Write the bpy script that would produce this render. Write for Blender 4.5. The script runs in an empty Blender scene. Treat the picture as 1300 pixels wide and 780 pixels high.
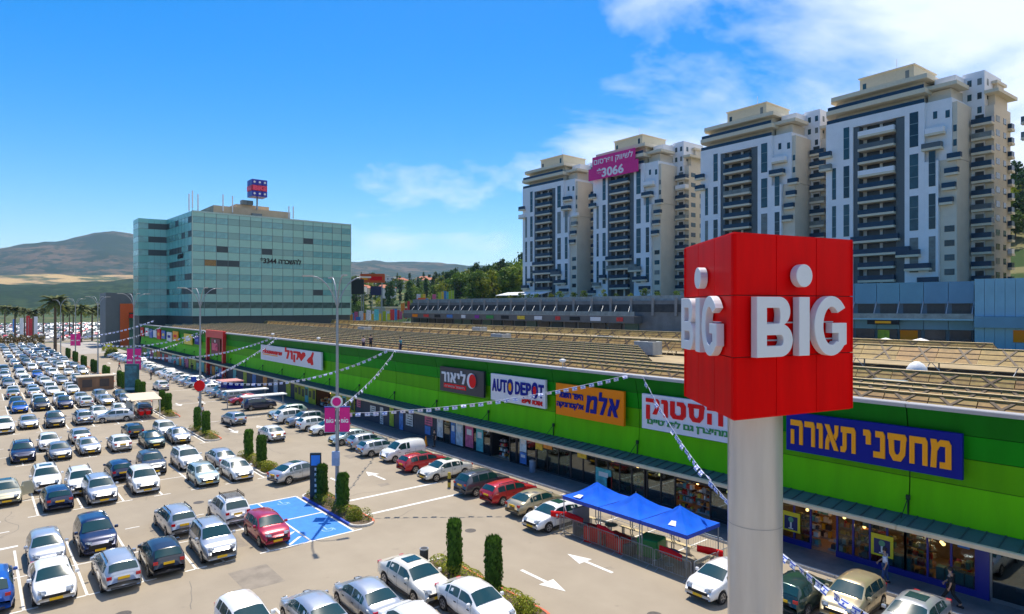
import bpy, bmesh, math, random
from math import sin, cos, pi, radians, sqrt, atan2
from mathutils import Vector, Matrix, noise
random.seed(7)
C = bpy.context.scene.collection
SC = bpy.context.scene

# ---------------------------------------------------------------- camera
CAM_H = 14.2
cam_d = bpy.data.cameras.new('camera'); cam = bpy.data.objects.new('camera', cam_d); C.objects.link(cam)
cam.location = (0, 0, CAM_H)
cam.rotation_euler = (radians(90), 0, radians(-39.84))
cam_d.sensor_width = 36; cam_d.lens = 815/1300*36
cam_d.clip_start = 0.1; cam_d.clip_end = 30000
SC.camera = cam

# ---------------------------------------------------------------- sky, sun, exposure
SUN_EL, SUN_AZ = radians(66), atan2(.61, .79)      # azimuth clockwise from +Y
w = bpy.data.worlds.new('World'); SC.world = w; w.use_nodes = True
nt = w.node_tree; N = nt.nodes; Lk = nt.links
N.clear()
out = N.new('ShaderNodeOutputWorld'); bg = N.new('ShaderNodeBackground'); bg.inputs[1].default_value = .15
sky = N.new('ShaderNodeTexSky'); sky.sky_type = 'NISHITA'; sky.sun_disc = False
sky.sun_elevation = SUN_EL; sky.sun_rotation = SUN_AZ
sky.altitude = 100; sky.air_density = 1.0; sky.dust_density = .5; sky.ozone_density = 3.0
hs = N.new('ShaderNodeHueSaturation'); hs.inputs['Saturation'].default_value = 1.55; hs.inputs['Hue'].default_value = .503; hs.inputs['Value'].default_value = .70
Lk.new(sky.outputs[0], hs.inputs['Color'])
tc = N.new('ShaderNodeTexCoord')
# thin cirrus and small cumulus over the south-eastern half of the sky
sep = N.new('ShaderNodeSeparateXYZ'); Lk.new(tc.outputs['Generated'], sep.inputs[0])
def M(op, a, b=None, c=None, clamp=False):
    n = N.new('ShaderNodeMath'); n.operation = op; n.use_clamp = clamp
    for i, v in enumerate((a, b, c)):
        if v is None: continue
        if isinstance(v, (int, float)): n.inputs[i].default_value = v
        else: Lk.new(v, n.inputs[i])
    return n.outputs[0]
zc = M('MAXIMUM', sep.outputs[2], .0)
den = M('ADD', zc, .22)
px = M('DIVIDE', sep.outputs[0], den); py = M('DIVIDE', sep.outputs[1], den)
cmb = N.new('ShaderNodeCombineXYZ'); Lk.new(px, cmb.inputs[0]); Lk.new(py, cmb.inputs[1])
n1 = N.new('ShaderNodeTexNoise'); n1.inputs['Scale'].default_value = 1.1; n1.inputs['Detail'].default_value = 9
n1.inputs['Roughness'].default_value = .56; n1.inputs['Distortion'].default_value = .35
Lk.new(cmb.outputs[0], n1.inputs['Vector'])
n2 = N.new('ShaderNodeTexNoise'); n2.inputs['Scale'].default_value = .45; n2.inputs['Detail'].default_value = 3
Lk.new(cmb.outputs[0], n2.inputs['Vector'])
# the cloud field thickens towards +X -Y
side = M('MULTIPLY_ADD', sep.outputs[0], .86, M('MULTIPLY', sep.outputs[1], -.50))
cov = M('MULTIPLY_ADD', side, 1.25, -.19)
d1 = M('ADD', M('MULTIPLY_ADD', n1.outputs[0], 3.0, -1.5), cov)
d2 = M('ADD', d1, M('MULTIPLY_ADD', n2.outputs[0], 1.0, -.5))
cl = M('MULTIPLY', d2, 1.7, clamp=True)
cl = M('SMOOTH_MIN', cl, .86, .2)
cl = M('MULTIPLY', cl, M('MULTIPLY_ADD', zc, 5.0, .25, clamp=True), clamp=True)
mix = N.new('ShaderNodeMixRGB'); Lk.new(cl, mix.inputs[0]); Lk.new(hs.outputs[0], mix.inputs[1])
mix.inputs[2].default_value = (4.7, 5.0, 5.8, 1)
Lk.new(mix.outputs[0], bg.inputs[0]); Lk.new(bg.outputs[0], out.inputs[0])

sun_d = bpy.data.lights.new('sun', 'SUN'); sun_d.energy = 3.6; sun_d.angle = radians(.53); sun_d.color = (1, .91, .77)
sun = bpy.data.objects.new('sun', sun_d); C.objects.link(sun)
sv = Vector((sin(SUN_AZ)*cos(SUN_EL), cos(SUN_AZ)*cos(SUN_EL), sin(SUN_EL)))
sun.rotation_euler = sv.to_track_quat('Z', 'Y').to_euler()
SC.view_settings.view_transform = 'Standard'; SC.view_settings.look = 'None'
SC.view_settings.exposure = 0.72; SC.view_settings.gamma = 1
SC.render.engine = 'CYCLES'
SC.cycles.max_bounces = 6; SC.cycles.transparent_max_bounces = 12; SC.cycles.volume_bounces = 0
SC.cycles.use_denoising = True

# ---------------------------------------------------------------- helpers
def tag(o, label=None, cat=None, group=None, kind=None):
    if label: o['label'] = label
    if cat: o['category'] = cat
    if group: o['group'] = group
    if kind: o['kind'] = kind
    return o
def thing(name, label, cat, loc=(0, 0, 0), rz=0, group=None):
    o = bpy.data.objects.new(name, None); C.objects.link(o)
    o.location = loc; o.rotation_euler = (0, 0, rz); o.empty_display_size = .3
    return tag(o, label, cat, group)
def inst(o, parent=None, loc=None, rz=None, name=None):
    c = o.copy(); C.objects.link(c); c.parent = parent
    if loc is not None: c.location = loc
    if rz is not None: c.rotation_euler = (0, 0, rz)
    return c
def dup(root, loc, rz=0, label=None, group=None):
    r = root.copy(); C.objects.link(r); r.location = loc; r.rotation_euler = (0, 0, rz)
    if label: r['label'] = label
    if group: r['group'] = group
    for ch in list(root.children):
        c = ch.copy(); C.objects.link(c); c.parent = r
        for g in list(ch.children):
            d = g.copy(); C.objects.link(d); d.parent = c
    return r

_o1 = ['','first','second','third','fourth','fifth','sixth','seventh','eighth','ninth','tenth','eleventh','twelfth','thirteenth','fourteenth','fifteenth','sixteenth','seventeenth','eighteenth','nineteenth']
def ordw(n):
    if n < 20: return _o1[n]
    if n >= 100: return 'hundred-and-'+ordw(n-100) if n > 100 else 'hundredth'
    T = ['','','twent','thirt','fort','fift','sixt','sevent','eight','ninet'][n//10]
    return T+'ieth' if n % 10 == 0 else T+'y-'+_o1[n % 10]
class MB:
    def __init__(s): s.v = []; s.f = []; s.m = []; s.sm = []
    def poly(s, pts, m=0, smooth=False):
        b = len(s.v); s.v += [tuple(p) for p in pts]; s.f.append(tuple(range(b, b+len(pts)))); s.m.append(m); s.sm.append(smooth)
        return s
    def mesh(s, vs, fs, m=0, smooth=False):
        b = len(s.v); s.v += [tuple(p) for p in vs]
        for f in fs: s.f.append(tuple(i+b for i in f)); s.m.append(m); s.sm.append(smooth)
        return s
    def box(s, x0, x1, y0, y1, z0, z1, m=0):
        vs = [(x0,y0,z0),(x1,y0,z0),(x1,y1,z0),(x0,y1,z0),(x0,y0,z1),(x1,y0,z1),(x1,y1,z1),(x0,y1,z1)]
        return s.mesh(vs, [(0,3,2,1),(4,5,6,7),(0,1,5,4),(1,2,6,5),(2,3,7,6),(3,0,4,7)], m)
    def bev(s, x0, x1, y0, y1, z0, z1, r, m=0):
        # box with chamfered vertical and top edges
        def ring(d, z): return [(x0+d+r,y0+d,z),(x1-d-r,y0+d,z),(x1-d,y0+d+r,z),(x1-d,y1-d-r,z),(x1-d-r,y1-d,z),(x0+d+r,y1-d,z),(x0+d,y1-d-r,z),(x0+d,y0+d+r,z)]
        vs = ring(0,z0)+ring(0,z1-r)+ring(r*.7,z1)
        fs = [tuple(reversed(range(8)))]+[(i,(i+1)%8,(i+1)%8+8,i+8) for i in range(8)]+[(i+8,(i+1)%8+8,(i+1)%8+16,i+16) for i in range(8)]+[tuple(range(16,24))]
        return s.mesh(vs, fs, m)
    def ext(s, pts, z0, z1, m=0):
        n = len(pts); vs = [(p[0],p[1],z0) for p in pts]+[(p[0],p[1],z1) for p in pts]
        return s.mesh(vs, [tuple(reversed(range(n))), tuple(range(n,2*n))]+[(i,(i+1)%n,(i+1)%n+n,i+n) for i in range(n)], m)
    def tube(s, a, b, r, n=8, r2=None, m=0, cap=True, smooth=True):
        a = Vector(a); b = Vector(b); d = (b-a)
        if d.length < 1e-6: return s
        q = d.to_track_quat('Z','Y'); r2 = r if r2 is None else r2
        vs = []
        for P, R in ((a,r),(b,r2)):
            for i in range(n):
                t = 2*pi*i/n; vs.append(tuple(P + q @ Vector((R*cos(t), R*sin(t), 0))))
        s.mesh(vs, [(i,(i+1)%n,(i+1)%n+n,i+n) for i in range(n)], m, smooth)
        if cap: s.mesh(vs, [tuple(reversed(range(n))), tuple(range(n,2*n))], m)
        return s
    def path(s, pts, r, n=6, m=0):
        for i in range(len(pts)-1): s.tube(pts[i], pts[i+1], r, n, m=m, cap=(i in (0, len(pts)-2)))
        return s
    def lathe(s, prof, n=16, c=(0,0,0), m=0, smooth=True):
        vs = []; k = len(prof)
        for r, z in prof:
            for i in range(n):
                t = 2*pi*i/n; vs.append((c[0]+r*cos(t), c[1]+r*sin(t), c[2]+z))
        fs = [(j*n+i, j*n+(i+1)%n, (j+1)*n+(i+1)%n, (j+1)*n+i) for j in range(k-1) for i in range(n)]
        s.mesh(vs, fs, m, smooth)
        s.mesh(vs[-n:], [tuple(range(n))], m); s.mesh(vs[:n], [tuple(reversed(range(n)))], m)
        return s
    def build(s, name, mats, parent=None, loc=None, rz=None, label=None, cat=None, group=None, kind=None):
        me = bpy.data.meshes.new(name); me.from_pydata(s.v, [], s.f)
        if not isinstance(mats, (list, tuple)): mats = [mats]
        for m in mats: me.materials.append(m)
        me.polygons.foreach_set('material_index', s.m); me.polygons.foreach_set('use_smooth', s.sm)
        me.update()
        o = bpy.data.objects.new(name, me); C.objects.link(o); o.parent = parent
        if loc is not None: o.location = loc
        if rz is not None: o.rotation_euler = (0, 0, rz)
        return tag(o, label, cat, group, kind)

def text_mesh(txt, size=1.0, ext=.02, bold=0.0, sx=1.0, shear=0.0, align='LEFT'):
    cu = bpy.data.curves.new('lettering', 'FONT'); cu.body = txt; cu.size = size; cu.extrude = ext; cu.offset = bold
    cu.align_x = align; cu.shear = shear; cu.resolution_u = 3
    to = bpy.data.objects.new('lettering', cu); C.objects.link(to)
    dg = bpy.context.evaluated_depsgraph_get()
    me = bpy.data.meshes.new_from_object(to.evaluated_get(dg)); 
    bpy.data.objects.remove(to); bpy.data.curves.remove(cu)
    return me
def fit_text(txt, w, h, depth, bold=0.0, shear=0.0):
    """text mesh stretched to w x h, centred, lying in the local YZ plane, reading along -Y, facing -X"""
    me = text_mesh(txt, 1.0, .02, bold, shear=shear)
    xs = [v.co.x for v in me.vertices]; ys = [v.co.y for v in me.vertices]
    x0, x1, y0, y1 = min(xs), max(xs), min(ys), max(ys)
    for v in me.vertices:
        a = (v.co.x-x0)/(x1-x0)-.5; b = (v.co.y-y0)/(y1-y0)-.5; e = v.co.z/.02
        v.co = Vector((-depth/2 - e*depth/2, -a*w, b*h))
    me.update(); return me
def mesh_obj(name, me, mat, parent=None, loc=(0,0,0), rz=0, **k):
    me.materials.clear(); me.materials.append(mat)
    o = bpy.data.objects.new(name, me); C.objects.link(o); o.parent = parent; o.location = loc; o.rotation_euler = (0,0,rz)
    return tag(o, **k)

# ---------------------------------------------------------------- materials
MATS = {}
def mat(name, col, rough=.6, metal=0, var=.12, scale=3.0, bump=0.0, coat=0, spec=.5, emit=None, es=0, hsv=0, streak=0, coord='Object', obj_rand=0):
    if name in MATS: return MATS[name]
    m = bpy.data.materials.new(name); m.use_nodes = True; t = m.node_tree; b = t.nodes['Principled BSDF']
    b.inputs['Roughness'].default_value = rough; b.inputs['Metallic'].default_value = metal
    b.inputs['Specular IOR Level'].default_value = spec
    if coat: b.inputs['Coat Weight'].default_value = coat; b.inputs['Coat Roughness'].default_value = .04
    c4 = (*col, 1)
    b.inputs['Base Color'].default_value = c4
    if var:
        tcx = t.nodes.new('ShaderNodeTexCoord'); mp = t.nodes.new('ShaderNodeMapping'); t.links.new(tcx.outputs[coord], mp.inputs[0])
        if streak: mp.inputs['Scale'].default_value = (1, 1, streak)
        n = t.nodes.new('ShaderNodeTexNoise'); n.inputs['Scale'].default_value = scale; n.inputs['Detail'].default_value = 6; n.inputs['Roughness'].default_value = .6
        t.links.new(mp.outputs[0], n.inputs['Vector'])
        r = t.nodes.new('ShaderNodeMapRange'); r.inputs[1].default_value = .3; r.inputs[2].default_value = .7
        r.inputs[3].default_value = 1-var; r.inputs[4].default_value = 1+var; t.links.new(n.outputs[0], r.inputs[0])
        h = t.nodes.new('ShaderNodeHueSaturation'); h.inputs['Color'].default_value = c4
        t.links.new(r.outputs[0], h.inputs['Value'])
        if obj_rand:
            oi = t.nodes.new('ShaderNodeObjectInfo'); rr = t.nodes.new('ShaderNodeMapRange')
            rr.inputs[3].default_value = .5-obj_rand; rr.inputs[4].default_value = .5+obj_rand
            t.links.new(oi.outputs['Random'], rr.inputs[0]); t.links.new(rr.outputs[0], h.inputs['Hue'])
        t.links.new(h.outputs[0], b.inputs['Base Color'])
        if bump:
            bm_ = t.nodes.new('ShaderNodeBump'); bm_.inputs['Strength'].default_value = bump; bm_.inputs['Distance'].default_value = .02
            t.links.new(n.outputs[0], bm_.inputs['Height']); t.links.new(bm_.outputs[0], b.inputs['Normal'])
    if emit: b.inputs['Emission Color'].default_value = (*emit, 1); b.inputs['Emission Strength'].default_value = es
    MATS[name] = m; return m
def glass_mat(name, tint=(.5,.6,.6), trans=.55, rough=.02):
    """window glass: part see-through, part mirror"""
    if name in MATS: return MATS[name]
    m = bpy.data.materials.new(name); m.use_nodes = True; t = m.node_tree; t.nodes.clear()
    o = t.nodes.new('ShaderNodeOutputMaterial'); tr = t.nodes.new('ShaderNodeBsdfTransparent'); tr.inputs[0].default_value = (*tint, 1)
    g = t.nodes.new('ShaderNodeBsdfGlossy'); g.inputs['Roughness'].default_value = rough; g.inputs[0].default_value = (.8,.9,.95,1)
    fr = t.nodes.new('ShaderNodeFresnel'); fr.inputs[0].default_value = 1.5
    mx = t.nodes.new('ShaderNodeMixShader'); ad = t.nodes.new('ShaderNodeMath'); ad.operation = 'MULTIPLY_ADD'; ad.inputs[1].default_value = .9; ad.inputs[2].default_value = 1-trans-.4
    ad.use_clamp = True
    t.links.new(fr.outputs[0], ad.inputs[0]); t.links.new(ad.outputs[0], mx.inputs[0]); t.links.new(tr.outputs[0], mx.inputs[1]); t.links.new(g.outputs[0], mx.inputs[2]); t.links.new(mx.outputs[0], o.inputs[0])
    MATS[name] = m; return m
def leaf_mat(name, c1, c2, scale=1.2, tr=.25):
    if name in MATS: return MATS[name]
    m = bpy.data.materials.new(name); m.use_nodes = True; t = m.node_tree; b = t.nodes['Principled BSDF']
    b.inputs['Roughness'].default_value = .65; b.inputs['Specular IOR Level'].default_value = .25
    tcx = t.nodes.new('ShaderNodeTexCoord'); n = t.nodes.new('ShaderNodeTexNoise'); n.inputs['Scale'].default_value = scale; n.inputs['Detail'].default_value = 5
    t.links.new(tcx.outputs['Object'], n.inputs['Vector'])
    r = t.nodes.new('ShaderNodeValToRGB'); r.color_ramp.elements[0].position = .36; r.color_ramp.elements[1].position = .66
    r.color_ramp.elements[0].color = (*c1, 1); r.color_ramp.elements[1].color = (*c2, 1)
    t.links.new(n.outputs[0], r.inputs[0])
    oi = t.nodes.new('ShaderNodeObjectInfo'); rr = t.nodes.new('ShaderNodeMapRange'); rr.inputs[3].default_value = .7; rr.inputs[4].default_value = 1.3
    h = t.nodes.new('ShaderNodeHueSaturation'); t.links.new(oi.outputs['Random'], rr.inputs[0]); t.links.new(rr.outputs[0], h.inputs['Value']); t.links.new(r.outputs[0], h.inputs['Color'])
    t.links.new(h.outputs[0], b.inputs['Base Color'])
    tl = t.nodes.new('ShaderNodeBsdfTranslucent'); t.links.new(h.outputs[0], tl.inputs[0]); mx = t.nodes.new('ShaderNodeMixShader'); mx.inputs[0].default_value = tr
    t.links.new(b.outputs[0], mx.inputs[1]); t.links.new(tl.outputs[0], mx.inputs[2]); t.links.new(mx.outputs[0], t.nodes['Material Output'].inputs[0])
    MATS[name] = m; return m

white_line = mat('road paint white', (.72,.71,.66), .7, var=.18, scale=5, coord='Object')
blue_line = mat('bay paint blue', (.02,.20,.62), .6, var=.14, scale=2.0)
kerb_m = mat('concrete kerb', (.52,.50,.45), .8, var=.15, scale=4)
kerb_red = mat('kerb red', (.55,.12,.05), .7)
steel = mat('galvanised steel', (.36,.39,.42), .45, .5, var=.1, scale=6)
dark = mat('black rubber', (.015,.015,.016), .8, var=0)
white_m = mat('white plastic', (.78,.78,.76), .5, var=.05)
magenta = mat('magenta banner', (.75,.005,.22), .55, var=.05)
red_m = mat('red paint', (.62,.01,.012), .4, var=.05)
navy = mat('navy paint', (.01,.02,.12), .45, var=.08)
# ================================================================ terrain, road surfaces, markings
def sstep(a, b, x):
    t = max(0., min(1., (x-a)/(b-a))); return t*t*(3-2*t)
def fbm(x, y, s, o=4, seed=0.0):
    return noise.fractal(Vector((x/s+seed, y/s-seed, seed*.37)), 1.0, 2.1, o, noise_basis='PERLIN_ORIGINAL')
def ground_z(x, y):
    z = 7.4*sstep(100, 109, x) + 8.4*sstep(126, 140, x)
    s = .5*x+.866*y
    z *= 1-.55*sstep(235, 330, s)*(1-sstep(150, 210, x))
    A = sstep(70, 230, x)
    z += 25*sstep(330, 760, s)*A*(1-.75*sstep(900, 1500, s))
    z += 34*sstep(188, 320, x)*(1-sstep(90, 210, y))*(1-sstep(900, 1500, x))
    return z
def grid(name, xs, ys, zf, m, kind='structure'):
    vs = [(x, y, zf(x, y)) for y in ys for x in xs]; nx = len(xs)
    fs = [(j*nx+i, j*nx+i+1, (j+1)*nx+i+1, (j+1)*nx+i) for j in range(len(ys)-1) for i in range(nx-1)]
    b = MB(); b.mesh(vs, fs, 0, True); return b.build(name, m, kind=kind)
def asphalt_mat():
    m = bpy.data.materials.new('sun-bleached asphalt'); m.use_nodes = True; t = m.node_tree; b = t.nodes['Principled BSDF']
    tcx = t.nodes.new('ShaderNodeTexCoord')
    def nz(s, d, r=.6, vec=None):
        n = t.nodes.new('ShaderNodeTexNoise'); n.inputs['Scale'].default_value = s; n.inputs['Detail'].default_value = d; n.inputs['Roughness'].default_value = r
        t.links.new(vec or tcx.outputs['Object'], n.inputs['Vector']); return n.outputs[0]
    big = nz(.07, 4); mid = nz(.5, 6); fine = nz(18, 4, .7)
    mp = t.nodes.new('ShaderNodeMapping'); mp.inputs['Scale'].default_value = (1, .09, 1); t.links.new(tcx.outputs['Object'], mp.inputs[0])
    lane = nz(.6, 4, .5, mp.outputs[0])
    r = t.nodes.new('ShaderNodeValToRGB'); r.color_ramp.elements[0].position = .3; r.color_ramp.elements[1].position = .72
    r.color_ramp.elements[0].color = (.245,.205,.150,1); r.color_ramp.elements[1].color = (.37,.315,.235,1)
    a = t.nodes.new('ShaderNodeMath'); a.operation = 'ADD'; s1 = t.nodes.new('ShaderNodeMath'); s1.operation = 'MULTIPLY'; s1.inputs[1].default_value = .45; t.links.new(big, s1.inputs[0])
    s2 = t.nodes.new('ShaderNodeMath'); s2.operation = 'MULTIPLY_ADD'; s2.inputs[1].default_value = .3; t.links.new(mid, s2.inputs[0]); t.links.new(s1.outputs[0], s2.inputs[2])
    s3 = t.nodes.new('ShaderNodeMath'); s3.operation = 'MULTIPLY_ADD'; s3.inputs[1].default_value = .12; t.links.new(fine, s3.inputs[0]); t.links.new(s2.outputs[0], s3.inputs[2])
    s4 = t.nodes.new('ShaderNodeMath'); s4.operation = 'MULTIPLY_ADD'; s4.inputs[1].default_value = .18; t.links.new(lane, s4.inputs[0]); t.links.new(s3.outputs[0], s4.inputs[2])
    t.links.new(s4.outputs[0], r.inputs[0])
    # oil drips and dark patches
    v = t.nodes.new('ShaderNodeTexNoise'); v.inputs['Scale'].default_value = 1.3; v.inputs['Detail'].default_value = 2; t.links.new(tcx.outputs['Object'], v.inputs['Vector'])
    st = t.nodes.new('ShaderNodeMapRange'); st.inputs[1].default_value = .68; st.inputs[2].default_value = .78; st.inputs[3].default_value = 0; st.inputs[4].default_value = .35; t.links.new(v.outputs[0], st.inputs[0])
    mx = t.nodes.new('ShaderNodeMixRGB'); mx.inputs[2].default_value = (.13,.115,.1,1); t.links.new(st.outputs[0], mx.inputs[0]); t.links.new(r.outputs[0], mx.inputs[1])
    t.links.new(mx.outputs[0], b.inputs['Base Color']); b.inputs['Roughness'].default_value = .85; b.inputs['Specular IOR Level'].default_value = .3
    bp = t.nodes.new('ShaderNodeBump'); bp.inputs['Strength'].default_value = .25; bp.inputs['Distance'].default_value = .01; t.links.new(fine, bp.inputs['Height']); t.links.new(bp.outputs[0], b.inputs['Normal'])
    return m
asphalt = asphalt_mat()
def land_mat(name, cols, scales, bumps=.0):
    """patchwork of scrub, trees and dry fields"""
    m = bpy.data.materials.new(name); m.use_nodes = True; t = m.node_tree; b = t.nodes['Principled BSDF']; b.inputs['Roughness'].default_value = .95; b.inputs['Specular IOR Level'].default_value = .1
    tcx = t.nodes.new('ShaderNodeTexCoord'); mp = t.nodes.new('ShaderNodeMapping'); mp.inputs['Scale'].default_value = (1,1,2.5); t.links.new(tcx.outputs['Object'], mp.inputs[0])
    def nz(s, d):
        n = t.nodes.new('ShaderNodeTexNoise'); n.inputs['Scale'].default_value = s; n.inputs['Detail'].default_value = d; n.inputs['Roughness'].default_value = .62
        t.links.new(mp.outputs[0], n.inputs['Vector']); return n.outputs[0]
    a = nz(scales[0], 5); c = nz(scales[1], 6)
    r1 = t.nodes.new('ShaderNodeValToRGB'); r1.color_ramp.elements[0].position = .46; r1.color_ramp.elements[1].position = .58
    r1.color_ramp.elements[0].color = (*cols[0],1); r1.color_ramp.elements[1].color = (*cols[1],1); t.links.new(a, r1.inputs[0])
    r2 = t.nodes.new('ShaderNodeValToRGB'); r2.color_ramp.elements[0].position = .47; r2.color_ramp.elements[1].position = .55
    r2.color_ramp.elements[0].color = (0,0,0,1); r2.color_ramp.elements[1].color = (1,1,1,1); t.links.new(c, r2.inputs[0])
    mx = t.nodes.new('ShaderNodeMixRGB'); mx.inputs[2].default_value = (*cols[2],1); t.links.new(r2.outputs[0], mx.inputs[0]); t.links.new(r1.outputs[0], mx.inputs[1])
    t.links.new(mx.outputs[0], b.inputs['Base Color']); return m
scrub = land_mat('scrub land', [(.06,.10,.03),(.16,.15,.07),(.035,.065,.02)], (.008,.06))
xs = [-9000,-5000,-2500,-1200,-600,-300,-150,-60,0,30,60,80,97,100,103,106,109,113,120,126,130,134,138,142,150,170,190,210,240,280,320,360,400,450,500,560,640,740,860,1000,1200,1500,1900,2500,3500,5000,9000]
ys = [-4000,-1500,-600,-300,-150,-60,0,40,80,120,160,200,240,270,300,330,360,400,450,500,560,640,740,860,1000,1200,1500,1900,2500,3500,5000,9000,13000]
grid('ground', xs, ys, lambda x,y: ground_z(x,y)-.03, scrub)
b = MB(); b.box(-140, 37.3, -60, 312, -.3, 0); b.build('car_park_surface', asphalt, kind='structure')
# pavement in front of the shops
pave = mat('grey paving', (.17,.165,.155), .8, var=.2, scale=1.5, bump=.2)
b = MB(); b.box(34.7, 37.35, -30, 222, 0, .13); b.build('pavement', pave, kind='structure')
b = MB()
y = -30
while y < 120:
    b.box(34.5, 34.695, y, y+.98, 0, .14); y += 1.0
b.box(34.5, 34.695, 120, 222, 0, .14); b.build('kerb', kerb_m, kind='structure')
# access road across the far end and grass beyond
b = MB(); b.box(-140, 120, 318, 332, -.2, .012); b.build('cross_road', asphalt, kind='structure')
b = MB(); b.box(24, 37, 232, 312, 0, .006); b.box(-140, 36, 334, 640, -.1, .02)
b.build('far_road', mat('pale concrete road', (.36,.33,.29), .85, var=.12, scale=.2), kind='structure')

# repaired patches, drain covers and sealed cracks in the asphalt
rp = random.Random(21); b = MB()
for _ in range(46):
    x, y = rp.uniform(-8, 33), rp.uniform(14, 150); a, c = rp.uniform(.5, 2.2), rp.uniform(.6, 4); b.ext([(x,y),(x+a,y+rp.uniform(-.1,.1)),(x+a+rp.uniform(-.1,.1),y+c),(x+rp.uniform(-.1,.1),y+c)],0,.0022)
b.build('asphalt_patches', mat('patched asphalt', (.24,.205,.16), .9, var=.2, scale=1.2, bump=.2), kind='structure')
b = MB()
for _ in range(34):
    x, y = rp.uniform(-6, 33), rp.uniform(14, 130); a = rp.choice((0, pi/2))+rp.gauss(0,.25); L_ = rp.uniform(2, 9); q = [(x,y)]
    for i in range(int(L_/.5)): a += rp.gauss(0,.22); q.append((q[-1][0]+.5*cos(a), q[-1][1]+.5*sin(a)))
    for (x0,y0),(x1,y1) in zip(q, q[1:]):
        nx, ny = (y1-y0)*.045, -(x1-x0)*.045; b.poly([(x0-nx,y0-ny,.0028),(x0+nx,y0+ny,.0028),(x1+nx,y1+ny,.0028),(x1-nx,y1-ny,.0028)][::-1])
b.build('sealed_cracks', mat('bitumen seal', (.19,.165,.13), .8, var=.2), kind='structure')
for i, (x, y) in enumerate(((24.1,33),(24.3,58),(12.4,50.4),(24.0,18.5),(5.2,34.3),(23.9,84))):
    b = MB(); b.ext([(x+.36*cos(t*pi/8),y+.36*sin(t*pi/8)) for t in range(16)],0,.008); b.build('manhole_cover', mat('cast iron', (.09,.08,.07), .6, .4, var=.3, scale=9), kind='structure')

# double rows of bays: start Y of each
ROW0, PER, DEP = 37.7, 16.8, 9.6
rows = [3.9, 20.8, 37.7, 54.2, 72.2, 90.4] + [107.5 + 17.0*k for k in range(12)]
b = MB()
def line(x0, x1, y0, y1, z=.006, m=0): b.box(x0, x1, y0, y1, 0, z, m)
for k, y0 in enumerate(rows):
    if y0 > 300: break
    x = 18.4
    xl = [18.4, 15.6, 13.1, 10.6, 9.15-.2*0, 6.7, 4.2, 1.7, -.8, -3.3] if k == 2 else [18.4-2.53*i for i in range(11)]
    for x in xl:
        line(x-.06, x+.06, y0, y0+DEP)
        line(x-.55, x-.062, y0-.06, y0+.06); line(x+.062, x+.55, y0-.06, y0+.06)
    for a0, a1 in zip(xl[1:], xl[:-1]):
        if k == 2 and a1 > 14: continue
        line(a0+.062, a1-.062, y0+DEP/2-.05, y0+DEP/2+.05)
        line(a0+.6, a0+1.4, y0+DEP, y0+DEP+.1)
b.build('bay_lines', white_line, kind='structure')
# accessible bays painted blue
b = MB(); b.box(13.6, 15.5, 42.65, 47.3, 0, .003); b.box(15.67, 18.33, 37.75, 42.4, 0, .003); b.box(13.6, 18.33, 42.6, 47.25, 0, .0035); b.box(14.3,15.53,37.75,42.4,0,.003)
b.build('blue_bay_paint', blue_line, kind='structure')
b = MB()
b.box(13.4,18.4,37.6,37.74,0,.009); b.box(13.4,18.4,42.44,42.58,0,.009); b.box(13.4,18.4,47.3,47.45,0,.009)
for i in range(4): b.ext([(14.2,37.9+i*1.1),(14.45,37.9+i*1.1),(15.5,38.9+i*1.1),(15.25,38.9+i*1.1)],0,.010)
def wheelchair(cx, cy, s):
    # accessible-bay symbol: wheel, seated figure, head
    for i in range(10):
        a = radians(150+i*24); a2 = radians(150+(i+1)*24-1)
        b.ext([(cx+s*.30*cos(a),cy+s*.30*sin(a)),(cx+s*.37*cos(a),cy+s*.37*sin(a)),(cx+s*.37*cos(a2),cy+s*.37*sin(a2)),(cx+s*.30*cos(a2),cy+s*.30*sin(a2))],0,.0095)
    b.box(cx-.06*s,cx+.04*s,cy+.0*s,cy+.55*s,0,.0102); b.box(cx+.045*s,cx+.35*s,cy+.0*s,cy+.08*s,0,.0103); b.box(cx+.355*s,cx+.43*s,cy-.35*s,cy+.08*s,0,.0104)
    b.ext([(cx-.01*s+.1*s*cos(t*pi/4),cy+.68*s+.1*s*sin(t*pi/4)) for t in range(8)],0,.0105)
b.build('blue_bay_markings', white_line, kind='structure')
b = MB(); wheelchair(17.2, 39.0, 1.0); wheelchair(17.0, 46.2, 1.0); b.build('bay_symbols', mat('worn paint pale blue', (.25,.45,.70), .7, var=.3, scale=6), kind='structure')
# crossing lines, give-way lines and arrows of the aisle by the shops
b = MB()
for yy in (39.9, 43.6):
    b.box(20.45, 28.6, yy, yy+.28, 0, .006)
for k in range(1, 10):
    if k == 2: continue
    b.box(21, 28.3, rows[k]+12.5, rows[k]+12.62, 0, .006) if k > 3 else None
def arrow(x, y, d, L=3.4):
    s = 1 if d > 0 else -1; y0 = y - s*L/2
    b.ext([(x-.1,y0),(x+.1,y0),(x+.1,y0+s*L*.62),(x-.1,y0+s*L*.62)][::s],0,.006)
    b.ext([(x-.5,y0+s*L*.58),(x+.5,y0+s*L*.58),(x,y0+s*L)][::s],0,.0065)
for y in (24.6, 48.9, 77, 103, 131, 160, 190):
    arrow(22.6, y, -1); arrow(26.1 if y < 30 else 25.8, y, 1)
for i in range(48):
    yy = 46.5+3.2*i
    b.box(28.9, 34.3, yy-.05, yy+.05, 0, .006)
for i in range(13):
    yy = 38.0-3.1*i
    b.box(29.1, 34.3, yy-.05, yy+.05, 0, .006)
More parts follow.
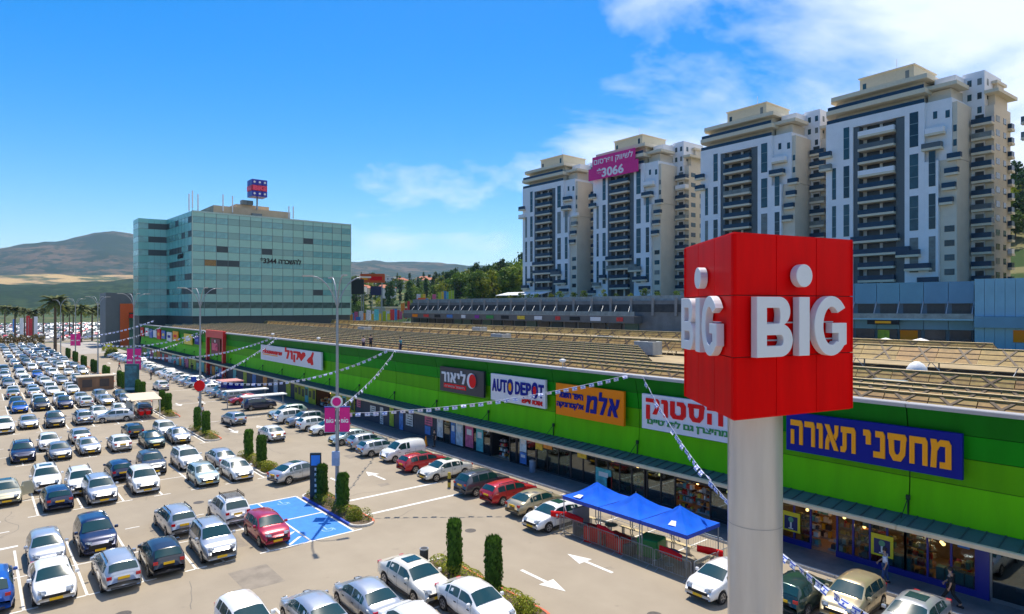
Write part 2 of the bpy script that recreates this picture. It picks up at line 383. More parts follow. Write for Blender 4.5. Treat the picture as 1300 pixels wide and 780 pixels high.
# a painted bar at the left edge, where an aisle arrow points
b.ext([(-.6,51.3),(1.6,51.5),(1.6,51.62),(-.6,51.42)],0,.006)
b.ext([(-1.2,48.0),(.3,47.5),(.3,47.8),(1.9,48.0),(1.9,48.25),(.3,48.2),(.3,48.6)],0,.006)
b.build('aisle_markings', white_line, kind='structure')

# ================================================================ hills
def hill_mesh(name, ctr, radius, prof, rows_n, m, a0, a1, seed):
    """radial strip of hill: prof(angle, t)->height, t 0..1 from foot to behind the ridge"""
    vs = []; na = 260
    for j in range(rows_n+1):
        t = j/rows_n
        for i in range(na+1):
            a = a0+(a1-a0)*i/na; r = radius[0]+(radius[1]-radius[0])*t
            vs.append((r*sin(a), r*cos(a), prof(a, t)))
    n1_ = na+1
    fs = [(j*n1_+i, j*n1_+i+1, (j+1)*n1_+i+1, (j+1)*n1_+i) for j in range(rows_n) for i in range(na)]
    b = MB(); b.mesh(vs, fs, 0, True); return b.build(name, m, kind='structure')
def interp(tab, x):
    if x <= tab[0][0]: return tab[0][1]
    for (x0,y0),(x1,y1) in zip(tab, tab[1:]):
        if x <= x1:
            t = (x-x0)/(x1-x0); t = t*t*(3-2*t); return y0+(y1-y0)*t
    return tab[-1][1]
# ridge heights by azimuth in degrees clockwise from +Y (the mall runs along +Y)
far_tab = [(-60,170),(-30,230),(-8,300),(0,380),(4,455),(8,525),(10.5,500),(14,460),(20,420),(27,395),(31,365),(36,345),(40,330),(45,250),(60,200),(90,180)]
def far_h(a, t):
    d = math.degrees(a); top = interp(far_tab, d); u = sin(min(t/.72,1)*pi/2)**1.3 if t < .72 else 1-(t-.72)*.8
    r = 3400+2600*t
    return top*u*(1+.10*fbm(r*sin(a), r*cos(a), 900, 5, 3.1)) + 26*fbm(r*sin(a), r*cos(a), 300, 5, 1.7)*min(1,t*5) - 3
far_land = land_mat('far hillside scrub', [(.022,.045,.018),(.115,.09,.05),(.020,.042,.017)], (.0022,.012))
hill_mesh('hills', None, (3400, 6000), far_h, 40, far_land, radians(-60), radians(95), 1)
near_tab = [(-60,50),(-20,60),(-5,72),(2,78),(6,88),(9,100),(12,105),(18,95),(26,80),(34,90),(40,100),(60,90),(95,100)]
def near_h(a, t):
    d = math.degrees(a); top = interp(near_tab, d); u = sin(min(t/.6,1)*pi/2)**1.2 if t < .6 else 1-(t-.6)*1.2
    r = 1500+1100*t
    return top*u*(1+.18*fbm(r*sin(a), r*cos(a), 300, 5, 9.1)) + 5*fbm(r*sin(a), r*cos(a), 40, 4, 5.7)*min(1,t*4) - 2
near_land = land_mat('wooded foothill', [(.015,.038,.012),(.03,.055,.018),(.012,.03,.010)], (.01,.05))
hill_mesh('foothills', None, (1500, 2600), near_h, 40, near_land, radians(-60), radians(95), 2)
mid_tab = [(-60,90),(-10,130),(0,150),(5,165),(10,175),(16,150),(26,120),(34,120),(42,150),(95,120)]
def mid_h(a, t):
    d = math.degrees(a); top = interp(mid_tab, d); u = sin(min(t/.8,1)*pi/2) if t < .8 else 1-(t-.8)*1.2
    r = 2500+1100*t
    return top*u*(1+.12*fbm(r*sin(a), r*cos(a), 500, 4, 4.4)) - 2
field_m = land_mat('dry fields', [(.42,.30,.13),(.34,.22,.12),(.07,.09,.035)], (.003,.006))
hill_mesh('fields', None, (2500, 3600), mid_h, 24, field_m, radians(-60), radians(95), 3)
# ================================================================ shopping mall: long green front along X = 37.3
FX, CZ, TZ = 37.3, 3.28, 9.0           # front plane, canopy height, top of the green front
MY0, MY1 = -14.4, 217.0
mall = thing('shopping_mall', 'very long low shopping mall with curved green front above its row of shops', 'shopping mall', (FX, 0, 0))
def L_(x): return x-FX                  # local x
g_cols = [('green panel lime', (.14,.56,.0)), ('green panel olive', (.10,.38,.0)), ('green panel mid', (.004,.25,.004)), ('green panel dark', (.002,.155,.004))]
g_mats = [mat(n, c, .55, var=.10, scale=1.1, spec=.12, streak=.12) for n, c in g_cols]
seam = mat('dark seam', (.01,.035,.01), .7, var=0)
def face_x(t): return .34*sin(pi*min(1,max(0,t))) - .25*(t-.5)     # gently hollow, leaning out at the top
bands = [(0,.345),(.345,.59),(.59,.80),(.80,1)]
BAY = 8.95
edges = [12.5 + BAY*k for k in range(-3, 24)]
edges = [e for e in edges if e < MY1-4] + [MY1]
proto = {}
for i in range(len(edges)-1):
    y0, y1 = edges[i], edges[i+1]
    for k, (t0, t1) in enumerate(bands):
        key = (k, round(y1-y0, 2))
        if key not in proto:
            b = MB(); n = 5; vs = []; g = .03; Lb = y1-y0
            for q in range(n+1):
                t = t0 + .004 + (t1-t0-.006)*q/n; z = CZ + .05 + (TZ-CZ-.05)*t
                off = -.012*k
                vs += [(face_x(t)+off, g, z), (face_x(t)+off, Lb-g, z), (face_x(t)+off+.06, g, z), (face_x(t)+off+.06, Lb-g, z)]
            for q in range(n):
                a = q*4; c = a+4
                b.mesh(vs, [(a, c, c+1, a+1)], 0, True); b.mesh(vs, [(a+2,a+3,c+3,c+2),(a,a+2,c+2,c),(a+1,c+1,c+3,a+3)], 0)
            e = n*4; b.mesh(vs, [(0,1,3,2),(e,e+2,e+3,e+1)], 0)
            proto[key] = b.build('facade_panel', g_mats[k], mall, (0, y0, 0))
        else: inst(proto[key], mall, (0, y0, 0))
b = MB(); b.box(.42, .6, MY0, MY1, CZ, TZ-.02); b.build('facade_backing', seam, mall)
# struts that tie the canopy back, one on each seam
st = MB(); st.box(-.10,-.04,-.03,.03,CZ+.12,CZ+1.0); st.tube((-.07,0,CZ+.95),(-1.05,0,CZ+.10),.022,5); st.box(-.12,.0,-.09,.09,CZ+.85,CZ+1.1)
s0 = None
for e in edges[:-1]:
    if s0 is None: s0 = st.build('strut', seam, mall, (.14, e, 0))
    else: inst(s0, mall, (.14, e, 0))
# parapet coping, roof deck
cop = mat('grey metal coping', (.42,.42,.43), .45, .3, var=.06, scale=.5)
c0 = None
for i in range(len(edges)-1):
    Lb = edges[i+1]-edges[i]; b = MB(); b.bev(-.32, .35, .01, Lb-.01, TZ+.002, TZ+.22, .04)
    b.build('coping', cop, mall, (0, edges[i], 0))
deck = mat('tan roof membrane', (.34,.26,.14), .85, var=.25, scale=.4)
b = MB(); b.box(.62, 68, MY0, 196, 8.3, 8.45); b.box(.62, 30, 196, MY1, 8.3, 8.45); b.build('roof', deck, mall)
wall_n = mat('mall rear wall', (.30,.29,.28), .8)
b = MB(); b.box(5.0, 68, MY0, 196, 0, 8.29); b.box(5,30,196,MY1,0,8.29); b.build('wall', wall_n, mall)
# canopy over the pavement: ribbed sheets and a cream gutter
can_m = mat('blue-grey canopy sheet', (.10,.145,.16), .5, .2, var=.15, scale=1.2)
can_u = mat('canopy underside', (.20,.20,.20), .7, var=.05)
gut_m = mat('cream gutter', (.74,.58,.36), .6, var=.08, scale=2)
pc = None
for i in range(26):
    y0 = edges[0] + BAY*i
    if y0 > MY1-2: break
    if pc is None:
        b = MB(); vs = [(-1.38,0,3.12),(0.12,0,3.34),(0.12,BAY-.02,3.34),(-1.38,BAY-.02,3.12)]
        b.mesh(vs+[(x,y,z-.07) for x,y,z in vs], [(0,3,2,1),(4,5,6,7),(0,1,5,4),(1,2,6,5),(2,3,7,6),(3,0,4,7)], 0)
        for q in range(12):
            yy = .3+q*.745; b.mesh([(-1.37,yy,3.125),(.11,yy,3.345),(.11,yy+.05,3.345),(-1.37,yy+.05,3.125),(-1.37,yy,3.18),(.11,yy,3.40),(.11,yy+.05,3.40),(-1.37,yy+.05,3.18)],
                   [(4,5,6,7),(0,1,5,4),(2,3,7,6),(3,0,4,7),(1,2,6,5)], 1)
        pc = b.build('canopy_sheet', [can_m, mat('canopy rib', (.06,.09,.10), .5, var=0)], mall, (0, y0, 0))
        b = MB(); b.bev(-1.62,-1.382,.0,BAY-.015,2.94,3.16,.04); pg = b.build('gutter', gut_m, mall, (0, y0, 0))
        b = MB(); b.box(-1.36,.3,.005,BAY-.02,2.86,3.0); pu = b.build('soffit', can_u, mall, (0, y0, 0))
    else:
        for o in (pc, pg, pu): inst(o, mall, (0, y0, 0))

# ---------------- shops under the canopy
fr_dark = mat('dark shop frame', (.02,.022,.028), .4, var=0); fr_blue = mat('blue shop frame', (.008,.015,.22), .4, var=.05)
fr_steel = mat('anodised frame', (.22,.25,.27), .35, .6, var=0)
shop_glass = glass_mat('shop glass', (.62,.70,.70), .62)
sky_glass = glass_mat('tinted shop glass', (.30,.42,.46), .50)
in_wall = {'cream': mat('shop wall cream', (.30,.20,.11), .8), 'brown': mat('shop wall brown', (.10,.055,.03), .8), 'grey': mat('shop wall grey', (.16,.17,.17), .8),
           'green': mat('shop wall green', (.10,.16,.12), .8), 'black': mat('shop wall black', (.015,.015,.018), .8)}
floor_in = mat('shop floor tile', (.36,.26,.18), .4, var=.1)
goods_m = [mat('goods %s' % n, c, .5, var=.1) for n, c in (('white', (.7,.68,.62)), ('teal', (.10,.34,.36)), ('red', (.55,.03,.03)), ('yellow', (.72,.48,.04)), ('grey', (.3,.3,.3)), ('dark', (.04,.04,.05)), ('orange', (.7,.25,.04)))]
glow = mat('warm bulb', (1,.7,.35), .4, var=0, emit=(1,.55,.18), es=4.5)
def glazing(y0, y1, n, frame, glass, z0=.22, z1=2.84, door=False, transom=None):
    """one shop front as a child of the mall: frame, panes"""
    b = MB(); wd = (y1-y0)/n
    b.box(-.04,.06,y0,y1,z1,z1+.10); b.box(-.05,.06,y0,y1,.13,z0)
    for i in range(n+1):
        yy = y0+i*wd; b.box(-.05,.07,yy-.045,yy+.045,z0+.002,z1-.002)
    if transom: b.box(-.03,.05,y0+.05,y1-.05,transom,transom+.07)
    f = b.build('shop_front', frame, mall)
    g = MB(); g.box(0,.012,.05,wd-.05,z0+.003,z1-.003); g0 = g.build('pane', glass, f, (0,y0,0))
    for i in range(1, n): inst(g0, f, (0, y0+i*wd, 0))
    return f
def interior(y0, y1, wall, depth=3.6, shelves=2, lamps=0, seed=0):
    rr = random.Random(seed); m = in_wall[wall]
    b = MB(); b.box(depth, depth+.1, y0, y1, .1, 2.95); b.box(.12, depth, y0, y0+.06, .1, 2.95); b.box(.12, depth, y1-.06, y1, .1, 2.95); b.box(.1, depth, y0, y1, 2.95, 3.0)
    b.build('shop_interior', m, mall)
    b = MB(); b.box(.08, depth, y0, y1, .1, .14); b.build('shop_floor', floor_in, mall)
    if shelves:
        b = MB()
        for sx in ([.55] if shelves == 1 else [.55, 2.2]):
            yy = y0+.5
            while yy < y1-1.0:
                wd = rr.uniform(.8, 1.6); top = rr.uniform(.7, 2.2)
                if yy+wd > y1-.2: break
                b.box(sx, sx+.4, yy, yy+wd, .14, .22, 4)
                z = .25
                while z < top:
                    b.box(sx, sx+.42, yy, yy+wd, z-.03, z, 4)
                    q = yy+.03
                    while q < yy+wd-.1:
                        ww = rr.uniform(.08, .3); hh = rr.uniform(.12, .34)
                        if q+ww < yy+wd: b.box(sx+.03, sx+rr.uniform(.2,.36), q, q+ww, z, z+hh, rr.randrange(7))
                        q += ww+rr.uniform(.02,.1)
                    z += .45
                yy += wd+rr.uniform(.1,.7)
        b.build('shelf_goods', goods_m, mall, kind='stuff')
    if lamps:
        b = MB()
        for i in range(lamps):
            x = rr.uniform(.5, depth-.4); yy = rr.uniform(y0+.4, y1-.4); z = rr.uniform(1.9, 2.6)
            b.lathe([(.02,-.09),(.09,-.04),(.09,.05),(.02,.09)], 8, (x,yy,z), 0); b.tube((x,yy,z+.09),(x,yy,2.95),.008,4,m=1)
        b.build('pendant_lamps', [glow, dark], mall, kind='stuff')
# right end: lighting shop framed in blue (Y 9.3 .. 19.6), entrance gap at 16.1 .. 17.5
interior(9.4, 19.5, 'cream', 4.2, 2, 42, 3)
glazing(9.5, 12.6, 3, fr_blue, shop_glass, .45); glazing(12.6, 16.05, 4, fr_blue, shop_glass, .45); glazing(17.55, 19.5, 2, fr_blue, shop_glass, .45)
b = MB(); b.box(-.09,.0,9.3,16.1,.13,.44); b.box(-.09,.0,17.5,19.6,.13,.44); b.box(-.10,.0,9.05,19.8,2.80,3.0); b.box(-.1,.05,8.95,9.45,.13,2.8); b.build('blue_shop_surround', fr_blue, mall)
for yy in (13.7, 18.7):     # yellow posters with a lamp motif behind the glass
    b = MB(); b.box(-.075,-.055,yy-.55,yy+.55,.85,2.0,0); b.box(-.085,-.076,yy-.40,yy+.40,.95,1.75,1)
    b.ext([(0,0),(0,0),(0,0)],0,0) if False else None
    b.box(-.094,-.086,yy-.05,yy+.05,1.02,1.40,2); b.tube((-.088,yy,1.55),(-.096,yy,1.55),.16,12,m=3); b.box(-.094,-.086,yy-.14,yy+.14,1.0,1.06,2)
    b.build('poster', [mat('poster yellow', (.80,.66,.02), .5, var=.04), navy, white_m, mat('poster green',(.12,.35,.2),.5,var=0)], mall)
# two small notices in the last window
b = MB(); b.box(-.07,-.056,9.75,10.25,2.35,2.6,0); b.build('notice', [mat('notice blue',(.02,.15,.5),.5)], mall)
b = MB()
for q in range(7): b.box(.35,.8,9.7+q*.42+ (1.1 if q>3 else 0),10.05+q*.42+(1.1 if q>3 else 0),.14,.95,0)
b.build('display_counters', [mat('counter pale blue',(.16,.42,.48),.4)], mall, kind='stuff')
# further right, next shop
interior(-14, 9.0, 'grey', 4.0, 2, 0, 5); glazing(-1, 8.9, 6, fr_steel, sky_glass, .3)
# dark shop behind the pillar
interior(20.0, 29.5, 'brown', 4.0, 2, 20, 6); glazing(20.1, 24.2, 3, fr_dark, sky_glass, .3); glazing(27.0, 29.4, 2, fr_dark, sky_glass, .3)
b = MB(); b.box(-.02,.1,24.25,26.95,2.3,2.9); b.build('shop_lintel', fr_dark, mall)
def bay(y0, y1, n, wall, frame=fr_dark, glass=shop_glass, shelves=2, lamps=0, seed=1, **k):
    interior(y0, y1, wall, 3.6, shelves, lamps, seed); return glazing(y0+.05, y1-.05, n, frame, glass, **k)
bay(29.6, 34.4, 4, 'grey', glass=shop_glass, lamps=10, seed=11, transom=2.3)
bay(34.4, 37.2, 2, 'green', glass=sky_glass, seed=12)
bay(37.2, 41.4, 3, 'grey', lamps=8, seed=13, transom=2.3)
bay(41.4, 44.0, 2, 'grey', glass=sky_glass, seed=14)
interior(44.0, 47.8, 'black', 3.6, 1, 0, 15); glazing(44.1,45.0,1,fr_dark,sky_glass)
bay(47.8, 52.2, 4, 'grey', glass=sky_glass, seed=16)
bay(52.2, 57.0, 4, 'grey', glass=sky_glass, seed=17)
# flat printed posters stuck on the shop windows (y centre, width, z0, z1, colour)
post_m = {k: mat('print '+k, c, .5, var=.35, scale=2.2) for k, c in (('yellow',(.75,.5,.03)),('blue',(.05,.20,.55)),('pale',(.55,.66,.72)),('pink',(.62,.12,.25)),('teal',(.08,.45,.48)),('lime',(.36,.46,.02)),('white',(.6,.63,.66)),('red',(.6,.03,.03)),('orange',(.75,.27,.02)))}
for yc, wd, z0, z1, c in [(35.9,1.0,2.1,2.75,'yellow'),(39.9,1.1,2.15,2.8,'orange'),(33.6,1.6,.3,1.7,'teal'),(43.1,.9,.3,1.3,'blue'),(43.1,.9,1.35,2.6,'pale'),(49.5,1.1,.3,2.6,'teal'),(51.2,1.3,.4,2.6,'pink'),(52.9,1.2,.3,2.7,'pale'),(54.0,.8,.3,2.6,'blue'),(56.4,1.1,.6,2.5,'white'),(33.0,.5,.3,1.2,'red'),(41.0,.9,1.9,2.6,'yellow')]:
    b = MB(); b.box(-.066,-.054,yc-wd/2,yc+wd/2,z0,z1,0)
    if z1-z0 > .9: b.box(-.072,-.067,yc-wd*.3,yc+wd*.3,z0+.55*(z1-z0),z0+.8*(z1-z0),1)
    b.build('poster', [post_m[c], white_m], mall)
# dark painted wall with posters and lime doors, Y 57 .. 90
wall_dk = mat('dark blue-grey render', (.055,.06,.085), .7, var=.12)
b = MB(); b.box(0,.3,57.05,76.0,.13,2.86); b.build('shop_wall', wall_dk, mall)
for yc, wd, z0, z1, c in [(58.6,1.5,1.5,2.6,'pink'),(58.8,1.1,.5,1.4,'blue'),(62.6,1.5,.9,2.2,'white'),(66.6,1.0,.3,2.6,'lime'),(71.2,1.4,.9,2.1,'white'),(75.0,1.0,1.5,2.5,'pink'),(64.4,.9,.2,2.2,'blue'),(69.0,.8,.2,2.2,'white')]:
    b = MB(); b.box(-.05,-.002,yc-wd/2-.05,yc+wd/2+.05,z0-.05,z1+.05,1); b.box(-.062,-.051,yc-wd/2,yc+wd/2,z0,z1,0)
    if c in ('white','pink'):
        for q in range(4): b.box(-.068,-.063,yc-wd*.38,yc+wd*.38-.1*q,z0+.2+.26*q,z0+.28+.26*q,1)
    b.build('poster', [post_m[c], wall_dk], mall)
# lime and yellow furniture shop, Y 76 .. 106
interior(76, 90, 'black', 3.6, 1, 12, 21)
lime = mat('lime film', (.36,.42,.01), .5, var=.1)
for y0, y1 in ((76.2,83.5),(88.5,96.5)):
    n = int((y1-y0)/1.2); wd = (y1-y0)/n; p0 = None
    for i in range(n):
        b = MB(); b.box(-.03,.03,.04,wd-.04,.2,2.82,0); b.box(-.036,-.031,.2,wd-.2,.9+.15*(i%3),2.2-.2*(i%2),1)
        b.build('window_panel', [lime if i != 2 else post_m['teal'], mat('dark print',(.03,.05,.02),.5)], mall, (0,y0+i*wd,0))
interior(83.5, 88.5, 'brown', 3.6, 1, 5, 22)
interior(90, 104, 'black', 3.6, 1, 0, 23)
b = MB(); b.box(0,.3,96.6,131,.13,2.86); b.build('shop_wall', wall_dk, mall)
for i, yc in enumerate((99, 104.5, 109.5, 115, 120, 126)):
    b = MB(); b.box(-.06,-.01,yc-.9,yc+.9,.3,2.6,0); b.build('poster', [post_m[('lime','white','orange','blue','lime','teal')[i]]], mall)
rr = random.Random(4)
y = 131
while y < 214:
    wd = rr.choice((2.4,3.2,4.2)); y1 = min(y+wd, 216)
    b = MB(); b.box(0,.2,y,y1-.05,.13,2.86,0); b.box(-.05,-.005,y+.2,y1-.3,.3,rr.uniform(1.8,2.7),1)
    b.build('shop_front', [fr_dark, rr.choice(list(post_m.values()))], mall); y = y1
b = MB(); b.box(.62,4.9,57,76,8.2,8.29); b.box(5,5.02,0,0.1,0,0.1); 
# first-floor void closed behind the green front
b = MB(); b.box(.61,5.0,MY0,MY1,3.05,3.3); b.build('ceiling_slab', can_u, mall)
# concrete pier and bin by the entrance
t = thing('litter_bin', 'pale blue-grey bin standing on the pavement by the shop windows', 'bin', (36.4, 40.9, .13))
b = MB(); b.lathe([(.24,0),(.27,.1),(.27,.85),(.22,.95)],12); b.build('drum', mat('bin blue', (.18,.26,.36), .5), t); b = MB(); b.lathe([(.285,.9),(.285,.98),(.1,1.04)],12); b.build('lid', steel, t)

# ---------------- signs fixed to the green front
def sign(name, label, y_hi, y_lo, z0, z1, mats, items, cat='shop sign'):
    """board from y_hi (left in view) to y_lo; items: (name, text, rel_left, rel_right, rel_bottom, rel_top, mat, bold, shear, separate)"""
    W_, H_ = y_hi-y_lo, z1-z0; yc, zc_ = (y_hi+y_lo)/2, (z0+z1)/2
    t = thing(name, label, cat, (FX-.12, yc, z0), 0, 'shop signs on the green front')
    b = MB(); b.bev(-.14, .10, -W_/2, W_/2, 0, H_, .012); b.build('board', mats, t)
    for it in items:
        nm, kind, a0, a1, b0, b1, m = it[:7]; bold = it[7] if len(it) > 7 else 0; shear = it[8] if len(it) > 8 else 0
        w_, h_ = (a1-a0)*W_, (b1-b0)*H_; cy, cz = W_/2-(a0+a1)/2*W_, (b0+b1)/2*H_
        if kind == '@rect': b = MB(); b.box(-.16,-.141,cy-w_/2,cy+w_/2,cz-h_/2,cz+h_/2); b.build(nm, m, t)
        elif kind == '@disc': b = MB(); b.tube((-.141,cy,cz),(-.22,cy,cz),1,24); 
        else:
            me = fit_text(kind, w_, h_, .06, bold, shear); mesh_obj(nm, me, m, t, (-.145, cy, cz)); continue
        if kind == '@disc':
            vs = [(x, cy+(y-cy)*w_/2, cz+(z-cz)*h_/2) for x, y, z in b.v]; b.v = vs; b.build(nm, m, t)
    return t
def heb(s): return s[::-1]
W_s = mat('sign white', (.72,.73,.78), .45, var=.03); OR = mat('sign orange', (.88,.24,.0), .5, var=.03, spec=.2); NV = mat('sign navy', (.004,.012,.24), .5, var=.03, spec=.15)
RD = mat('sign red', (.78,.004,.006), .5, var=.03, spec=.2); GR = mat('sign green', (.01,.25,.05), .4, var=.03); DK = mat('sign charcoal', (.025,.03,.045), .4, var=.05); AM = mat('sign amber', (.95,.38,.01), .5, var=.03, spec=.2)
# big blue sign, letters set one by one
t = sign('shop_sign', 'wide blue shop sign with large amber Hebrew letters right of the red tower sign', 18.9, 10.0, 5.72, 7.98, NV, [])
word = heb('תאורה'); W_ = 8.9
HB = {
 'ה': (1.0, [[(0,1),(0,.77),(.72,.77),(.72,0),(1,0),(1,.86),(.88,1)],[(.02,0),(.02,.60),(.29,.60),(.29,0)]]),
 'ח': (1.0, [[(0,0),(0,1),(.88,1),(1,.86),(1,0),(.72,0),(.72,.77),(.28,.77),(.28,0)]]),
 'ת': (1.1, [[(0,0),(0,.22),(.14,.22),(.14,.77),(.02,.77),(.02,1),(.88,1),(1,.86),(1,0),(.74,0),(.74,.77),(.40,.77),(.40,.14),(.28,0)]]),
 'ר': (.82, [[(0,1),(0,.77),(.66,.77),(.66,0),(1,0),(1,.84),(.85,1)]]),
 'ו': (.46, [[(0,1),(0,.77),(.38,.77),(.38,0),(1,0),(1,.88),(.8,1)]]),
 'י': (.46, [[(0,1),(0,.77),(.35,.77),(.35,.45),(1,.45),(1,.88),(.8,1)]]),
 'נ': (.70, [[(0,0),(0,.23),(.60,.23),(.60,.77),(.18,.77),(.18,1),(.82,1),(1,.86),(1,0)]]),
 'ס': (1.1, [[(0,1),(0,.77),(1,.77),(1,.88),(.9,1)],[(.05,.769),(.09,.25),(.30,0),(.5,0),(.5,.23),(.42,.25),(.35,.37),(.33,.769)],[(.5,0),(.70,0),(.92,.25),(.97,.769),(.69,.769),(.66,.37),(.58,.25),(.5,.23)]]),
 'ט': (1.1, [[(.02,1),(.02,.2),(.2,0),(.5,0),(.5,.23),(.38,.23),(.30,.34),(.30,1)],[(.5,0),(.8,0),(1,.2),(1,.8),(.85,1),(.45,1),(.45,.77),(.62,.77),(.71,.69),(.71,.34),(.63,.23),(.5,.23)]]),
 'ק': (1.0, [[(0,1),(0,.77),(.70,.77),(.70,.45),(.50,.08),(.78,.08),(1,.46),(1,.86),(.88,1)],[(.02,-.25),(.02,.60),(.29,.60),(.29,-.25)]]),
 'מ': (1.1, [[(0,0),(.05,.68),(0,1),(.28,1),(.34,.88),(.48,1),(.88,1),(1,.84),(1,0),(.45,0),(.45,.22),(.72,.22),(.72,.77),(.46,.77),(.32,.58),(.28,0)]]),
 'א': (1.05, [[(0,1),(.32,1),(1,0),(.68,0)],[(.72,1),(1,1),(.95,.60),(.80,.40),(.63,.58),(.73,.70)],[(.03,0),(.31,0),(.30,.24),(.38,.40),(.21,.62),(.07,.38)]]),
 'ל': (.85, [[(0,1.28),(.30,1.28),(.30,1),(1,1),(1,.76),(.66,0),(.30,0),(.66,.77),(0,.77)]]),
}
def hebrew_blocks(t, txt, y_left, width, zc_, h, m, bold=0, dep=.07, slant=0):
    tot = sum(HB[c][0]+.16 for c in txt)-.16; u = width/tot; y = y_left
    for c in txt:
        w_, polys = HB[c]; w_ *= u; b = MB()
        for pl in polys:
            P = [(-q[0]*w_-slant*q[1]*h, (q[1]-.5)*h) for q in pl]; n = len(P)
            vs = [(0,p[0],p[1]) for p in P]+[(-dep,p[0],p[1]) for p in P]
            b.mesh(vs, [tuple(range(n)), tuple(reversed(range(n,2*n)))]+[(i,i+n,(i+1)%n+n,(i+1)%n) for i in range(n)], 0)
        b.build('letter', m, t, (-.142, y, zc_)); y -= w_+.16*u
hebrew_blocks(t, heb('תאורה'), 4.45-.30, 3.65, 1.13, 1.42, AM, .035)
hebrew_blocks(t, heb('מחסני'), 4.45-4.35, 4.1, 1.13, 1.42, AM, .035)
# white sign with red and green lettering
t = sign('shop_sign', 'white shop sign with big red Hebrew letters above green ones, behind the tower sign', 29.7, 21.0, 5.45, 7.95, W_s, [('lettering', heb('מהיצרן גם לפרטיים'), .06, .80, .10, .34, GR, .03), ('dot', '@disc', .80, .90, .38, .62, GR)])
hebrew_blocks(t, heb('הסטוק'), 4.35-.4, 6.2, 1.62, 1.2, RD, .035)
# orange sign
t = sign('shop_sign', 'orange shop sign with dark blue Hebrew lettering', 38.7, 31.4, 5.3, 7.9, OR, [('lettering', heb('היפר חשמל'), .05, .43, .56, .78, NV, .04), ('lettering', heb('אלקטרוניקה'), .02, .44, .22, .46, NV, .04)])
hebrew_blocks(t, heb('א.ל.מ').replace('.', ''), 3.65-3.45, 3.3, 1.25, 1.35, NV, slant=.12)
# auto shop
t = sign('shop_sign', 'white shop sign reading AUTO DEPOT in blue capitals', 47.5, 40.0, 5.55, 8.0, W_s, [('lettering', heb('אוטו דיפו'), .60, .96, .08, .24, RD, .04)])
xx = .03
for i, ch in enumerate('AUTO DEPOT'):
    ws = {' ': .03, 'O': .12}.get(ch, .098)
    if ch != ' ':
        w_ = (ws-.012)*7.5; cy = 3.75-(xx+ws/2)*7.5
        hh = 1.45 if ch == 'O' else 1.15
        me = fit_text(ch, w_, hh, .07, .03); mesh_obj('letter', me, NV, t, (-.145, cy, 1.42-i*.0))
        if ch == 'O':
            b = MB(); b.tube((-.141,0,0),(-.19,0,0),.36,20); b.build('dot', AM if i < 5 else RD, t, (0, cy, 1.42))
    xx += ws
# dark sign
t = sign('shop_sign', 'charcoal shop sign with white Hebrew word and a red disc', 56.1, 48.6, 5.55, 8.05, DK, [('strip', '@rect', .10, .62, .16, .34, RD), ('lettering', heb('חשמל ותאורה'), .13, .59, .20, .30, mat('faded white',(.55,.35,.35),.5,var=0), .02), ('ring', '@disc', .65, .84, .28, .88, W_s)])
hebrew_blocks(t, heb('ליאור'), 3.75-.4, 4.2, 1.50, 1.0, W_s)
b = MB(); b.tube((-.22,0,0),(-.25,0,0),1,24); b.v = [(x, .08-2.15+y*.56*1.0, 1.45+z*.66) for x,y,z in b.v]; b.build('disc', RD, t)
# far white sign
t = sign('shop_sign', 'long white shop sign with red lettering, a heart and a yellow stroke', 110.9, 86.0, 5.35, 7.85, W_s, [('lettering', 'Housewares', .04, .40, .46, .78, RD, .03, .3), ('stroke', '@rect', .04, .32, .36, .42, AM), ])
hebrew_blocks(t, heb('קול'), 12.45-.45*24.9, 5.6, 1.5, 1.35, RD)
b = MB()
b.ext([(0,-.9),(1.3,.3),(1.1,.85),(.5,.9),(0,.45),(-.5,.9),(-1.1,.85),(-1.3,.3)],0,.06); hv = b.v
b2 = MB(); b2.v = [(-.142-z, -x*1.2-5.3, 1.5+y*.75) for x,y,z in hv]; b2.f = b.f; b2.m = b.m; b2.sm = b.sm; b2.build('heart', RD, t)
b = MB(); b.ext([(-1.2,-.4),(-.6,.1),(.2,.5),(.9,1.4),(1.3,1.2),(.8,.2),(1.1,-1.0),(.5,-1.2),(.1,-.8),(-.6,-.9)],0,.06)
b2 = MB(); b2.v = [(-.142-z, -x-8.6, 1.35+y*.75) for x,y,z in b.v]; b2.f = b.f; b2.m = b.m; b2.sm = b.sm; b2.build('swoosh', RD, t)
# red portal with the centre's logo on three by three tiles
t = thing('portal_frame', 'tall red portal frame standing proud of the green front with a red logo board inside', 'portal', (FX-.25, 137, .13))
b = MB(); b.box(-.5,.1,-6,-5.2,0,9.2); b.build('post', red_m, t); b = MB(); b.box(-.5,.1,5.2,6,0,9.2); b.build('post', red_m, t)
b = MB(); b.box(-.52,.1,-6.05,6.05,7.9,9.35); b.build('beam', red_m, t); b = MB(); b.box(-.2,0,-3.0,3.2,4.6,7.7); b.build('board', mat('dark red board',(.18,.01,.02),.5), t)
mesh_obj('lettering', fit_text('BiG', 3.6, 1.5, .1, .05), mat('logo pink',(.8,.1,.2),.5,var=0), t, (-.25, .1, 6.1))
b = MB(); b.tube((-.2,0.2,0),(-.3,0.2,0),.3,12); b.build('dot', white_m, t, (0,0,7.2))
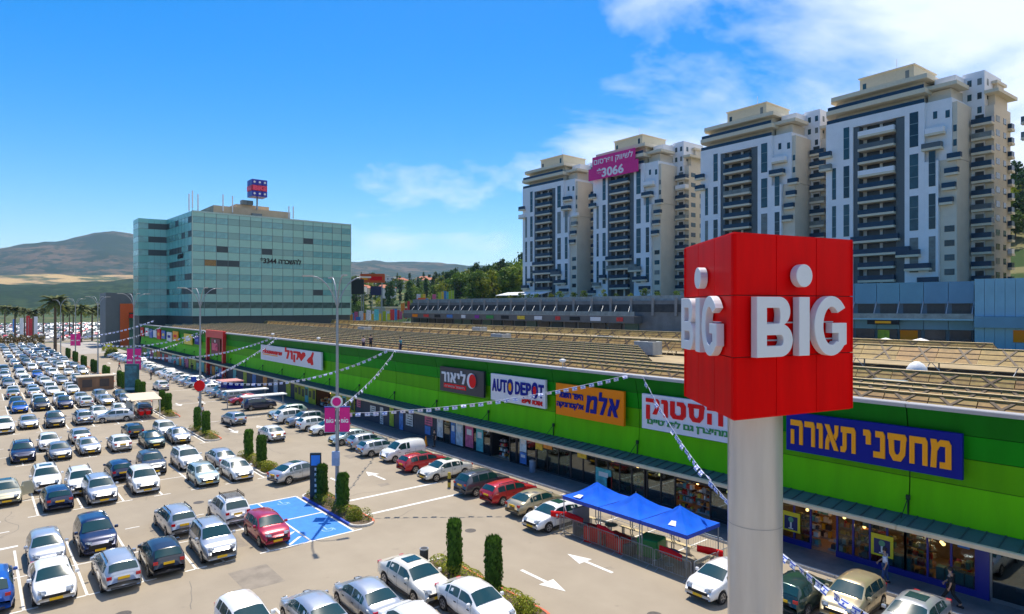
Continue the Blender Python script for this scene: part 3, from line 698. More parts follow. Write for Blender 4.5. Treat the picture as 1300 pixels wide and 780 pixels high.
# small coloured shop signs at the far end
cols = [W_s, mat('sign blue',(.02,.12,.5),.4), W_s, RD, mat('sign blue',(.02,.12,.5),.4), W_s, AM, mat('sign yellow',(.8,.6,.03),.4), NV, RD]
names = ['white', 'mid blue', 'white', 'red', 'blue', 'white', 'amber', 'yellow', 'navy', 'red']
ys = [206, 200.5, 195.5, 190.5, 185, 178.5, 172, 160, 152, 213]
for i, yc in enumerate(ys):
    wd = (4.2, 3.6, 4.0, 4.0, 4.0, 5, 5, 7, 4, 4)[i]; z0 = 6.0 - .3*(i % 2); z1 = 8.3 - .2*(i % 3)
    nb = ['second from the far end','third from the far end','fourth from the far end','fifth from the far end','sixth from the far end','seventh from the far end','eighth from the far end','second left of the red portal frame','just left of the red portal frame','at the very far end'][i]
    t = sign('shop_sign', 'small %s sign on the green front, %s' % (names[i], nb), yc+wd/2, yc-wd/2, z0, z1, cols[i], [])
    b = MB(); b.box(-.16,-.141,-wd*.3,wd*.3,(z1-z0)*.35,(z1-z0)*.65); b.build('print', cols[(i+3) % 10], t)

# ---------------- rows of solar panels on the roof, seen from behind: tan wind sheets with dark braces
tan = mat('tan wind sheet', (.36,.215,.055), .65, .0, var=.4, scale=1.4, obj_rand=.012)
tan2 = mat('tan pipe', (.46,.35,.17), .5, .2, var=.1)
brace_m = mat('brown brace', (.09,.05,.02), .6, var=0)
pv = mat('solar cell blue', (.01,.015,.05), .15, .3, var=0)
def pv_row(X, zt, hgt, y0, y1, label, near_to, leg=0, tilt=.55, pv_len=1.5, step=2.2):
    t = thing('solar_panel_row', label, 'solar panels', (X, y0, 8.45), 0, 'rows of solar panels on the mall roof')
    zl = zt-8.45; n = int((y1-y0)/step)
    b = MB(); w0 = step-.05
    vs = [(0,0,zl-hgt),(tilt,0,zl),(tilt,w0,zl),(0,w0,zl-hgt),(.04,0,zl-hgt-.02),(tilt+.04,0,zl-.02),(tilt+.04,w0,zl-.02),(.04,w0,zl-hgt-.02)]
    b.mesh(vs, [(0,3,2,1)][::1]+[(0,1,5,4),(2,3,7,6),(4,5,6,7),(3,0,4,7),(1,2,6,5)], 0)
    sh = b
    bb = MB(); bb.mesh([(-.05,.25,zl-hgt),(tilt-.05,1.55,zl),(tilt-.05,1.75,zl),(-.05,.45,zl-hgt),(-.02,.25,zl-hgt-.02),(tilt-.02,1.55,zl-.02),(tilt-.02,1.75,zl-.02),(-.02,.45,zl-hgt-.02)], [(0,3,2,1),(0,1,5,4),(2,3,7,6),(4,5,6,7)], 0)
    bb.mesh([(x+.004,2.15-y*.9,z+.002) for x,y,z in bb.v[:8]], [(1,2,3,0),(4,5,1,0),(6,7,3,2),(7,6,5,4)], 0)
    for f_ in (.33,.66): bb.mesh([(tilt*f_-.05,0,zl-hgt*(1-f_)-.03),(tilt*f_-.05,w0,zl-hgt*(1-f_)-.03),(tilt*f_-.02,w0,zl-hgt*(1-f_)+.03),(tilt*f_-.02,0,zl-hgt*(1-f_)+.03)],[(0,3,2,1)],0)
    pp = MB(); pp.mesh([(tilt+.05,0,zl),(tilt+pv_len,0,zl-hgt*.9),(tilt+pv_len,w0,zl-hgt*.9),(tilt+.05,w0,zl),(tilt+.05,0,zl-.05),(tilt+pv_len,0,zl-hgt*.9-.05),(tilt+pv_len,w0,zl-hgt*.9-.05),(tilt+.05,w0,zl-.05)],[(0,1,2,3),(0,4,5,1),(3,2,6,7),(4,7,6,5),(0,3,7,4),(1,5,6,2)],0)
    n_near = max(0, min(n, int((near_to-y0)/step))); s_ = b_ = p_ = None
    for i in range(n_near):
        yy = i*step
        if s_ is None: s_ = sh.build('wind_sheet', tan, t, (0,yy,0)); b_ = bb.build('brace', brace_m, t, (0,yy,0)); p_ = pp.build('solar_panel', pv, t, (0,yy,0))
        else:
            inst(s_, t, (0,yy,0)); inst(b_, t, (0,yy,0)); inst(p_, t, (0,yy,0))
    if n_near < n:
        f = MB()
        for i in range(n_near, n):
            for src, mi in ((sh,0),(bb,1),(pp,2)): f.mesh([(x,y+i*step,z) for x,y,z in src.v], src.f, mi)
        f.build('far_panels', [tan, brace_m, pv], t, kind='stuff')
    b = MB(); b.tube((tilt,0,zl+.05),(tilt,n*step,zl+.05),.055,6); b.tube((-.06,0,zl-hgt-.03),(-.06,n*step,zl-hgt-.03),.05,6); b.build('rail', tan2, t)
    b = MB(); i = 0
    while i < n:
        yy = i*step
        if leg: b.box(tilt-.05,tilt+.05,yy-.05,yy+.05,0,zl); b.tube((tilt,yy,zl-.1),(-.6,yy+.5,.02),.04,5); b.tube((0,yy+.2,zl-hgt),(-.35,yy-.6,.02),.03,5)
        else: b.box(tilt-.03,tilt+.03,yy-.03,yy+.03,0,zl)
        i += 1 if not leg else 2
    b.build('legs', tan2 if leg < 2 else steel, t, kind='stuff')
    return t
ordn = ['first','second','third','fourth','fifth','sixth','seventh','eighth','ninth']
for k in range(3):
    pv_row(38.7+2.15*k, 9.42+.05*k, .86, -12, 196, '%s row of tan-backed solar panels behind the roof edge' % ordn[k], 58 - 8*k, tilt=.86, pv_len=1.15)
for k in range(3, 9):
    pv_row(38.7+2.15*k, 9.42+.05*k, .86, 30 + 2*k, 193, '%s row of tan-backed solar panels from the roof edge, far part only' % ordn[k], 58, tilt=.86, pv_len=1.15)
pv_row(46.2, 10.0, .85, -12, 30, 'raised tan panel row on spindly legs behind the first three rows', 30, 1, .7)
pv_row(52.0, 9.4, .7, -12, 34, 'low tan panel row beside the dark roof gap', 34, 0)
pv_row(63.5, 10.15, 1.1, 34, 190, 'raised brown panel row beyond the dark roof gap, far part', 34, 1, .8, 2.5, 3.1)
pv_row(66.0, 10.5, 1.25, -12, 34, 'high grey-framed panel row on steel posts behind the roof gap', 34, 2, 1.4, 3.0, 3.2)
pv_row(84.0, 10.2, .9, 20, 190, 'farthest raised panel row on the roof, in front of the grey shops', 20, 1, .6, 2.5, 3.3)
for i, (x, y, a) in enumerate(((61.0,48,1),(60.8,58,0),(61.2,76,1),(61.0,96,0),(60.9,120,1),(61.1,150,0),(78,44,1),(77.5,70,0),(78.2,104,1),(52.6,5,1))):
    t = thing('air_unit', '%s air-conditioning unit on the mall roof, %s from the near end' % (['flat grey','tall grey'][a], ordw(i+1)), 'air unit', (x, y, 8.45), 0, 'air-conditioning units on the mall roof')
    h_ = 1.7 if a else 1.1; b = MB(); b.bev(-.9,.9,-1.4,1.4,.15,h_,.05); b.build('casing', mat('unit grey', (.36,.37,.36), .6, var=.15, scale=2), t); b = MB(); b.tube((0,-.6,h_),(0,-.6,h_+.12),.5,14); b.build('fan_ring', dark, t); b = MB(); b.tube((0,.6,h_),(0,.6,h_+.12),.5,14); b.build('fan_ring', dark, t); b = MB(); b.path([(.2,1.4,.5),(.2,3.6,.5),(2.6,3.6,.5)],.22,8); b.build('duct', steel, t)
# flat near-black strip that paints the shade of the roof gap
b = MB(); b.box(18.5, 28.5, MY0, 34, 8.46, 8.5); b.build('roof_gap_shade', mat('painted gap shade', (.03,.03,.033), .8, var=.2, scale=.5), mall)
# roof clutter: white dome vent, plant box, round lamps on the parapet
t = thing('vent_dome', 'white round vent dome among the panel rows at the right of the roof', 'vent', (57.5, 18.6, 8.5)); b = MB(); b.lathe([(.35,0),(.35,.35),(.75,.4),(.72,.8),(.5,1.15),(.2,1.35)],16); b.build('dome', white_m, t)
t = thing('plant_box', 'grey plant box under the raised panel row on the roof', 'air unit', (45.6, 16.4, 8.46)); b = MB(); b.bev(-.6,.6,-1.0,1.0,0,1.0,.04); b.build('casing', mat('grey box',(.2,.24,.24),.6), t); b = MB(); b.box(-.63,-.601,-.8,.8,.2,.8); b.build('grille', dark, t)
for i, yy in enumerate((105.5, 87.2, 38)):
    t = thing('spotlight', ['white spotlight on the roof edge above the far white shop sign', 'white spotlight on the roof edge between the far white sign and the roof workers', 'small white spotlight on the roof edge above the orange sign'][i], 'spotlight', (37.15, yy, TZ+.22), 0, 'spotlights along the roof edge')
    b = MB(); b.tube((0,0,0),(0,0,.45),.03,6); b.build('arm', steel, t); b = MB(); b.lathe([(.08,.4),(.28,.5),(.3,.62),(.1,.7)],10); b.build('head', white_m, t)
# ================================================================ glass office building beyond the mall roof
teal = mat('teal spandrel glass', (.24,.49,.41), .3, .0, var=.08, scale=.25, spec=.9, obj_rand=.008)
teal_d = mat('deep teal spandrel glass', (.12,.42,.39), .3, .0, var=.08, scale=.25, spec=.9, obj_rand=.008)  # more saturated teal for the side walls and wing
teal_w = mat('blue-green window glass', (.12,.35,.34), .2, .0, var=.3, scale=.3, spec=1)
teal_k = mat('open window', (.03,.055,.06), .5, var=0)
blind = mat('window blind', (.22,.40,.36), .6, var=0); amberw = mat('window curtain amber', (.26,.16,.05), .6, var=.3)
mull = mat('grey mullion', (.16,.22,.22), .4, .4, var=0)
ob = thing('office_building', 'teal glass-clad office block of seven storeys rising beyond the green mall', 'office building', (46.9, 197.6, 0))
Wd, FZ, TZ2 = 48.3, 11.6, 41.4
nf = 7; fh = (TZ2-FZ)/(nf+.35)
b = MB(); b.ext([(.15,.15),(Wd-.15,.15),(Wd-.15,34),(-8.7,34),(-8.7,26.0),(-6.2,26.1),(-1.1,25.1)], 0, TZ2-.4); b.build('core', mat('office core', (.03,.05,.05), .6), ob)
b = MB(); b.ext([(1.5,1.2),(Wd-1,1.2),(Wd-1,33),(0,33),(0,25)], 6, FZ-.02); b.build('podium', mat('dark podium', (.05,.06,.065), .5, var=.3, scale=.4), ob)
winlow = mat('low storey window', (.05,.10,.09), .2, var=.6, scale=.5)
bays = 15; bw = Wd/bays
rr = random.Random(5); m_cache = {}
def panel(w_, h_, m, key):
    if key in m_cache: return inst(m_cache[key], ob)
    b = MB(); b.box(.03,w_-.03,-.07,.0,.03,h_-.03); o = b.build('glass_panel' if 'p' in key else 'window', m, ob); m_cache[key] = o; return o
zs = []
z = FZ
for f in range(nf):
    zs.append((z, fh*.56, 'p')); zs.append((z+fh*.56, fh*.44, 'w')); z += fh
zs.append((z, TZ2-z, 'p2'))
for zi, (z0, h_, kd) in enumerate(zs):
    for i in range(bays):
        if kd == 'w':
            r = rr.random(); f = zi//2
            mm, kk = (teal_k, 'wk') if (r < .02 and f < 6) or (f == 1 and r < .12) or (f==5 and i==10) else (blind, 'wb') if r < .30 else (teal_w, 'ww')
            if f == 3 and i in (1, 2, 3): mm, kk = (amberw, 'wa') if i < 2 else (teal_k, 'wk')
            if f == 0: mm, kk = (winlow, 'w0')
        else: mm, kk = teal, kd
        # in the middle storeys windows only fill part of the bay
        o = panel(bw, h_, mm, kk); o.location = (i*bw, 0, z0)
b = MB()
for i in range(bays+1): b.box(i*bw-.05, i*bw+.05, -.16, -.075, FZ, TZ2+.1)
for zi, (z0, h_, kd) in enumerate(zs): b.box(-.1, Wd+.1, -.13, -.08, z0-.05, z0+.03)
b.build('mullions', mull, ob)
b = MB(); b.box(-.1,.15,-.2,.1,FZ,TZ2+.25); b.box(Wd-.1,Wd+.15,-.2,.2,FZ,TZ2+.25); b.box(.16,Wd-.11,-.18,.3,TZ2-.25,TZ2+.2); b.build('edge_trim', mat('pale green trim',(.35,.5,.45),.4), ob)
# side walls: along the left, then the far wing
def side(p0, p1, n, nm):
    dx, dy = p1[0]-p0[0], p1[1]-p0[1]; L = sqrt(dx*dx+dy*dy); nx, ny = dy/L, -dx/L
    b = MB(); bb = MB()
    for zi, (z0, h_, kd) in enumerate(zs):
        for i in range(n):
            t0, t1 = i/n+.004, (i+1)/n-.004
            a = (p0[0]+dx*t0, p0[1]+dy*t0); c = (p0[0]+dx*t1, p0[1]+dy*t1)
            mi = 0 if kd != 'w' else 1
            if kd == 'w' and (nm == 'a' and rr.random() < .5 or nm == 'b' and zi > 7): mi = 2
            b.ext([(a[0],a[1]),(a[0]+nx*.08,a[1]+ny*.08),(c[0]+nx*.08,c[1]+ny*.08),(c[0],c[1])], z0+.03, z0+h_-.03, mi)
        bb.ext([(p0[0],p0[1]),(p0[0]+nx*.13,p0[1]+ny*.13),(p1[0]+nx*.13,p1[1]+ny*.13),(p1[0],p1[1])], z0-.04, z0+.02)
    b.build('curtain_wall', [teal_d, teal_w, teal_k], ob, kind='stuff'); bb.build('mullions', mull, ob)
side((-1.35,24.9),(-.1,-.02), 8, 'a'); side((-6.3,25.8),(-1.35,24.9), 3, 'b'); side((-8.9,25.7),(-6.3,25.8), 1, 'c'); side((-8.9,34),(-8.9,25.7), 3, 'd')
t_ = heb('להשכרה'); 
o = mesh_obj('lettering', fit_text('*3344 '+t_, 12.6, 1.7, .1, .03), dark, ob, (25.2, -.12, 28.3), radians(90))
o = mesh_obj('lettering', fit_text(t_, 5.5, 1.6, .1, .03), dark, ob, (-.75, 10, 29.3), radians(3))
# rooftop
b = MB(); b.box(7,30,5,20,TZ2-.3,TZ2+3.0); b.box(14,24,7,18,TZ2+3.0,TZ2+4.3); b.build('plant_room', mat('beige plant room', (.55,.42,.27), .7, var=.15, scale=.3), ob)
b = MB()
for x in (15.5,17.2): b.box(x,x+1.6,6,8,TZ2+4.3,TZ2+5.6)
b.box(18,21,4.5,5.0,TZ2+.4,TZ2+1.6); b.build('rooftop_units', mat('grey box',(.2,.24,.24),.6), ob)
am = None
for i, (x, y) in enumerate(((.8,3),(1.3,9),(3.5,8),(9.4,4),(12.4,5),(29.0,3.5),(30.2,3.0))):
    h_ = 5.2 if i < 5 else 3.6
    b = MB(); b.tube((0,0,-.4),(0,0,h_+1.2),.06,6,m=1); b.bev(-.16,.16,-.14,.14,h_*.25,h_+1,.04); b.build('antenna', [white_m, steel], ob, (x,y,TZ2+ (0 if i<3 else 0)))
t = thing('roof_sign', 'blue and red logo box on a pole on the office roof', 'sign', (46.9+19.5, 197.6+4.5, TZ2+2.9))
b = MB(); b.tube((0,0,0),(0,0,3.6),.28,10); b.build('pole', steel, t)
for zi in range(3):
    for xi in range(3):
        for yi in range(2):
            b = MB(); a = 1.55
            b.bev(-2.3+xi*a+.03, -2.3+(xi+1)*a-.03, -2.3+yi*2.3, -2.3+(yi+1)*2.3-.05, 3.6+zi*1.75, 3.6+(zi+1)*1.75-.05, .08)
            b.build('sign_panel', mat('sign blue deep',(.01,.02,.33),.35,var=0) if zi != 1 else mat('sign crimson',(.55,.01,.06),.35,var=0), t)
for k, rz in ((0, radians(90)), (1, 0)):
    mesh_obj('lettering', fit_text('BiG', 4.0, 1.45, .1, .06), mat('sign pink lettering',(.9,.05,.12),.4,var=0), t, (0,-2.36,6.2) if k == 0 else (-2.36,0,6.2), rz)  # lettering in plain pink
for xi in range(3):
    for zz in (4.45, 7.95):
        b = MB(); b.tube((-1.55+xi*1.55,-2.34,zz),(-1.55+xi*1.55,-2.44,zz),.32,10); b.build('dot', white_m, t)
# dark grey and orange portal at the far end of the car park
t = thing('entrance_portal', 'tall grey portal block with orange opening left of the glass office', 'gateway', (36.3, 268, 0))
pg_ = mat('portal grey', (.12,.14,.15), .6, var=.1, scale=.3); po_ = mat('portal orange', (.62,.10,.01), .5, var=.08)
b = MB(); b.box(-1,3.4,0,14,0,19.3); b.build('wall', pg_, t); b = MB(); b.box(3.42,12,0,14,15.5,19.3); b.build('lintel', pg_, t); b = MB(); b.box(3.41,6.2,-.3,13.8,0,15.4); b.build('orange_frame', po_, t); b=MB(); b.box(6.21,12,-.3,13.8,12.2,15.4); b.build('orange_frame', po_, t)
b = MB(); b.box(6.25,11.9,5,14,0,12.1); b.build('glazing', teal_w, t); b = MB(); b.box(6.3,11.5,-1.2,1,10.2,11.6); b.build('red_awning', red_m, t)

# ================================================================ residential towers on the hill
twhite = mat('tower white render', (.80,.80,.82), .7, var=.06, scale=.25); tcream = mat('tower cream stone', (.68,.60,.48), .75, var=.07, scale=.3)
tbeige = mat('tower beige slab', (.68,.60,.45), .7, var=.06); tgrey = mat('tower dark panel', (.085,.105,.115), .5, var=.1)
twin = mat('tower window glass', (.025,.075,.095), .2, var=.3, scale=.6, spec=.45); trail = mat('balcony glass navy', (.010,.040,.080), .3, var=.15, scale=.8, spec=.3)
tdark = mat('dark glazing', (.03,.035,.04), .3, var=.2)  # dark glass for recesses, windows and shop fronts
FLR = 3.1
def make_tower():
    t = thing('apartment_tower', 'x', 'apartment tower', (160, 50.3, 15.8))
    T = 43.4
    # front slab: two white piers and a hollow middle
    b = MB(); b.box(0,3,15.4,22,0,T); b.box(0,3,-.02,4.0,0,T); b.box(0,3,4.0,15.4,T-2.0,T); b.box(0,3,-2.7,-.03,0,T-13.2); b.box(-.3,2,15.8,22.3,0,3.0)
    b.build('front_wall', twhite, t)
    b = MB(); b.box(.25,3,14.1,15.4,2,T-2.05); b.box(.25,3,4.0,5.9,2,T-2.05); b.build('dark_pier', tgrey, t)
    b = MB(); b.box(3.02,19,.5,22,0,T); b.build('core_wall', tcream, t)
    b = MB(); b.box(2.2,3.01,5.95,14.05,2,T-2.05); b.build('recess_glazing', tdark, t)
    b = MB()
    b.box(2.0,2.19,9.6,10.2,2,T-2.1); b.build('recess_pier', twhite, t); b = MB(); b.box(2.0,2.19,13.2,14.0,2,T-2.1); b.build('recess_pier', twhite, t)
    # strip windows, three storeys high
    def win(x0, x1, y0, y1, z0, z1, key, m=twin, nm='window'):
        k_ = 'tw%s' % key
        if k_ in m_cache: o = inst(m_cache[k_], t, (x0, y0, z0)); return o
        b = MB(); b.box(0, x1-x0, 0, y1-y0, 0, z1-z0)
        if z1-z0 > 5:
            for q in range(1, 3): b.box(-.03, 0, 0, y1-y0, (z1-z0)*q/3-.08, (z1-z0)*q/3+.08, 1)
        o = b.build(nm, [m, mull], t, (x0, y0, z0)); m_cache[k_] = o; return o
    for k in range(4):
        zt = T-1.7-9.3*k; h = 7.7
        for (y0, yw, sel) in ((16.3,1.35,(0,1,2,3)),(19.5,.95,(1,2,3)),(1.2,1.75,(0,1,2,3)),(-2.2,1.3,(1,2,3))):
            if k in sel and (y0 > 0 or zt < T-9): win(-.06, .0, y0, y0+yw, zt-h, zt, 's%.2f' % yw)
    # middle balconies
    def balcony(y0, y1, z, x0=-.75, x1=2.0, round_=False, side=0, m=tbeige):
        key = 'bal%.2f_%.2f_%d' % (y1-y0, x1-x0, side)
        if key in m_cache:
            o = inst(m_cache[key], t, (x0, y0, z)); inst(m_cache[key+'r'], o); return o
        b = MB(); w_ = y1-y0; d_ = x1-x0
        b.box(0, d_, 0, w_, -.1, .42); o = b.build('balcony', m, t, (x0, y0, z))
        r = MB(); r.box(.02,.08,.02,w_-.02,.421,1.5); r.box(.081,d_-.3 if side else .9,.02,.08,.421,1.5); r.box(.081,d_-.3 if side else .9,w_-.08,w_-.02,.421,1.5)
        ro = r.build('railing', trail, o); m_cache[key] = o; m_cache[key+'r'] = ro; return o
    for k in range(13):
        z = T-5.05-FLR*k
        if z < 1.5: break
        if k == 8: balcony(5.0,15.6,z,-1.0)
        elif k == 9: balcony(2.6,15.0,z,-1.2)
        else: balcony(6.0,14.0,z)
    for k, (y0, y1) in enumerate(((.6,5.4),(-1.5,3.6),(-3.0,1.0))): balcony(y0, y1, 10.0-FLR*k-.4, -1.3, .0, side=1)
    for k, (y0, y1) in enumerate(((15.5,18.2),(18,21.5),(20.5,23.6),(21.5,24.2))): balcony(y0, y1, 7.6-FLR*k*.8+1.2*0, -1.3, .0, side=1)
    balcony(20.3,23.2,T-11.4,-1.2,.0,side=1); balcony(20.3,23.2,T-8.3,-1.2,.0,side=1)
    # upper right of the front: stepped blue balconies on the white corner
    b = MB(); b.box(.9,9,-5.0,-.03,T-13.2,T+.0); b.build('corner_wall', twhite, t)
    balcony(-3.9,-.3,T-7.6,-.6,.9,side=1); balcony(-3.5,.3,T-10.8,-.9,.9,side=1)
    win(.84,.9,-2.2,-1.4,T-3.9,T-2.3,'sm'); win(.84,.9,-4.6,-3.9,T-4.2,T-2.6,'sm')
    # stepped cream corner
    b = MB(); b.box(.9,9,-5.9,-2.75,0,T-13.2); b.box(1.2,9,-5.9,-5.02,T-13.1,T-1.0); b.box(3,20,-4.1,.45,0,T+2.6); b.build('side_wall', tcream, t)
    for k in range(4): balcony(-6.9+.5*k, -4.3+.5*k, T-13.6-FLR*k, .0, 1.3, side=1)
    for k in range(2): win(1.14,1.2,-5.8,-5.15,T-7.4-FLR*k,T-6.0-FLR*k,'sm2')
    for k in range(5): win(.84,.9,-5.5,-3.6,2.2+FLR*k,3.5+FLR*k,'wide')
    # tall rear core and the right-hand wing
    b = MB(); b.box(9,19,-8.3,-4.15,0,50); b.box(10,20,-4.15,3,T+2.6,50); b.build('rear_core', twhite, t)
    for k in range(16):
        z = 47-FLR*k
        if z < 2: break
        win(8.94,9.0,-5.9,-5.1,z,z+1.4,'sm3') if k < 4 else None; win(8.94,9.0,-7.8,-7.0,z,z+1.4,'sm3') if k < 4 else None
        if k < 4: win(10.4,11.3,-8.36,-8.3,z,z+1.4,'smy')
    b = MB(); b.box(9.5,19.5,-9.9,-8.31,0,T-1.2); b.build('wing', tcream, t)
    for k in range(12):
        z = T-5.6-FLR*k
        if z < 1: break
        balcony(-10.1,-6.3,z,7.4,9.5,side=1)
        win(8.9,8.99,-8.2,-6.6,z+.45,z+2.6,'wb', tdark); win(10.6,12.8,-9.96,-9.9,z+1.0,z+2.3,'wy'); win(15.0,16.6,-9.96,-9.9,z+1.0,z+2.3,'wz')
        balcony(-10.7,-9.91,z,17.6,19.6,side=1)
    # left flank
    for k in range(12):
        z = T-6-FLR*k
        if z < 1: break
        win(6,8,22.0,22.06,z+1,z+2.4,'lf'); balcony(22.01,23.6,z,11,15,side=1)
    # roof terraces with overhanging slabs, penthouse, crown
    def slab(pts, z0, z1, m=tbeige): b = MB(); b.ext(pts, z0, z1); b.build('roof_slab', m, t)
    b = MB(); b.box(2.2,18,1.0,20.5,T,T+6.2); b.build('terrace_wall', tcream, t)
    slab([(-.6,-.4),(-.6,21.6),(1.4,22.6),(12,22.6),(12,-.4)], T+2.1, T+3.1); slab([(-.2,-.6),(-.2,20.6),(1.6,21.6),(12,21.6),(12,-.6)], T+5.3, T+6.3)
    b = MB(); b.box(-.3,-.22,0,21.4,T+3.11,T+4.0); b.box(.0,.08,0,21.8,T+.01,T+.9); b.build('railing', trail, t)
    b = MB(); b.box(3.5,15,3.5,15.5,T+6.3,T+10.1); b.build('penthouse', mat('penthouse cream', (.56,.50,.36), .75, var=.06), t)
    win(3.44,3.5,14.0,14.8,T+7,T+8.8,'ph'); win(3.44,3.5,4.5,5.4,T+7.4,T+8.8,'ph')
    b = MB(); b.box(3.2,15.3,3.2,15.8,T+10.1,T+10.35); b.tube((9,9.5,T+10.3),(9,9.5,T+14.5),.05,5); b.build('penthouse_roof', tbeige, t)
    slab([(1.2,-5.8),(1.2,.2),(8,.2),(8,-5.8)], T+2.8, T+3.6); slab([(8.6,-11.0),(8.6,-8.35),(20.2,-8.35),(20.2,-11.0)], T+1.3, T+2.0); slab([(13,-9.4),(13,-8.35),(19,-8.35),(19,-9.4)], T+4.4, T+5.0)
    b = MB(); b.box(11,18.5,-9.6,-8.35,T-1.19,T+1.3); b.box(14,18,-9.1,-8.35,T+2.01,T+4.4); b.build('wing_terrace', tcream, t)
    b = MB(); b.box(4,8.9,-4.6,-.5,T+3.61,T+5.6); b.build('corner_room', twhite, t)
    # ground storey: pilotis and dark lobby
    b = MB(); b.box(-1.8,0,-6,22,-.6,.15); b.build('plinth', tcream, t)
    return t
tw_labels = ['farthest and leftmost white apartment tower on the hill, beside the pine wood', 'white apartment tower carrying the large magenta banner', 'third white apartment tower, half hidden behind the red tower sign', 'nearest full white apartment tower, tallest against the sky right of the red sign', 'white apartment tower cut off by the right edge of the photo']
tw0 = make_tower(); tw0['label'] = tw_labels[3]; tw0['group'] = 'apartment towers in a row on the hill'; tw0.rotation_euler = (0,0,radians(-4))
for lab, yy, xx, rz in ((tw_labels[2], 85.6, 160, -2), (tw_labels[1], 127.6, 160, -2), (tw_labels[0], 163.4, 160, 0), (tw_labels[4], 10.3, 160.5, -4)):
    dup(tw0, (xx, yy, 15.8), radians(rz), lab)
twin2 = mat('tower window curtained', (.16,.18,.17), .4, var=.3, scale=.8); twin3 = mat('tower window dark', (.012,.03,.04), .15, var=.2)
r5 = random.Random(55)
for tw in [o for o in C.objects if o.name.startswith('apartment_tower')]:
    for ch in tw.children:
        if ch.name.startswith('window') and r5.random() < .4: ch.material_slots[0].link = 'OBJECT'; ch.material_slots[0].material = r5.choice((twin2, twin3, twin3))
        if ch.name.startswith('balcony'):
            for g in ch.children:
                if r5.random() < .15: g.material_slots[0].link = 'OBJECT'; g.material_slots[0].material = r5.choice((twhite, twin2, tgrey))
t = thing('banner', 'magenta rental banner hung across the top of the second tower', 'banner', (159.0, 139.5, 15.8+40.9))
b = MB(); b.box(-.1,.1,-10.6,10.6,0,3.9); b.build('cloth', magenta, t); b = MB(); b.box(-.1,.1,-9.4,8.8,3.92,7.6); b.build('cloth', magenta, t)
pw = mat('banner white', (.85,.78,.82), .5, var=0)
mesh_obj('lettering', fit_text(heb('לשיווק ופרסום'), 16.6, 2.6, .08, .015), pw, t, (-.1,-.2,5.7)); mesh_obj('lettering', fit_text('*3066', 11.5, 3.1, .08, .03), pw, t, (-.1,1.0,2.0))
b = MB(); b.tube((.2,-9,0),(.2,-9,7.6),.08,5); b.tube((.2,9,0),(.2,9,7.6),.08,5); b.tube((.2,0,0),(.2,0,7.6),.08,5); b.tube((.2,-9,7.4),(2.4,-9,7.4),.06,5); b.tube((.2,9,7.4),(2.4,9,7.4),.06,5); b.build('support_frame', steel, t)

# ================================================================ blue-clad shopping block right, grey shops centre
bl1 = mat('blue cladding', (.11,.27,.40), .35, .2, var=.12, scale=.25, obj_rand=.01); bl2 = mat('blue cladding pale', (.20,.40,.54), .35, .2, var=.10, scale=.3); bl3 = mat('blue-grey soffit', (.10,.15,.19), .5)
bb_ = thing('blue_shop_block', 'blue metal-clad shopping block below the nearest apartment tower', 'shopping block', (120.8, 49.0, 7.5), radians(12.3))
# local: front on x=0 facing -X, running along -Y
b = MB(); b.box(.6,14,-17.3,14,-3,10.4); b.build('wall', bl3, bb_)
pb = None
for i in range(9):
    b0 = -17.4+3.48*i
    b = MB(); b.box(0,.58,.03,3.44,7.3,10.9)
    if pb is None: pb = b.build('cladding_panel', bl1, bb_, (0,b0,0)); b = MB(); b.box(.1,.58,.03,3.44,2.9,4.49); pb2 = b.build('cladding_panel', bl1, bb_, (0,b0,0))
    else: inst(pb, bb_, (0,b0,0)); inst(pb2, bb_, (0,b0,0))
wn = None
for i in range(9):
    y0 = -16.9+3.48*i
    b = MB(); b.box(.5,.59,0,2.5,5.6,7.25)
    if wn is None:
        wn = b.build('window', tdark, bb_, (0,y0,0)); b = MB(); b.box(.3,.59,0,2.9,.1,2.85); sf = b.build('shop_front', mat('dark shopfront',(.03,.04,.055),.2,var=.4,scale=.7), bb_, (0,y0-.1,0))
    else: inst(wn, bb_, (0,y0,0)); inst(sf, bb_, (0,y0-.1,0))
b = MB(); b.box(-2.4,.05,-17.4,13.8,4.5,4.75); b.build('terrace_slab', bl2, bb_); b = MB(); b.box(-2.4,-2.3,-17.4,13.8,4.76,5.6); b.build('terrace_railing', mat('grey glass rail',(.22,.26,.27),.3,var=.3,scale=1), bb_)
b = MB()
for i in range(9): b.tube((-2.2,-17.1+3.48*i,4.8),(-.2,-17.4+3.48*i,7.6),.09,5)
b.build('braces', steel, bb_)
b = MB(); b.box(.2,.29,-9.6,-7.0,.2,2.7); b.build('shop_poster', mat('sign orange',(.85,.27,.01),.5), bb_); b = MB(); b.box(.2,.29,-5.4,-3.6,.5,2.7); b.build('shop_poster', post_m['lime'], bb_)
b = MB(); b.box(-2.5,-2.42,-7.2,-2.4,3.7,4.49,0); b.box(-2.56,-2.51,-6.0,-3.6,3.9,4.3,1); b.build('fascia_sign', [dark, AM], bb_)
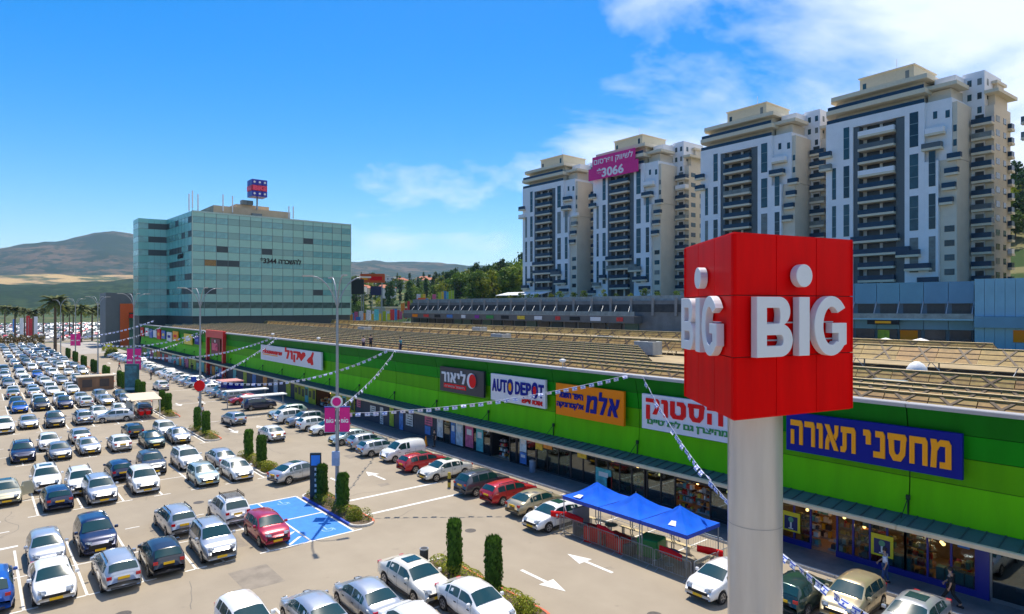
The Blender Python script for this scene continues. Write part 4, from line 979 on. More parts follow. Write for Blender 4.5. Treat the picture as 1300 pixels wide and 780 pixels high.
# projecting drum of paler cladding at the right
cl0 = None
for i in range(14):
    b = MB(); b.box(-1.6,4,.02,1.28,-2,3.4); b.box(-1.6,4,.02,1.28,5.2,11.2)
    if cl0 is None: cl0 = b.build('ribbed_panel', bl2, bb_, (0,-35.7+1.3*i,0))
    else: inst(cl0, bb_, (0,-35.7+1.3*i,0))
b = MB(); b.box(-2.6,4,-35.9,-17.5,3.42,5.18); b.build('band', bl1, bb_)
b = MB(); b.box(-1.7,-1.61,-25.0,-22.4,1.2,3.1); b.build('shop_poster', OR, bb_)
b = MB(); b.box(4.02,14,-35.5,-17.31,-3,11.0); b.build('rear_wall', bl3, bb_)
for i, (x, y) in enumerate(((110.2,40.0),(113.0,36.0),(107.6,44.2))):
    t = thing('parasol', ['white cafe parasol in front of the blue block, middle one', 'white cafe parasol in front of the blue block, rightmost', 'white cafe parasol beside the red sign edge, leftmost of three'][i], 'parasol', (x,y,6.3), 0, 'cafe parasols by the blue block')
    b = MB(); b.tube((0,0,-2.0),(0,0,3.0),.06,6); b.build('pole', steel, t); b = MB(); b.lathe([(1.9,2.35),(1.88,2.45),(.9,2.8),(.05,3.05)],8,smooth=False); b.build('canopy', white_m, t)
# grey shops, long low block behind the roof in the centre
gshop = thing('grey_shop_row', 'long low grey row of shops with railings and small coloured signs below the towers', 'shopping block', (112, 96, 7.6))
gm = mat('grey mall cladding', (.17,.17,.175), .5, .2, var=.2, scale=.5)
b = MB(); b.box(.5,29,-34,92,-1,8.0); b.build('wall', gm, gshop); b = MB(); b.box(1.2,1.3,-34,92,8.0,9.1); b.build('roof_railing', mat('grey glass rail',(.22,.26,.27),.3), gshop); b = MB(); b.box(-2.5,.48,-6,92,3.0,4.6); b.build('fascia', mat('grey fascia',(.12,.12,.125),.5,var=.15,scale=.3), gshop)
b = MB(); b.box(-2.4,-2.3,-6,92,4.62,5.6); b.build('railing', mat('grey glass rail',(.22,.26,.27),.3), gshop)
rr = random.Random(9)
for i in range(20):
    y0 = -5+4.8*i; b = MB(); b.box(.2,.49,y0,y0+3.8,.1,2.9); b.build('shop_front', rr.choice([teal_k, tdark, mat('dark shopfront',(.03,.04,.055),.2), mat('green shopfront',(.05,.13,.11),.3)]), gshop)
for i in range(14):
    y0 = -3+6.6*i; w_ = rr.uniform(1.6,3.4); m = [post_m['red'], W_s, dark, post_m['red'], W_s, post_m['yellow'], dark, GR, mat('sign purple',(.25,.01,.3),.5), W_s, post_m['blue'], dark, post_m['red'], OR][i]
    b = MB(); b.box(-2.6,-2.51,y0,y0+w_,3.4,4.3); b.build('fascia_sign', m, gshop)
pr0 = None
for i in range(21):
    y0 = -33.2+6*i
    b = MB(); b.box(.2,.49,0,.6,4.75,8.6)
    if pr0 is None: pr0 = b.build('pier', mat('concrete pier', (.26,.255,.25), .8, var=.15), gshop, (0,y0,0)); b = MB(); b.box(.35,.495,0,5.2,5.5,7.2); op0 = b.build('opening', mat('parking deck opening', (.035,.037,.04), .7, var=.5, scale=1.5), gshop, (0,y0+.7,0))
    else: inst(pr0, gshop, (0,y0,0)); inst(op0, gshop, (0,y0+.7,0))
b = MB()
for i in range(24): y0=-4+4*i; b.tube((-2.3,y0,4.7),(.4,y0+1.4,7.0),.07,5)
b.build('braces', steel, gshop)
# terrace wall and cafe roofs above it
t = thing('terrace_wall', 'low pale wall with hedge in front of the towers', 'wall', (141.2, 30, 13.5)); b = MB(); b.box(0,.5,0,170,0,2.6); b.build('wall', tcream, t)
t = thing('canvas_roof', 'long white canvas roof at the foot of the leftmost tower', 'canopy', (148, 163, 15.9)); b = MB(); b.mesh([(0,0,2.6),(6,0,3.8),(6,24,3.8),(0,24,2.6),(0,0,2.45),(6,0,3.65),(6,24,3.65),(0,24,2.45)],[(0,1,2,3),(4,7,6,5),(0,4,5,1),(3,2,6,7),(0,3,7,4),(1,5,6,2)]); b.build('roof', white_m, t)
b = MB()
for y in (.2,8,16,23.8): b.tube((.1,y,0),(.1,y,2.5),.08,6); b.tube((5.9,y,0),(5.9,y,3.7),.08,6)
b.build('posts', steel, t)

# ================================================================ plants
leaf_dark = leaf_mat('cypress foliage', (.045,.12,.012), (.12,.25,.025), 5, .38)
leaf_mid = leaf_mat('tree foliage', (.05,.105,.015), (.15,.23,.03), .5)
leaf_yel = leaf_mat('yellow-green foliage', (.14,.19,.015), (.34,.36,.03), .6)
leaf_pine = leaf_mat('pine foliage', (.025,.065,.022), (.07,.14,.035), .4)
leaf_bush = leaf_mat('bush foliage', (.12,.17,.010), (.42,.42,.03), 4)
bark = mat('bark', (.12,.085,.055), .9, var=.25, scale=3)
def leaves(b, n, pos, size, rnd, m=0):
    for _ in range(n):
        p, nrm = pos(rnd); s = size*rnd.uniform(.6,1.4)
        q = Vector(nrm).to_track_quat('Z','Y') if nrm is not None else Vector((rnd.gauss(0,1),rnd.gauss(0,1),rnd.gauss(0,1))).to_track_quat('Z','Y')
        a = rnd.uniform(0,pi*2); u = q @ Vector((cos(a),sin(a),0)); v = q @ Vector((-sin(a),cos(a),0))
        P = Vector(p); b.poly([P-u*s, P-v*s*.5, P+u*s, P+v*s*.5], m)
def clumps(rnd, n, rad, h0, h1, shape):
    out = []
    for _ in range(n):
        z = rnd.uniform(0,1); a = rnd.uniform(0,2*pi); r = rad*shape(z)*sqrt(rnd.uniform(.1,1)); out.append((r*cos(a), r*sin(a), h0+(h1-h0)*z, rnd.uniform(.55,1.1)))
    return out
def make_tree(kind, seed):
    rnd = random.Random(seed); b = MB(); t = MB()
    if kind == 'pine':      # tall narrow aleppo pine / cypress wood
        H = 12; cs = clumps(rnd, 34, 2.1, 2.2, H, lambda z: (1-z)**.7*.95+.12); cr = .95; nl = 26; ls = .36; m = leaf_pine
    elif kind == 'cypress': H = 11; cs = clumps(rnd, 26, .95, .8, H, lambda z: (1-z)**.5*.9*(.4+min(1,z*4)*.6)+.08); cr = .62; nl = 26; ls = .3; m = leaf_pine
    elif kind == 'yellow': H = 7; cs = clumps(rnd, 26, 2.6, 2.2, H, lambda z: sin(pi*min(1,max(.12,z)))**.6); cr = .95; nl = 30; ls = .3; m = leaf_yel
    else: H = 7; cs = clumps(rnd, 28, 2.8, 2.0, H, lambda z: sin(pi*min(1,max(.15,z*.9+.05)))**.6); cr = 1.0; nl = 30; ls = .32; m = leaf_mid
    for cx, cy, cz, s in cs:
        def pos(r_, c=(cx,cy,cz), s=s):
            v = Vector((r_.gauss(0,1), r_.gauss(0,1), r_.gauss(0,.8))).normalized(); rr_ = s*cr*r_.uniform(.6,1.05)
            return (c[0]+v.x*rr_, c[1]+v.y*rr_, c[2]+v.z*rr_), (v.x+r_.gauss(0,.6), v.y+r_.gauss(0,.6), v.z+r_.gauss(0,.6))
        leaves(b, nl, pos, ls, rnd)
    t.tube((0,0,-1),(0,0,H*.45),.22,7,.13); t.tube((0,0,H*.45),(.1,.05,H*.86),.13,6,.04)
    for i in range(5):
        a = i*1.3+seed; z = H*(.3+.1*i); t.tube((0,0,z),(cos(a)*cs[0][3]*1.6,sin(a)*1.5,z+H*.12),.07,5,.02)
    return b, t, m
tree_proto = {}
def tree(kind, var, x, y, s, label, cat='tree', group=None, z=None, sz=1.0):
    key = (kind, var)
    if key not in tree_proto:
        b, tt, m = make_tree(kind, var*17+len(kind)); r = thing(kind+'_tree', 'x', cat)
        b.build('crown', m, r); tt.build('trunk', bark, r); tree_proto[key] = r; o = r
    else: o = dup(tree_proto[key], (0,0,0))
    if z is None: z = ground_z(x, y)-.1
    o.location = (x, y, z); o.rotation_euler = (0,0,(x*7+y*3) % 6.28); o.scale = (s, s, s*sz)
    o['label'] = label; o['category'] = cat
    if group: o['group'] = group
    return o
def at(px_, d):
    """a point at depth d in the direction of a bearing across the view"""
    t = (px_-650)/815; return d*(.6407+t*.7678), d*(.7678-t*.6407)
rr = random.Random(12)
def plant_all(lst, label_of, group):
    """lst of (p, d, kind, variant, scale) ; labels count each kind from the left"""
    cnts = {}
    for p, d, kind, var, sc_, x, y in sorted(lst):
        cnts[kind] = cnts.get(kind, 0)+1
        tree(kind, var, x, y, sc_, label_of(kind) % ordw(cnts[kind]), group=group)
# the pine wood left of the towers
lst = []
for i in range(150):
    p = rr.uniform(560, 668); hi = (p-560)/100; d = rr.uniform(262, 430) if p > 600 else rr.uniform(330, 440)
    x, y = at(p, d); k = rr.random()
    kind = 'pine' if k < .45 else ('leafy' if k < .70 else ('cypress' if k < .86 else 'yellow'))
    if d < 300: kind = ('yellow','leafy')[rr.randrange(2)]
    sc_ = (rr.uniform(1.15,1.6)+.5*hi) * (1.0 if kind in ('pine','cypress') else 1.45)*(.8 if d < 300 else 1)
    lst.append((p, d, kind, rr.randrange(3), sc_, x, y))
plant_all(lst, lambda k: {'pine':'dark narrow pine, %s from the left in the wood beside the towers','leafy':'mid green rounded tree, %s from the left in the wood beside the towers','cypress':'slim dark cypress, %s from the left in the wood beside the towers','yellow':'yellow-green tree, %s from the left in the wood beside the towers'}[k], 'trees of the wood left of the towers')
# town trees and houses
house_w = [mat('house cream',(.55,.48,.38),.8), mat('house white',(.66,.63,.58),.8), mat('house pinkish',(.55,.38,.30),.8)]
roof_r = mat('roof tile terracotta',(.42,.13,.06),.8,var=.2,scale=1); roof_f = mat('flat roof pale',(.5,.47,.42),.8)
def house(x, y, w_, d_, h_, rz, m, pitched, label, cat='house', group='houses of the town beyond the mall'):
    z = ground_z(x, y)-.5
    t = thing('house', label, cat, (x, y, z), rz, group)
    b = MB(); b.box(-w_/2,w_/2,-d_/2,d_/2,0,h_+.5); b.build('wall', m, t)
    if pitched:
        b = MB(); e = .5; H = h_+.5; vs = [(-w_/2-e,-d_/2-e,H),(w_/2+e,-d_/2-e,H),(w_/2+e,d_/2+e,H),(-w_/2-e,d_/2+e,H),(-w_/4,0,H+2.4),(w_/4,0,H+2.4)]
        b.mesh(vs, [(0,1,5,4),(1,2,5),(2,3,4,5),(3,0,4),(3,2,1,0)]); b.build('roof', roof_r, t)
    else: b = MB(); b.box(-w_/2-.3,w_/2+.3,-d_/2-.3,d_/2+.3,h_+.5,h_+.9); b.build('roof', roof_f, t)
    nw = max(2, int(w_/3.5)); nfl = max(1, int(h_/3))
    w0 = None
    for f in range(nfl):
        for i in range(nw):
            xx = -w_/2+w_*(i+.5)/nw
            if w0 is None: b = MB(); b.box(-.6,.6,-.06,0,0,1.4); w0 = b.build('window', tdark, t, (xx,-d_/2,1.6+3*f))
            else: inst(w0, t, (xx,-d_/2,1.6+3*f))
    return t
rr = random.Random(31)
desc = ['cream','white','pinkish']
hs_ = []
for i in range(34):
    p = rr.uniform(452, 625); d = rr.uniform(420, 800)
    if any(abs(p-q) < 6 and abs(d-e) < 60 for q, e in hs_): continue
    hs_.append((p, d)); hn = len(hs_); x, y = at(p, d); mi = rr.randrange(3); pit = rr.random() < .6
    house(x, y, rr.uniform(9,16), rr.uniform(8,11), rr.choice((4,6.5,7)), radians(-40)+rr.uniform(-.4,.4), house_w[mi], pit, '%s town house with %s, number %s among trees beyond the mall' % (desc[mi], 'terracotta roof' if pit else 'flat roof', ordw(hn)))
lst = []
for i in range(210):
    p = rr.uniform(444, 640); d = rr.uniform(300, 840)
    x, y = at(p, d); k = rr.random(); kind = 'leafy' if k < .5 else 'cypress' if k < .68 else 'yellow' if k < .86 else 'pine'
    lst.append((p, d, kind, rr.randrange(3), rr.uniform(.9,1.6)*(1 if d < 560 else .75), x, y))
plant_all(lst, lambda k: {'leafy':'rounded green tree, %s from the left among the town houses','cypress':'slim dark cypress, %s from the left among the town houses','yellow':'yellow-green tree, %s from the left among the town houses','pine':'dark pine, %s from the left among the town houses'}[k], 'trees of the town')
# shrubs and trees at the foot of the towers and on the slope at right
for i in range(26):
    y = 175-5.4*i; x = 144+rr.uniform(-1,3); kind = 'yellow' if rr.random() < .4 else 'leafy'
    tree(kind, rr.randrange(3), x, y, rr.uniform(.28,.55), 'small %s tree, %s from the left on the terrace below the towers' % ('yellow-green' if kind == 'yellow' else 'green', ordw(i+1)), group='terrace trees')
for i in range(60):
    x, y = at(rr.uniform(1262, 1330), rr.uniform(205, 330)); kind = ('leafy','yellow','pine')[rr.randrange(3)]
    tree(kind, rr.randrange(3), x, y, rr.uniform(1.2,1.9), '%s, %s of those on the slope at the right edge' % ({'leafy':'rounded tree','yellow':'yellow-green tree','pine':'dark pine'}[kind], ordw(i+1)), group='trees on the right-hand slope')
# signs, shops and stalls in front of the town
def slabsign(px_, d, z, w_, h_, m, label, items=None, name='billboard', cat='billboard'):
    x, y = at(px_, d); gz = ground_z(x, y); t = thing(name, label, cat, (x, y, gz), radians(50))
    b = MB(); b.box(-.3,.3,-w_/2,w_/2,z-gz,z-gz+h_); b.build('board', m, t)
    b = MB(); b.box(.0,.3,-w_*.4,-w_*.36,0,z-gz); b.box(.0,.3,w_*.36,w_*.4,0,z-gz); b.build('posts', steel, t)
    for it in items or []:
        bx = MB(); bx.box(-.36,-.31,w_/2-it[1]*w_,w_/2-it[0]*w_,z-gz+it[2]*h_,z-gz+it[3]*h_); bx.build('print', it[4], t)
    return t
slabsign(473, 250, 23.7, 9.5, 3.4, po_, 'orange billboard right of the glass office', [(.08,.3,.3,.7,AM),(.4,.9,.25,.7,RD)])
slabsign(449, 240, 19.0, 7.6, 5.6, mat('dark board',(.02,.03,.03),.5), 'dark board next to the glass office corner')
slabsign(478, 260, 19.0, 4.8, 3.6, mat('dark blue board',(.01,.025,.09),.5), 'dark blue board under the orange billboard')
slabsign(576, 235, 11.8, 8.2, 3.6, RD, 'bright red curved billboard over the purple shop', [(.15,.85,.2,.5,AM)])
slabsign(536, 250, 15.6, 3.2, 2.2, mat('sign orange red',(.85,.12,.01),.5), 'small orange-red sign between town trees')
t = thing('purple_shop', 'low dark purple shop building under the red billboard', 'shop', (*at(572, 240), 3.0), radians(50)); b = MB(); b.box(0,12,-9,9,-1,8.6); b.build('wall', mat('purple cladding',(.10,.085,.16),.5,var=.2,scale=.3), t); b = MB(); b.box(-.1,0,-8.5,8.5,.5,4.4); b.build('shop_front', tdark, t); b = MB(); b.box(-3,0,-9,9,5.2,5.5); b.build('awning', mat('grey awning',(.4,.4,.42),.6), t)
t = thing('tan_shop', 'low tan shop with flat overhanging roof left of the grey shop row', 'shop', (*at(612, 235), 4.0), radians(50)); b = MB(); b.box(0,12,-7,7,-2,9.5); b.build('wall', mat('tan cladding',(.30,.24,.17),.6,var=.2,scale=.3), t); b = MB(); b.box(-2.5,12.5,-7.6,7.6,9.5,9.9); b.build('roof', gm, t); b = MB(); b.box(-.8,-.02,-6,6,6.8,8.0); b.build('cream_band', tbeige, t)
t = thing('cream_house', 'cream single-storey house with brown roof between trees right of the office', 'house', (*at(497, 300), ground_z(*at(497,300)))); b = MB(); b.box(-6,6,-5,5,0,5.2); b.build('wall', house_w[0], t); b = MB(); b.box(-6.6,6.6,-5.6,5.6,5.2,5.8); b.build('roof', tbeige, t); b = MB(); b.box(-4,4,-5.08,-5,.8,3.0); b.build('window', tdark, t)
rr = random.Random(77)
cs_ = [post_m[k] for k in ('red','yellow','pink','white','blue','orange','lime','teal')]
cn = ['red','yellow','pink','white','blue','orange','lime','teal']
for i in range(40):
    p = 448+3.3*i; d = rr.uniform(232, 262); x, y = at(p, d); ci = rr.randrange(8); h_ = rr.uniform(2.2,4.2)
    t = thing('market_flag', '%s flag, %s from the left in the row beyond the mall roof' % (cn[ci], ordw(i+1)), 'flag', (x, y, ground_z(x,y)), radians(50), 'coloured flags and stalls beyond the roof')
    b = MB(); b.tube((0,0,0),(0,0,h_+2.4),.06,5); b.build('pole', steel, t); b = MB(); b.box(-.04,.04,.08,rr.uniform(.9,1.8),2.0,h_+2.2); b.build('cloth', cs_[ci], t)
b = MB()
for i in range(44):
    x, y = at(448+3.2*i, rr.uniform(222, 236)); z = ground_z(x,y); b.box(x-2,x+2,y-.9,y+.9,z+.2,z+1.3,rr.randrange(3))
b.build('far_parked_cars', [white_m, mat('goods grey',(.3,.3,.3),.5), navy], label='blurred line of cars beyond the mall roof in front of the flags', cat='cars', kind='stuff')
# palms beyond the car park
def make_palm(seed):
    rnd = random.Random(seed); r = thing('palm_tree', 'x', 'palm tree'); b = MB(); H = 12.5
    for i in range(10): b.tube((0,0,H*i/10),(0,0,H*(i+1)/10),.34-.012*i,8,.30-.012*i)
    b.build('trunk', bark, r); f = MB()
    for i in range(46):
        a = rnd.uniform(0,2*pi); el = rnd.uniform(-.5,1.3); L = rnd.uniform(2.6,3.6); pts = []
        for q in range(6):
            t_ = q/5; rr_ = L*t_*cos(el*(1-t_*.4)); zz = L*t_*sin(el)-1.5*t_*t_*1.2
            pts.append(Vector((rr_*cos(a), rr_*sin(a), H+zz)))
        sd = Vector((-sin(a), cos(a), 0))
        for q in range(5):
            w0, w1 = (.1,.42,.5,.42,.28)[q], (.42,.5,.42,.28,.03)[q]
            for sg in (1,-1):
                f.poly([pts[q], pts[q]+sd*sg*w0*1.1-Vector((0,0,w0*.7)), pts[q+1]+sd*sg*w1*1.1-Vector((0,0,w1*.7)), pts[q+1]], 0)
    f.build('fronds', leaf_mat('palm foliage', (.05,.075,.015), (.15,.16,.035), .8), r); return r
pp_ = make_palm(1); first = True
for i, (p, d, s) in enumerate(((19,262,1.05),(31,300,1),(42,290,.95),(55,320,1.0),(70,205,1.3),(80,270,1.1),(93,330,1.1),(103,258,1.1),(117,270,1.05),(131,250,1.15),(6,330,1.1),(88,300,1.0))):
    x, y = at(p, d); o = pp_ if first else dup(pp_, (0,0,0)); first = False
    o.location = (x, y, 0); o.scale = (s*1.15,s*1.15,s); o.rotation_euler = (0,0,i*1.1)
    o['label'] = 'palm in the row beyond the car park, %s from the left' % ordw(1+sorted([19,31,42,55,70,80,93,103,117,131,6,88]).index(p)) if i != 4 else 'tallest and nearest palm with thick dark trunk beyond the car park'; o['group'] = 'palms beyond the car park'
# brown hedge along the end of the car park
def hedge(name, pts, w_, h_, m, label, n=220, ls=.16, z=0, cat='hedge'):
    rnd = random.Random(len(label)); b = MB()
    for (x0,y0),(x1,y1) in zip(pts, pts[1:]):
        L = sqrt((x1-x0)**2+(y1-y0)**2)
        def pos(r_):
            t_ = r_.random(); a = r_.uniform(0, pi); bump = 1+.18*sin(t_*L*1.7+x0)+.1*sin(t_*L*4.1)
            nx, ny = -(y1-y0)/L, (x1-x0)/L; o = cos(a)*w_/2*bump; zz = (sin(a)**.6)*h_*bump
            return (x0+(x1-x0)*t_+nx*o, y0+(y1-y0)*t_+ny*o, z+zz), (nx*cos(a)+r_.gauss(0,.5), ny*cos(a)+r_.gauss(0,.5), sin(a)+r_.gauss(0,.5))
        leaves(b, int(n*L), pos, ls, rnd)
    return b.build(name, m, label=label, cat=cat)
hedge('hedge', [(-6,302),(20,302)], 4, 3.2, leaf_mat('dry hedge foliage', (.07,.055,.015), (.17,.12,.03), .8), 'long brown-green hedge closing the far end of the car park', 60, .4)
hedge('hedge', [(29,212),(33.5,240)], 2.5, 1.4, leaf_bush, 'yellow-green hedge bed by the far mall corner', 40, .3)
hedge('hedge', [(32,240),(35.5,262)], 2.5, 1.4, leaf_bush, 'second yellow-green hedge bed near the orange portal', 40, .3)

# ================================================================ cars: (x, y, body, colour, heading)
CARS = [(0.5, 39.9, 'suv', 'blue', 'B'),
 (2.9, 39.4, 'sedan', 'white', 'F'),
 (3.0, 44.7, 'hatch', 'silver', 'F'),
 (5.4, 45.2, 'suv', 'navy', 'F'),
 (5.6, 39.0, 'wagon', 'silver', 'B'),
 (7.8, 39.4, 'hatch', 'black', 'B'),
 (10.5, 39.7, 'suv', 'silver', 'F'),
 (9.8, 45.5, 'wagon', 'silverrack', 'B'),
 (13.0, 45.3, 'suv', 'whiterack', 'B'),
 (13.7, 40.0, 'hatch', 'crimson', 'F'),
 (1.6, 60.2, 'sedan', 'cream', 'F'),
 (4.2, 62.5, 'suv', 'white', 'F'),
 (4.4, 56.1, 'hatch', 'navy', 'B'),
 (3.3, 75.2, 'suv', 'navy', 'F'),
 (6.0, 74.2, 'sedan', 'grey', 'F'),
 (5.6, 79.6, 'hatch', 'white', 'F'),
 (8.4, 81.5, 'sedan', 'silver', 'B'),
 (8.4, 74.9, 'sedan', 'silver', 'F'),
 (11.0, 74.6, 'sedan', 'white', 'B'),
 (13.8, 74.3, 'sedan', 'darkgreen', 'F'),
 (13.2, 80.9, 'hatch', 'black', 'B'),
 (6.2, 59.7, 'suv', 'white', 'F'),
 (7.0, 56.2, 'suv', 'silverrack', 'F'),
 (9.1, 62.0, 'hatch', 'navy', 'B'),
 (11.6, 62.7, 'suv', 'charcoal', 'F'),
 (10.0, 57.1, 'suv', 'white', 'F'),
 (14.4, 62.7, 'suv', 'white', 'F'),
 (14.1, 56.1, 'hatch', 'palegreen', 'F'),
 (16.9, 61.3, 'sedan', 'silver', 'B'),
 (16.7, 56.0, 'hatch', 'white', 'F'),
 (20.3, 52.0, 'sedan', 'silver', '14'),
 (4.7, 94.9, 'sedan', 'silver', 'F'),
 (7.2, 94.2, 'suv', 'charcoal', 'F'),
 (10.0, 94.0, 'suv', 'silver', 'B'),
 (13.2, 92.8, 'hatch', 'silver', '172'),
 (2.4, 92.9, 'suv', 'white', 'F'),
 (16.0, 79.1, 'suv', 'white', 'F'),
 (16.4, 74.8, 'sedan', 'silver', 'F'),
 (24.4, 69.7, 'sedan', 'white', 'B'),
 (24.0, 81.6, 'hatch', 'silver', '98'),
 (24.3, 123.1, 'suv', 'white', 'B'),
 (8.9, 28.6, 'hatch', 'white', 'F'),
 (11.5, 27.5, 'sedan', 'silver', 'B'),
 (14.0, 27.4, 'sedan', 'silver', 'B'),
 (16.9, 28.0, 'sedan', 'ivory', 'F'),
 (17.6, 23.8, 'sedan', 'white', 'F'),
 (14.3, 23.7, 'sedan', 'white', 'B'),
 (30.6, 52.6, 'van', 'white', 'O'),
 (29.9, 55.9, 'hatch', 'silver', 'N'),
 (30.2, 48.3, 'wagon', 'red', 'N'),
 (30.1, 44.8, 'sedan', 'ivory', 'O'),
 (30.0, 39.5, 'suv', 'charcoal', 'N'),
 (30.2, 36.5, 'wagon', 'red', 'N'),
 (29.9, 33.3, 'sedan', 'gold', 'N'),
 (29.1, 30.4, 'sedan', 'white', 'O'),
 (28.7, 17.9, 'sedan', 'white', 'O'),
 (30.3, 14.7, 'hatch', 'darkgreen', 'N'),
 (31.5, 12.8, 'hatch', 'gold', 'O'),
 (31.7, 10.3, 'sedan', 'silver', 'O')]
car_glass = mat('car window glass', (.010,.048,.050), .11, var=0, spec=.8)
def paint(name, col, metal=.0, rough=.28): return mat('car paint '+name, col, rough, metal, var=.03, scale=1.5, coat=.9)
PAINT = {'white': paint('white',(.80,.80,.79)), 'ivory': paint('ivory',(.76,.73,.64)), 'silver': paint('silver',(.50,.53,.57),.55,.3), 'grey': paint('grey',(.26,.28,.31),.5,.3), 'charcoal': paint('charcoal',(.075,.085,.10),.4,.3),
 'black': paint('black',(.018,.02,.028)), 'navy': paint('navy',(.012,.022,.075),.3), 'blue': paint('blue',(.01,.09,.42),.2), 'crimson': paint('crimson',(.42,.008,.035),.2), 'red': paint('red',(.50,.01,.015),.1), 'cream': paint('cream',(.52,.50,.36),.3),
 'darkgreen': paint('dark green',(.02,.055,.05),.4), 'palegreen': paint('pale green',(.50,.60,.57),.4), 'gold': paint('gold',(.50,.42,.26),.5,.3)}
trim = mat('car trim', (.03,.03,.033), .6, var=0); rim_m = mat('alloy wheel', (.42,.43,.45), .3, .8, var=0); plate_m = mat('yellow number plate', (.85,.50,.01), .5, var=0)
tail_m = mat('tail lamp', (.50,.005,.012), .15, var=0, coat=.5); head_m = mat('head lamp', (.42,.45,.47), .1, .2, var=0, coat=.6)
KINDS = {
 # L, W, H, profile of the top line [(x, z)], index range of the cabin: rear glass foot, rear glass top, windscreen top, windscreen foot, belt height
 'sedan': dict(L=4.55, W=1.78, prof=[(-2.27,.60),(-2.22,.93),(-1.72,1.03),(-1.05,1.36),(-.45,1.45),(.25,1.44),(.52,1.40),(1.22,1.0),(1.75,.90),(2.12,.76),(2.27,.52)], cab=(-1.72,-1.05,.52,1.22), belt=.93, pil=[-1.0,-.12,.62]),
 'hatch': dict(L=4.1, W=1.74, prof=[(-2.05,.60),(-2.02,.98),(-1.93,1.08),(-1.55,1.42),(-.8,1.50),(.1,1.49),(.36,1.45),(1.06,1.04),(1.55,.93),(1.92,.78),(2.05,.52)], cab=(-1.93,-1.55,.36,1.06), belt=.96, pil=[-1.42,-.95,-.1,.5]),
 'suv': dict(L=4.5, W=1.86, prof=[(-2.25,.66),(-2.22,1.08),(-2.12,1.16),(-1.72,1.60),(-1.0,1.69),(.2,1.68),(.45,1.63),(1.10,1.15),(1.70,1.05),(2.10,.92),(2.25,.60)], cab=(-2.12,-1.72,.45,1.10), belt=1.05, pil=[-1.6,-1.02,-.08,.6]),
 'wagon': dict(L=4.6, W=1.78, prof=[(-2.30,.60),(-2.27,.98),(-2.18,1.08),(-1.85,1.42),(-1.0,1.50),(.15,1.49),(.42,1.45),(1.14,1.03),(1.70,.92),(2.12,.78),(2.30,.52)], cab=(-2.18,-1.85,.42,1.14), belt=.95, pil=[-1.75,-1.05,-.12,.58]),
 'van': dict(L=4.4, W=1.82, prof=[(-2.20,.62),(-2.19,1.15),(-2.14,1.25),(-2.02,1.76),(-1.0,1.84),(.35,1.82),(.62,1.75),(1.32,1.16),(1.75,1.05),(2.05,.90),(2.20,.58)], cab=(-2.14,-2.02,.62,1.32), belt=1.08, pil=[-.35,.0,.05,.78]),
}
def lerp_tab(tab, x):
    if x <= tab[0][0]: return tab[0][1]
    for (a, za), (c, zc_) in zip(tab, tab[1:]):
        if x <= c: return za+(zc_-za)*(x-a)/(c-a)
    return tab[-1][1]
def car_geo(kind):
    K = KINDS[kind]; Lh = K['L']/2; hw0 = K['W']/2; prof = K['prof']; r0, r1, w1, w0 = K['cab']; belt = K['belt']
    wr = .325; ax = (-Lh*.60, Lh*.62); arch = wr+.05
    xs = sorted(set([round(p[0],3) for p in prof]+[round(a+arch*c,3) for a in ax for c in (-1,-.72,-.3,.3,.72,1)]+[round(p,3) for p in K['pil']]+[round(w1+.14,3)]))
    xs = [x for i, x in enumerate(xs) if i == 0 or x-xs[i-1] > .02]
    def hw(x):
        u = max(0, (abs(x)/Lh-.62)/.38); return hw0*(1-.17*u**2.2)
    def zb(x):
        z = .24 + .07*max(0,(abs(x)/Lh-.85)/.15)
        for a in ax:
            if abs(x-a) <= arch+1e-4: z = max(z, wr+sqrt(max(0, arch**2-(x-a)**2))*.98)
        return z
    def ring(x):
        zt = lerp_tab(prof, x); h = hw(x); b0 = zb(x); cabin = r0 < x < w0
        f = 0
        if cabin:
            f = 1 if r1 <= x <= w1 else ((x-r0)/(r1-r0) if x < r1 else (w0-x)/(w0-w1))
        bl = min(belt+.02*(-x/Lh), zt-.03) if not cabin else min(belt+.02*(-x/Lh)+.05*(1-f)*0, zt-.03)
        top_w = h*(.90-.17*f); zr = zt-.055*(f)-.012
        if zr < bl+.01: zr = bl+.01
        b1 = max(b0+.02, .34 if b0 < .3 else b0+.02)
        mid = max(b1+.03, bl-.20)
        bl2 = max(bl, mid+.03)
        zr = max(zr, bl2+.008); zt = max(zt, zr+.005)
        return [(0,b0),(h*.90,b0),(h*.975,b1),(h*1.0,(b1+mid)/2),(h*.995,mid),(h*.955,bl2),(top_w,zr),(top_w*.62,zt),(0,zt+.012)]
    R = [(x, ring(x)) for x in xs]
    return K, R, wr, ax, hw
def strip_patch(R, xa, xb, ra, rb, shrink=.93, off=.012, both=False):
    """glass patch lifted off the body between stations xa..xb and ring rows ra..rb"""
    sts = [(x, r) for x, r in R if xa-1e-3 <= x <= xb+1e-3]
    return sts
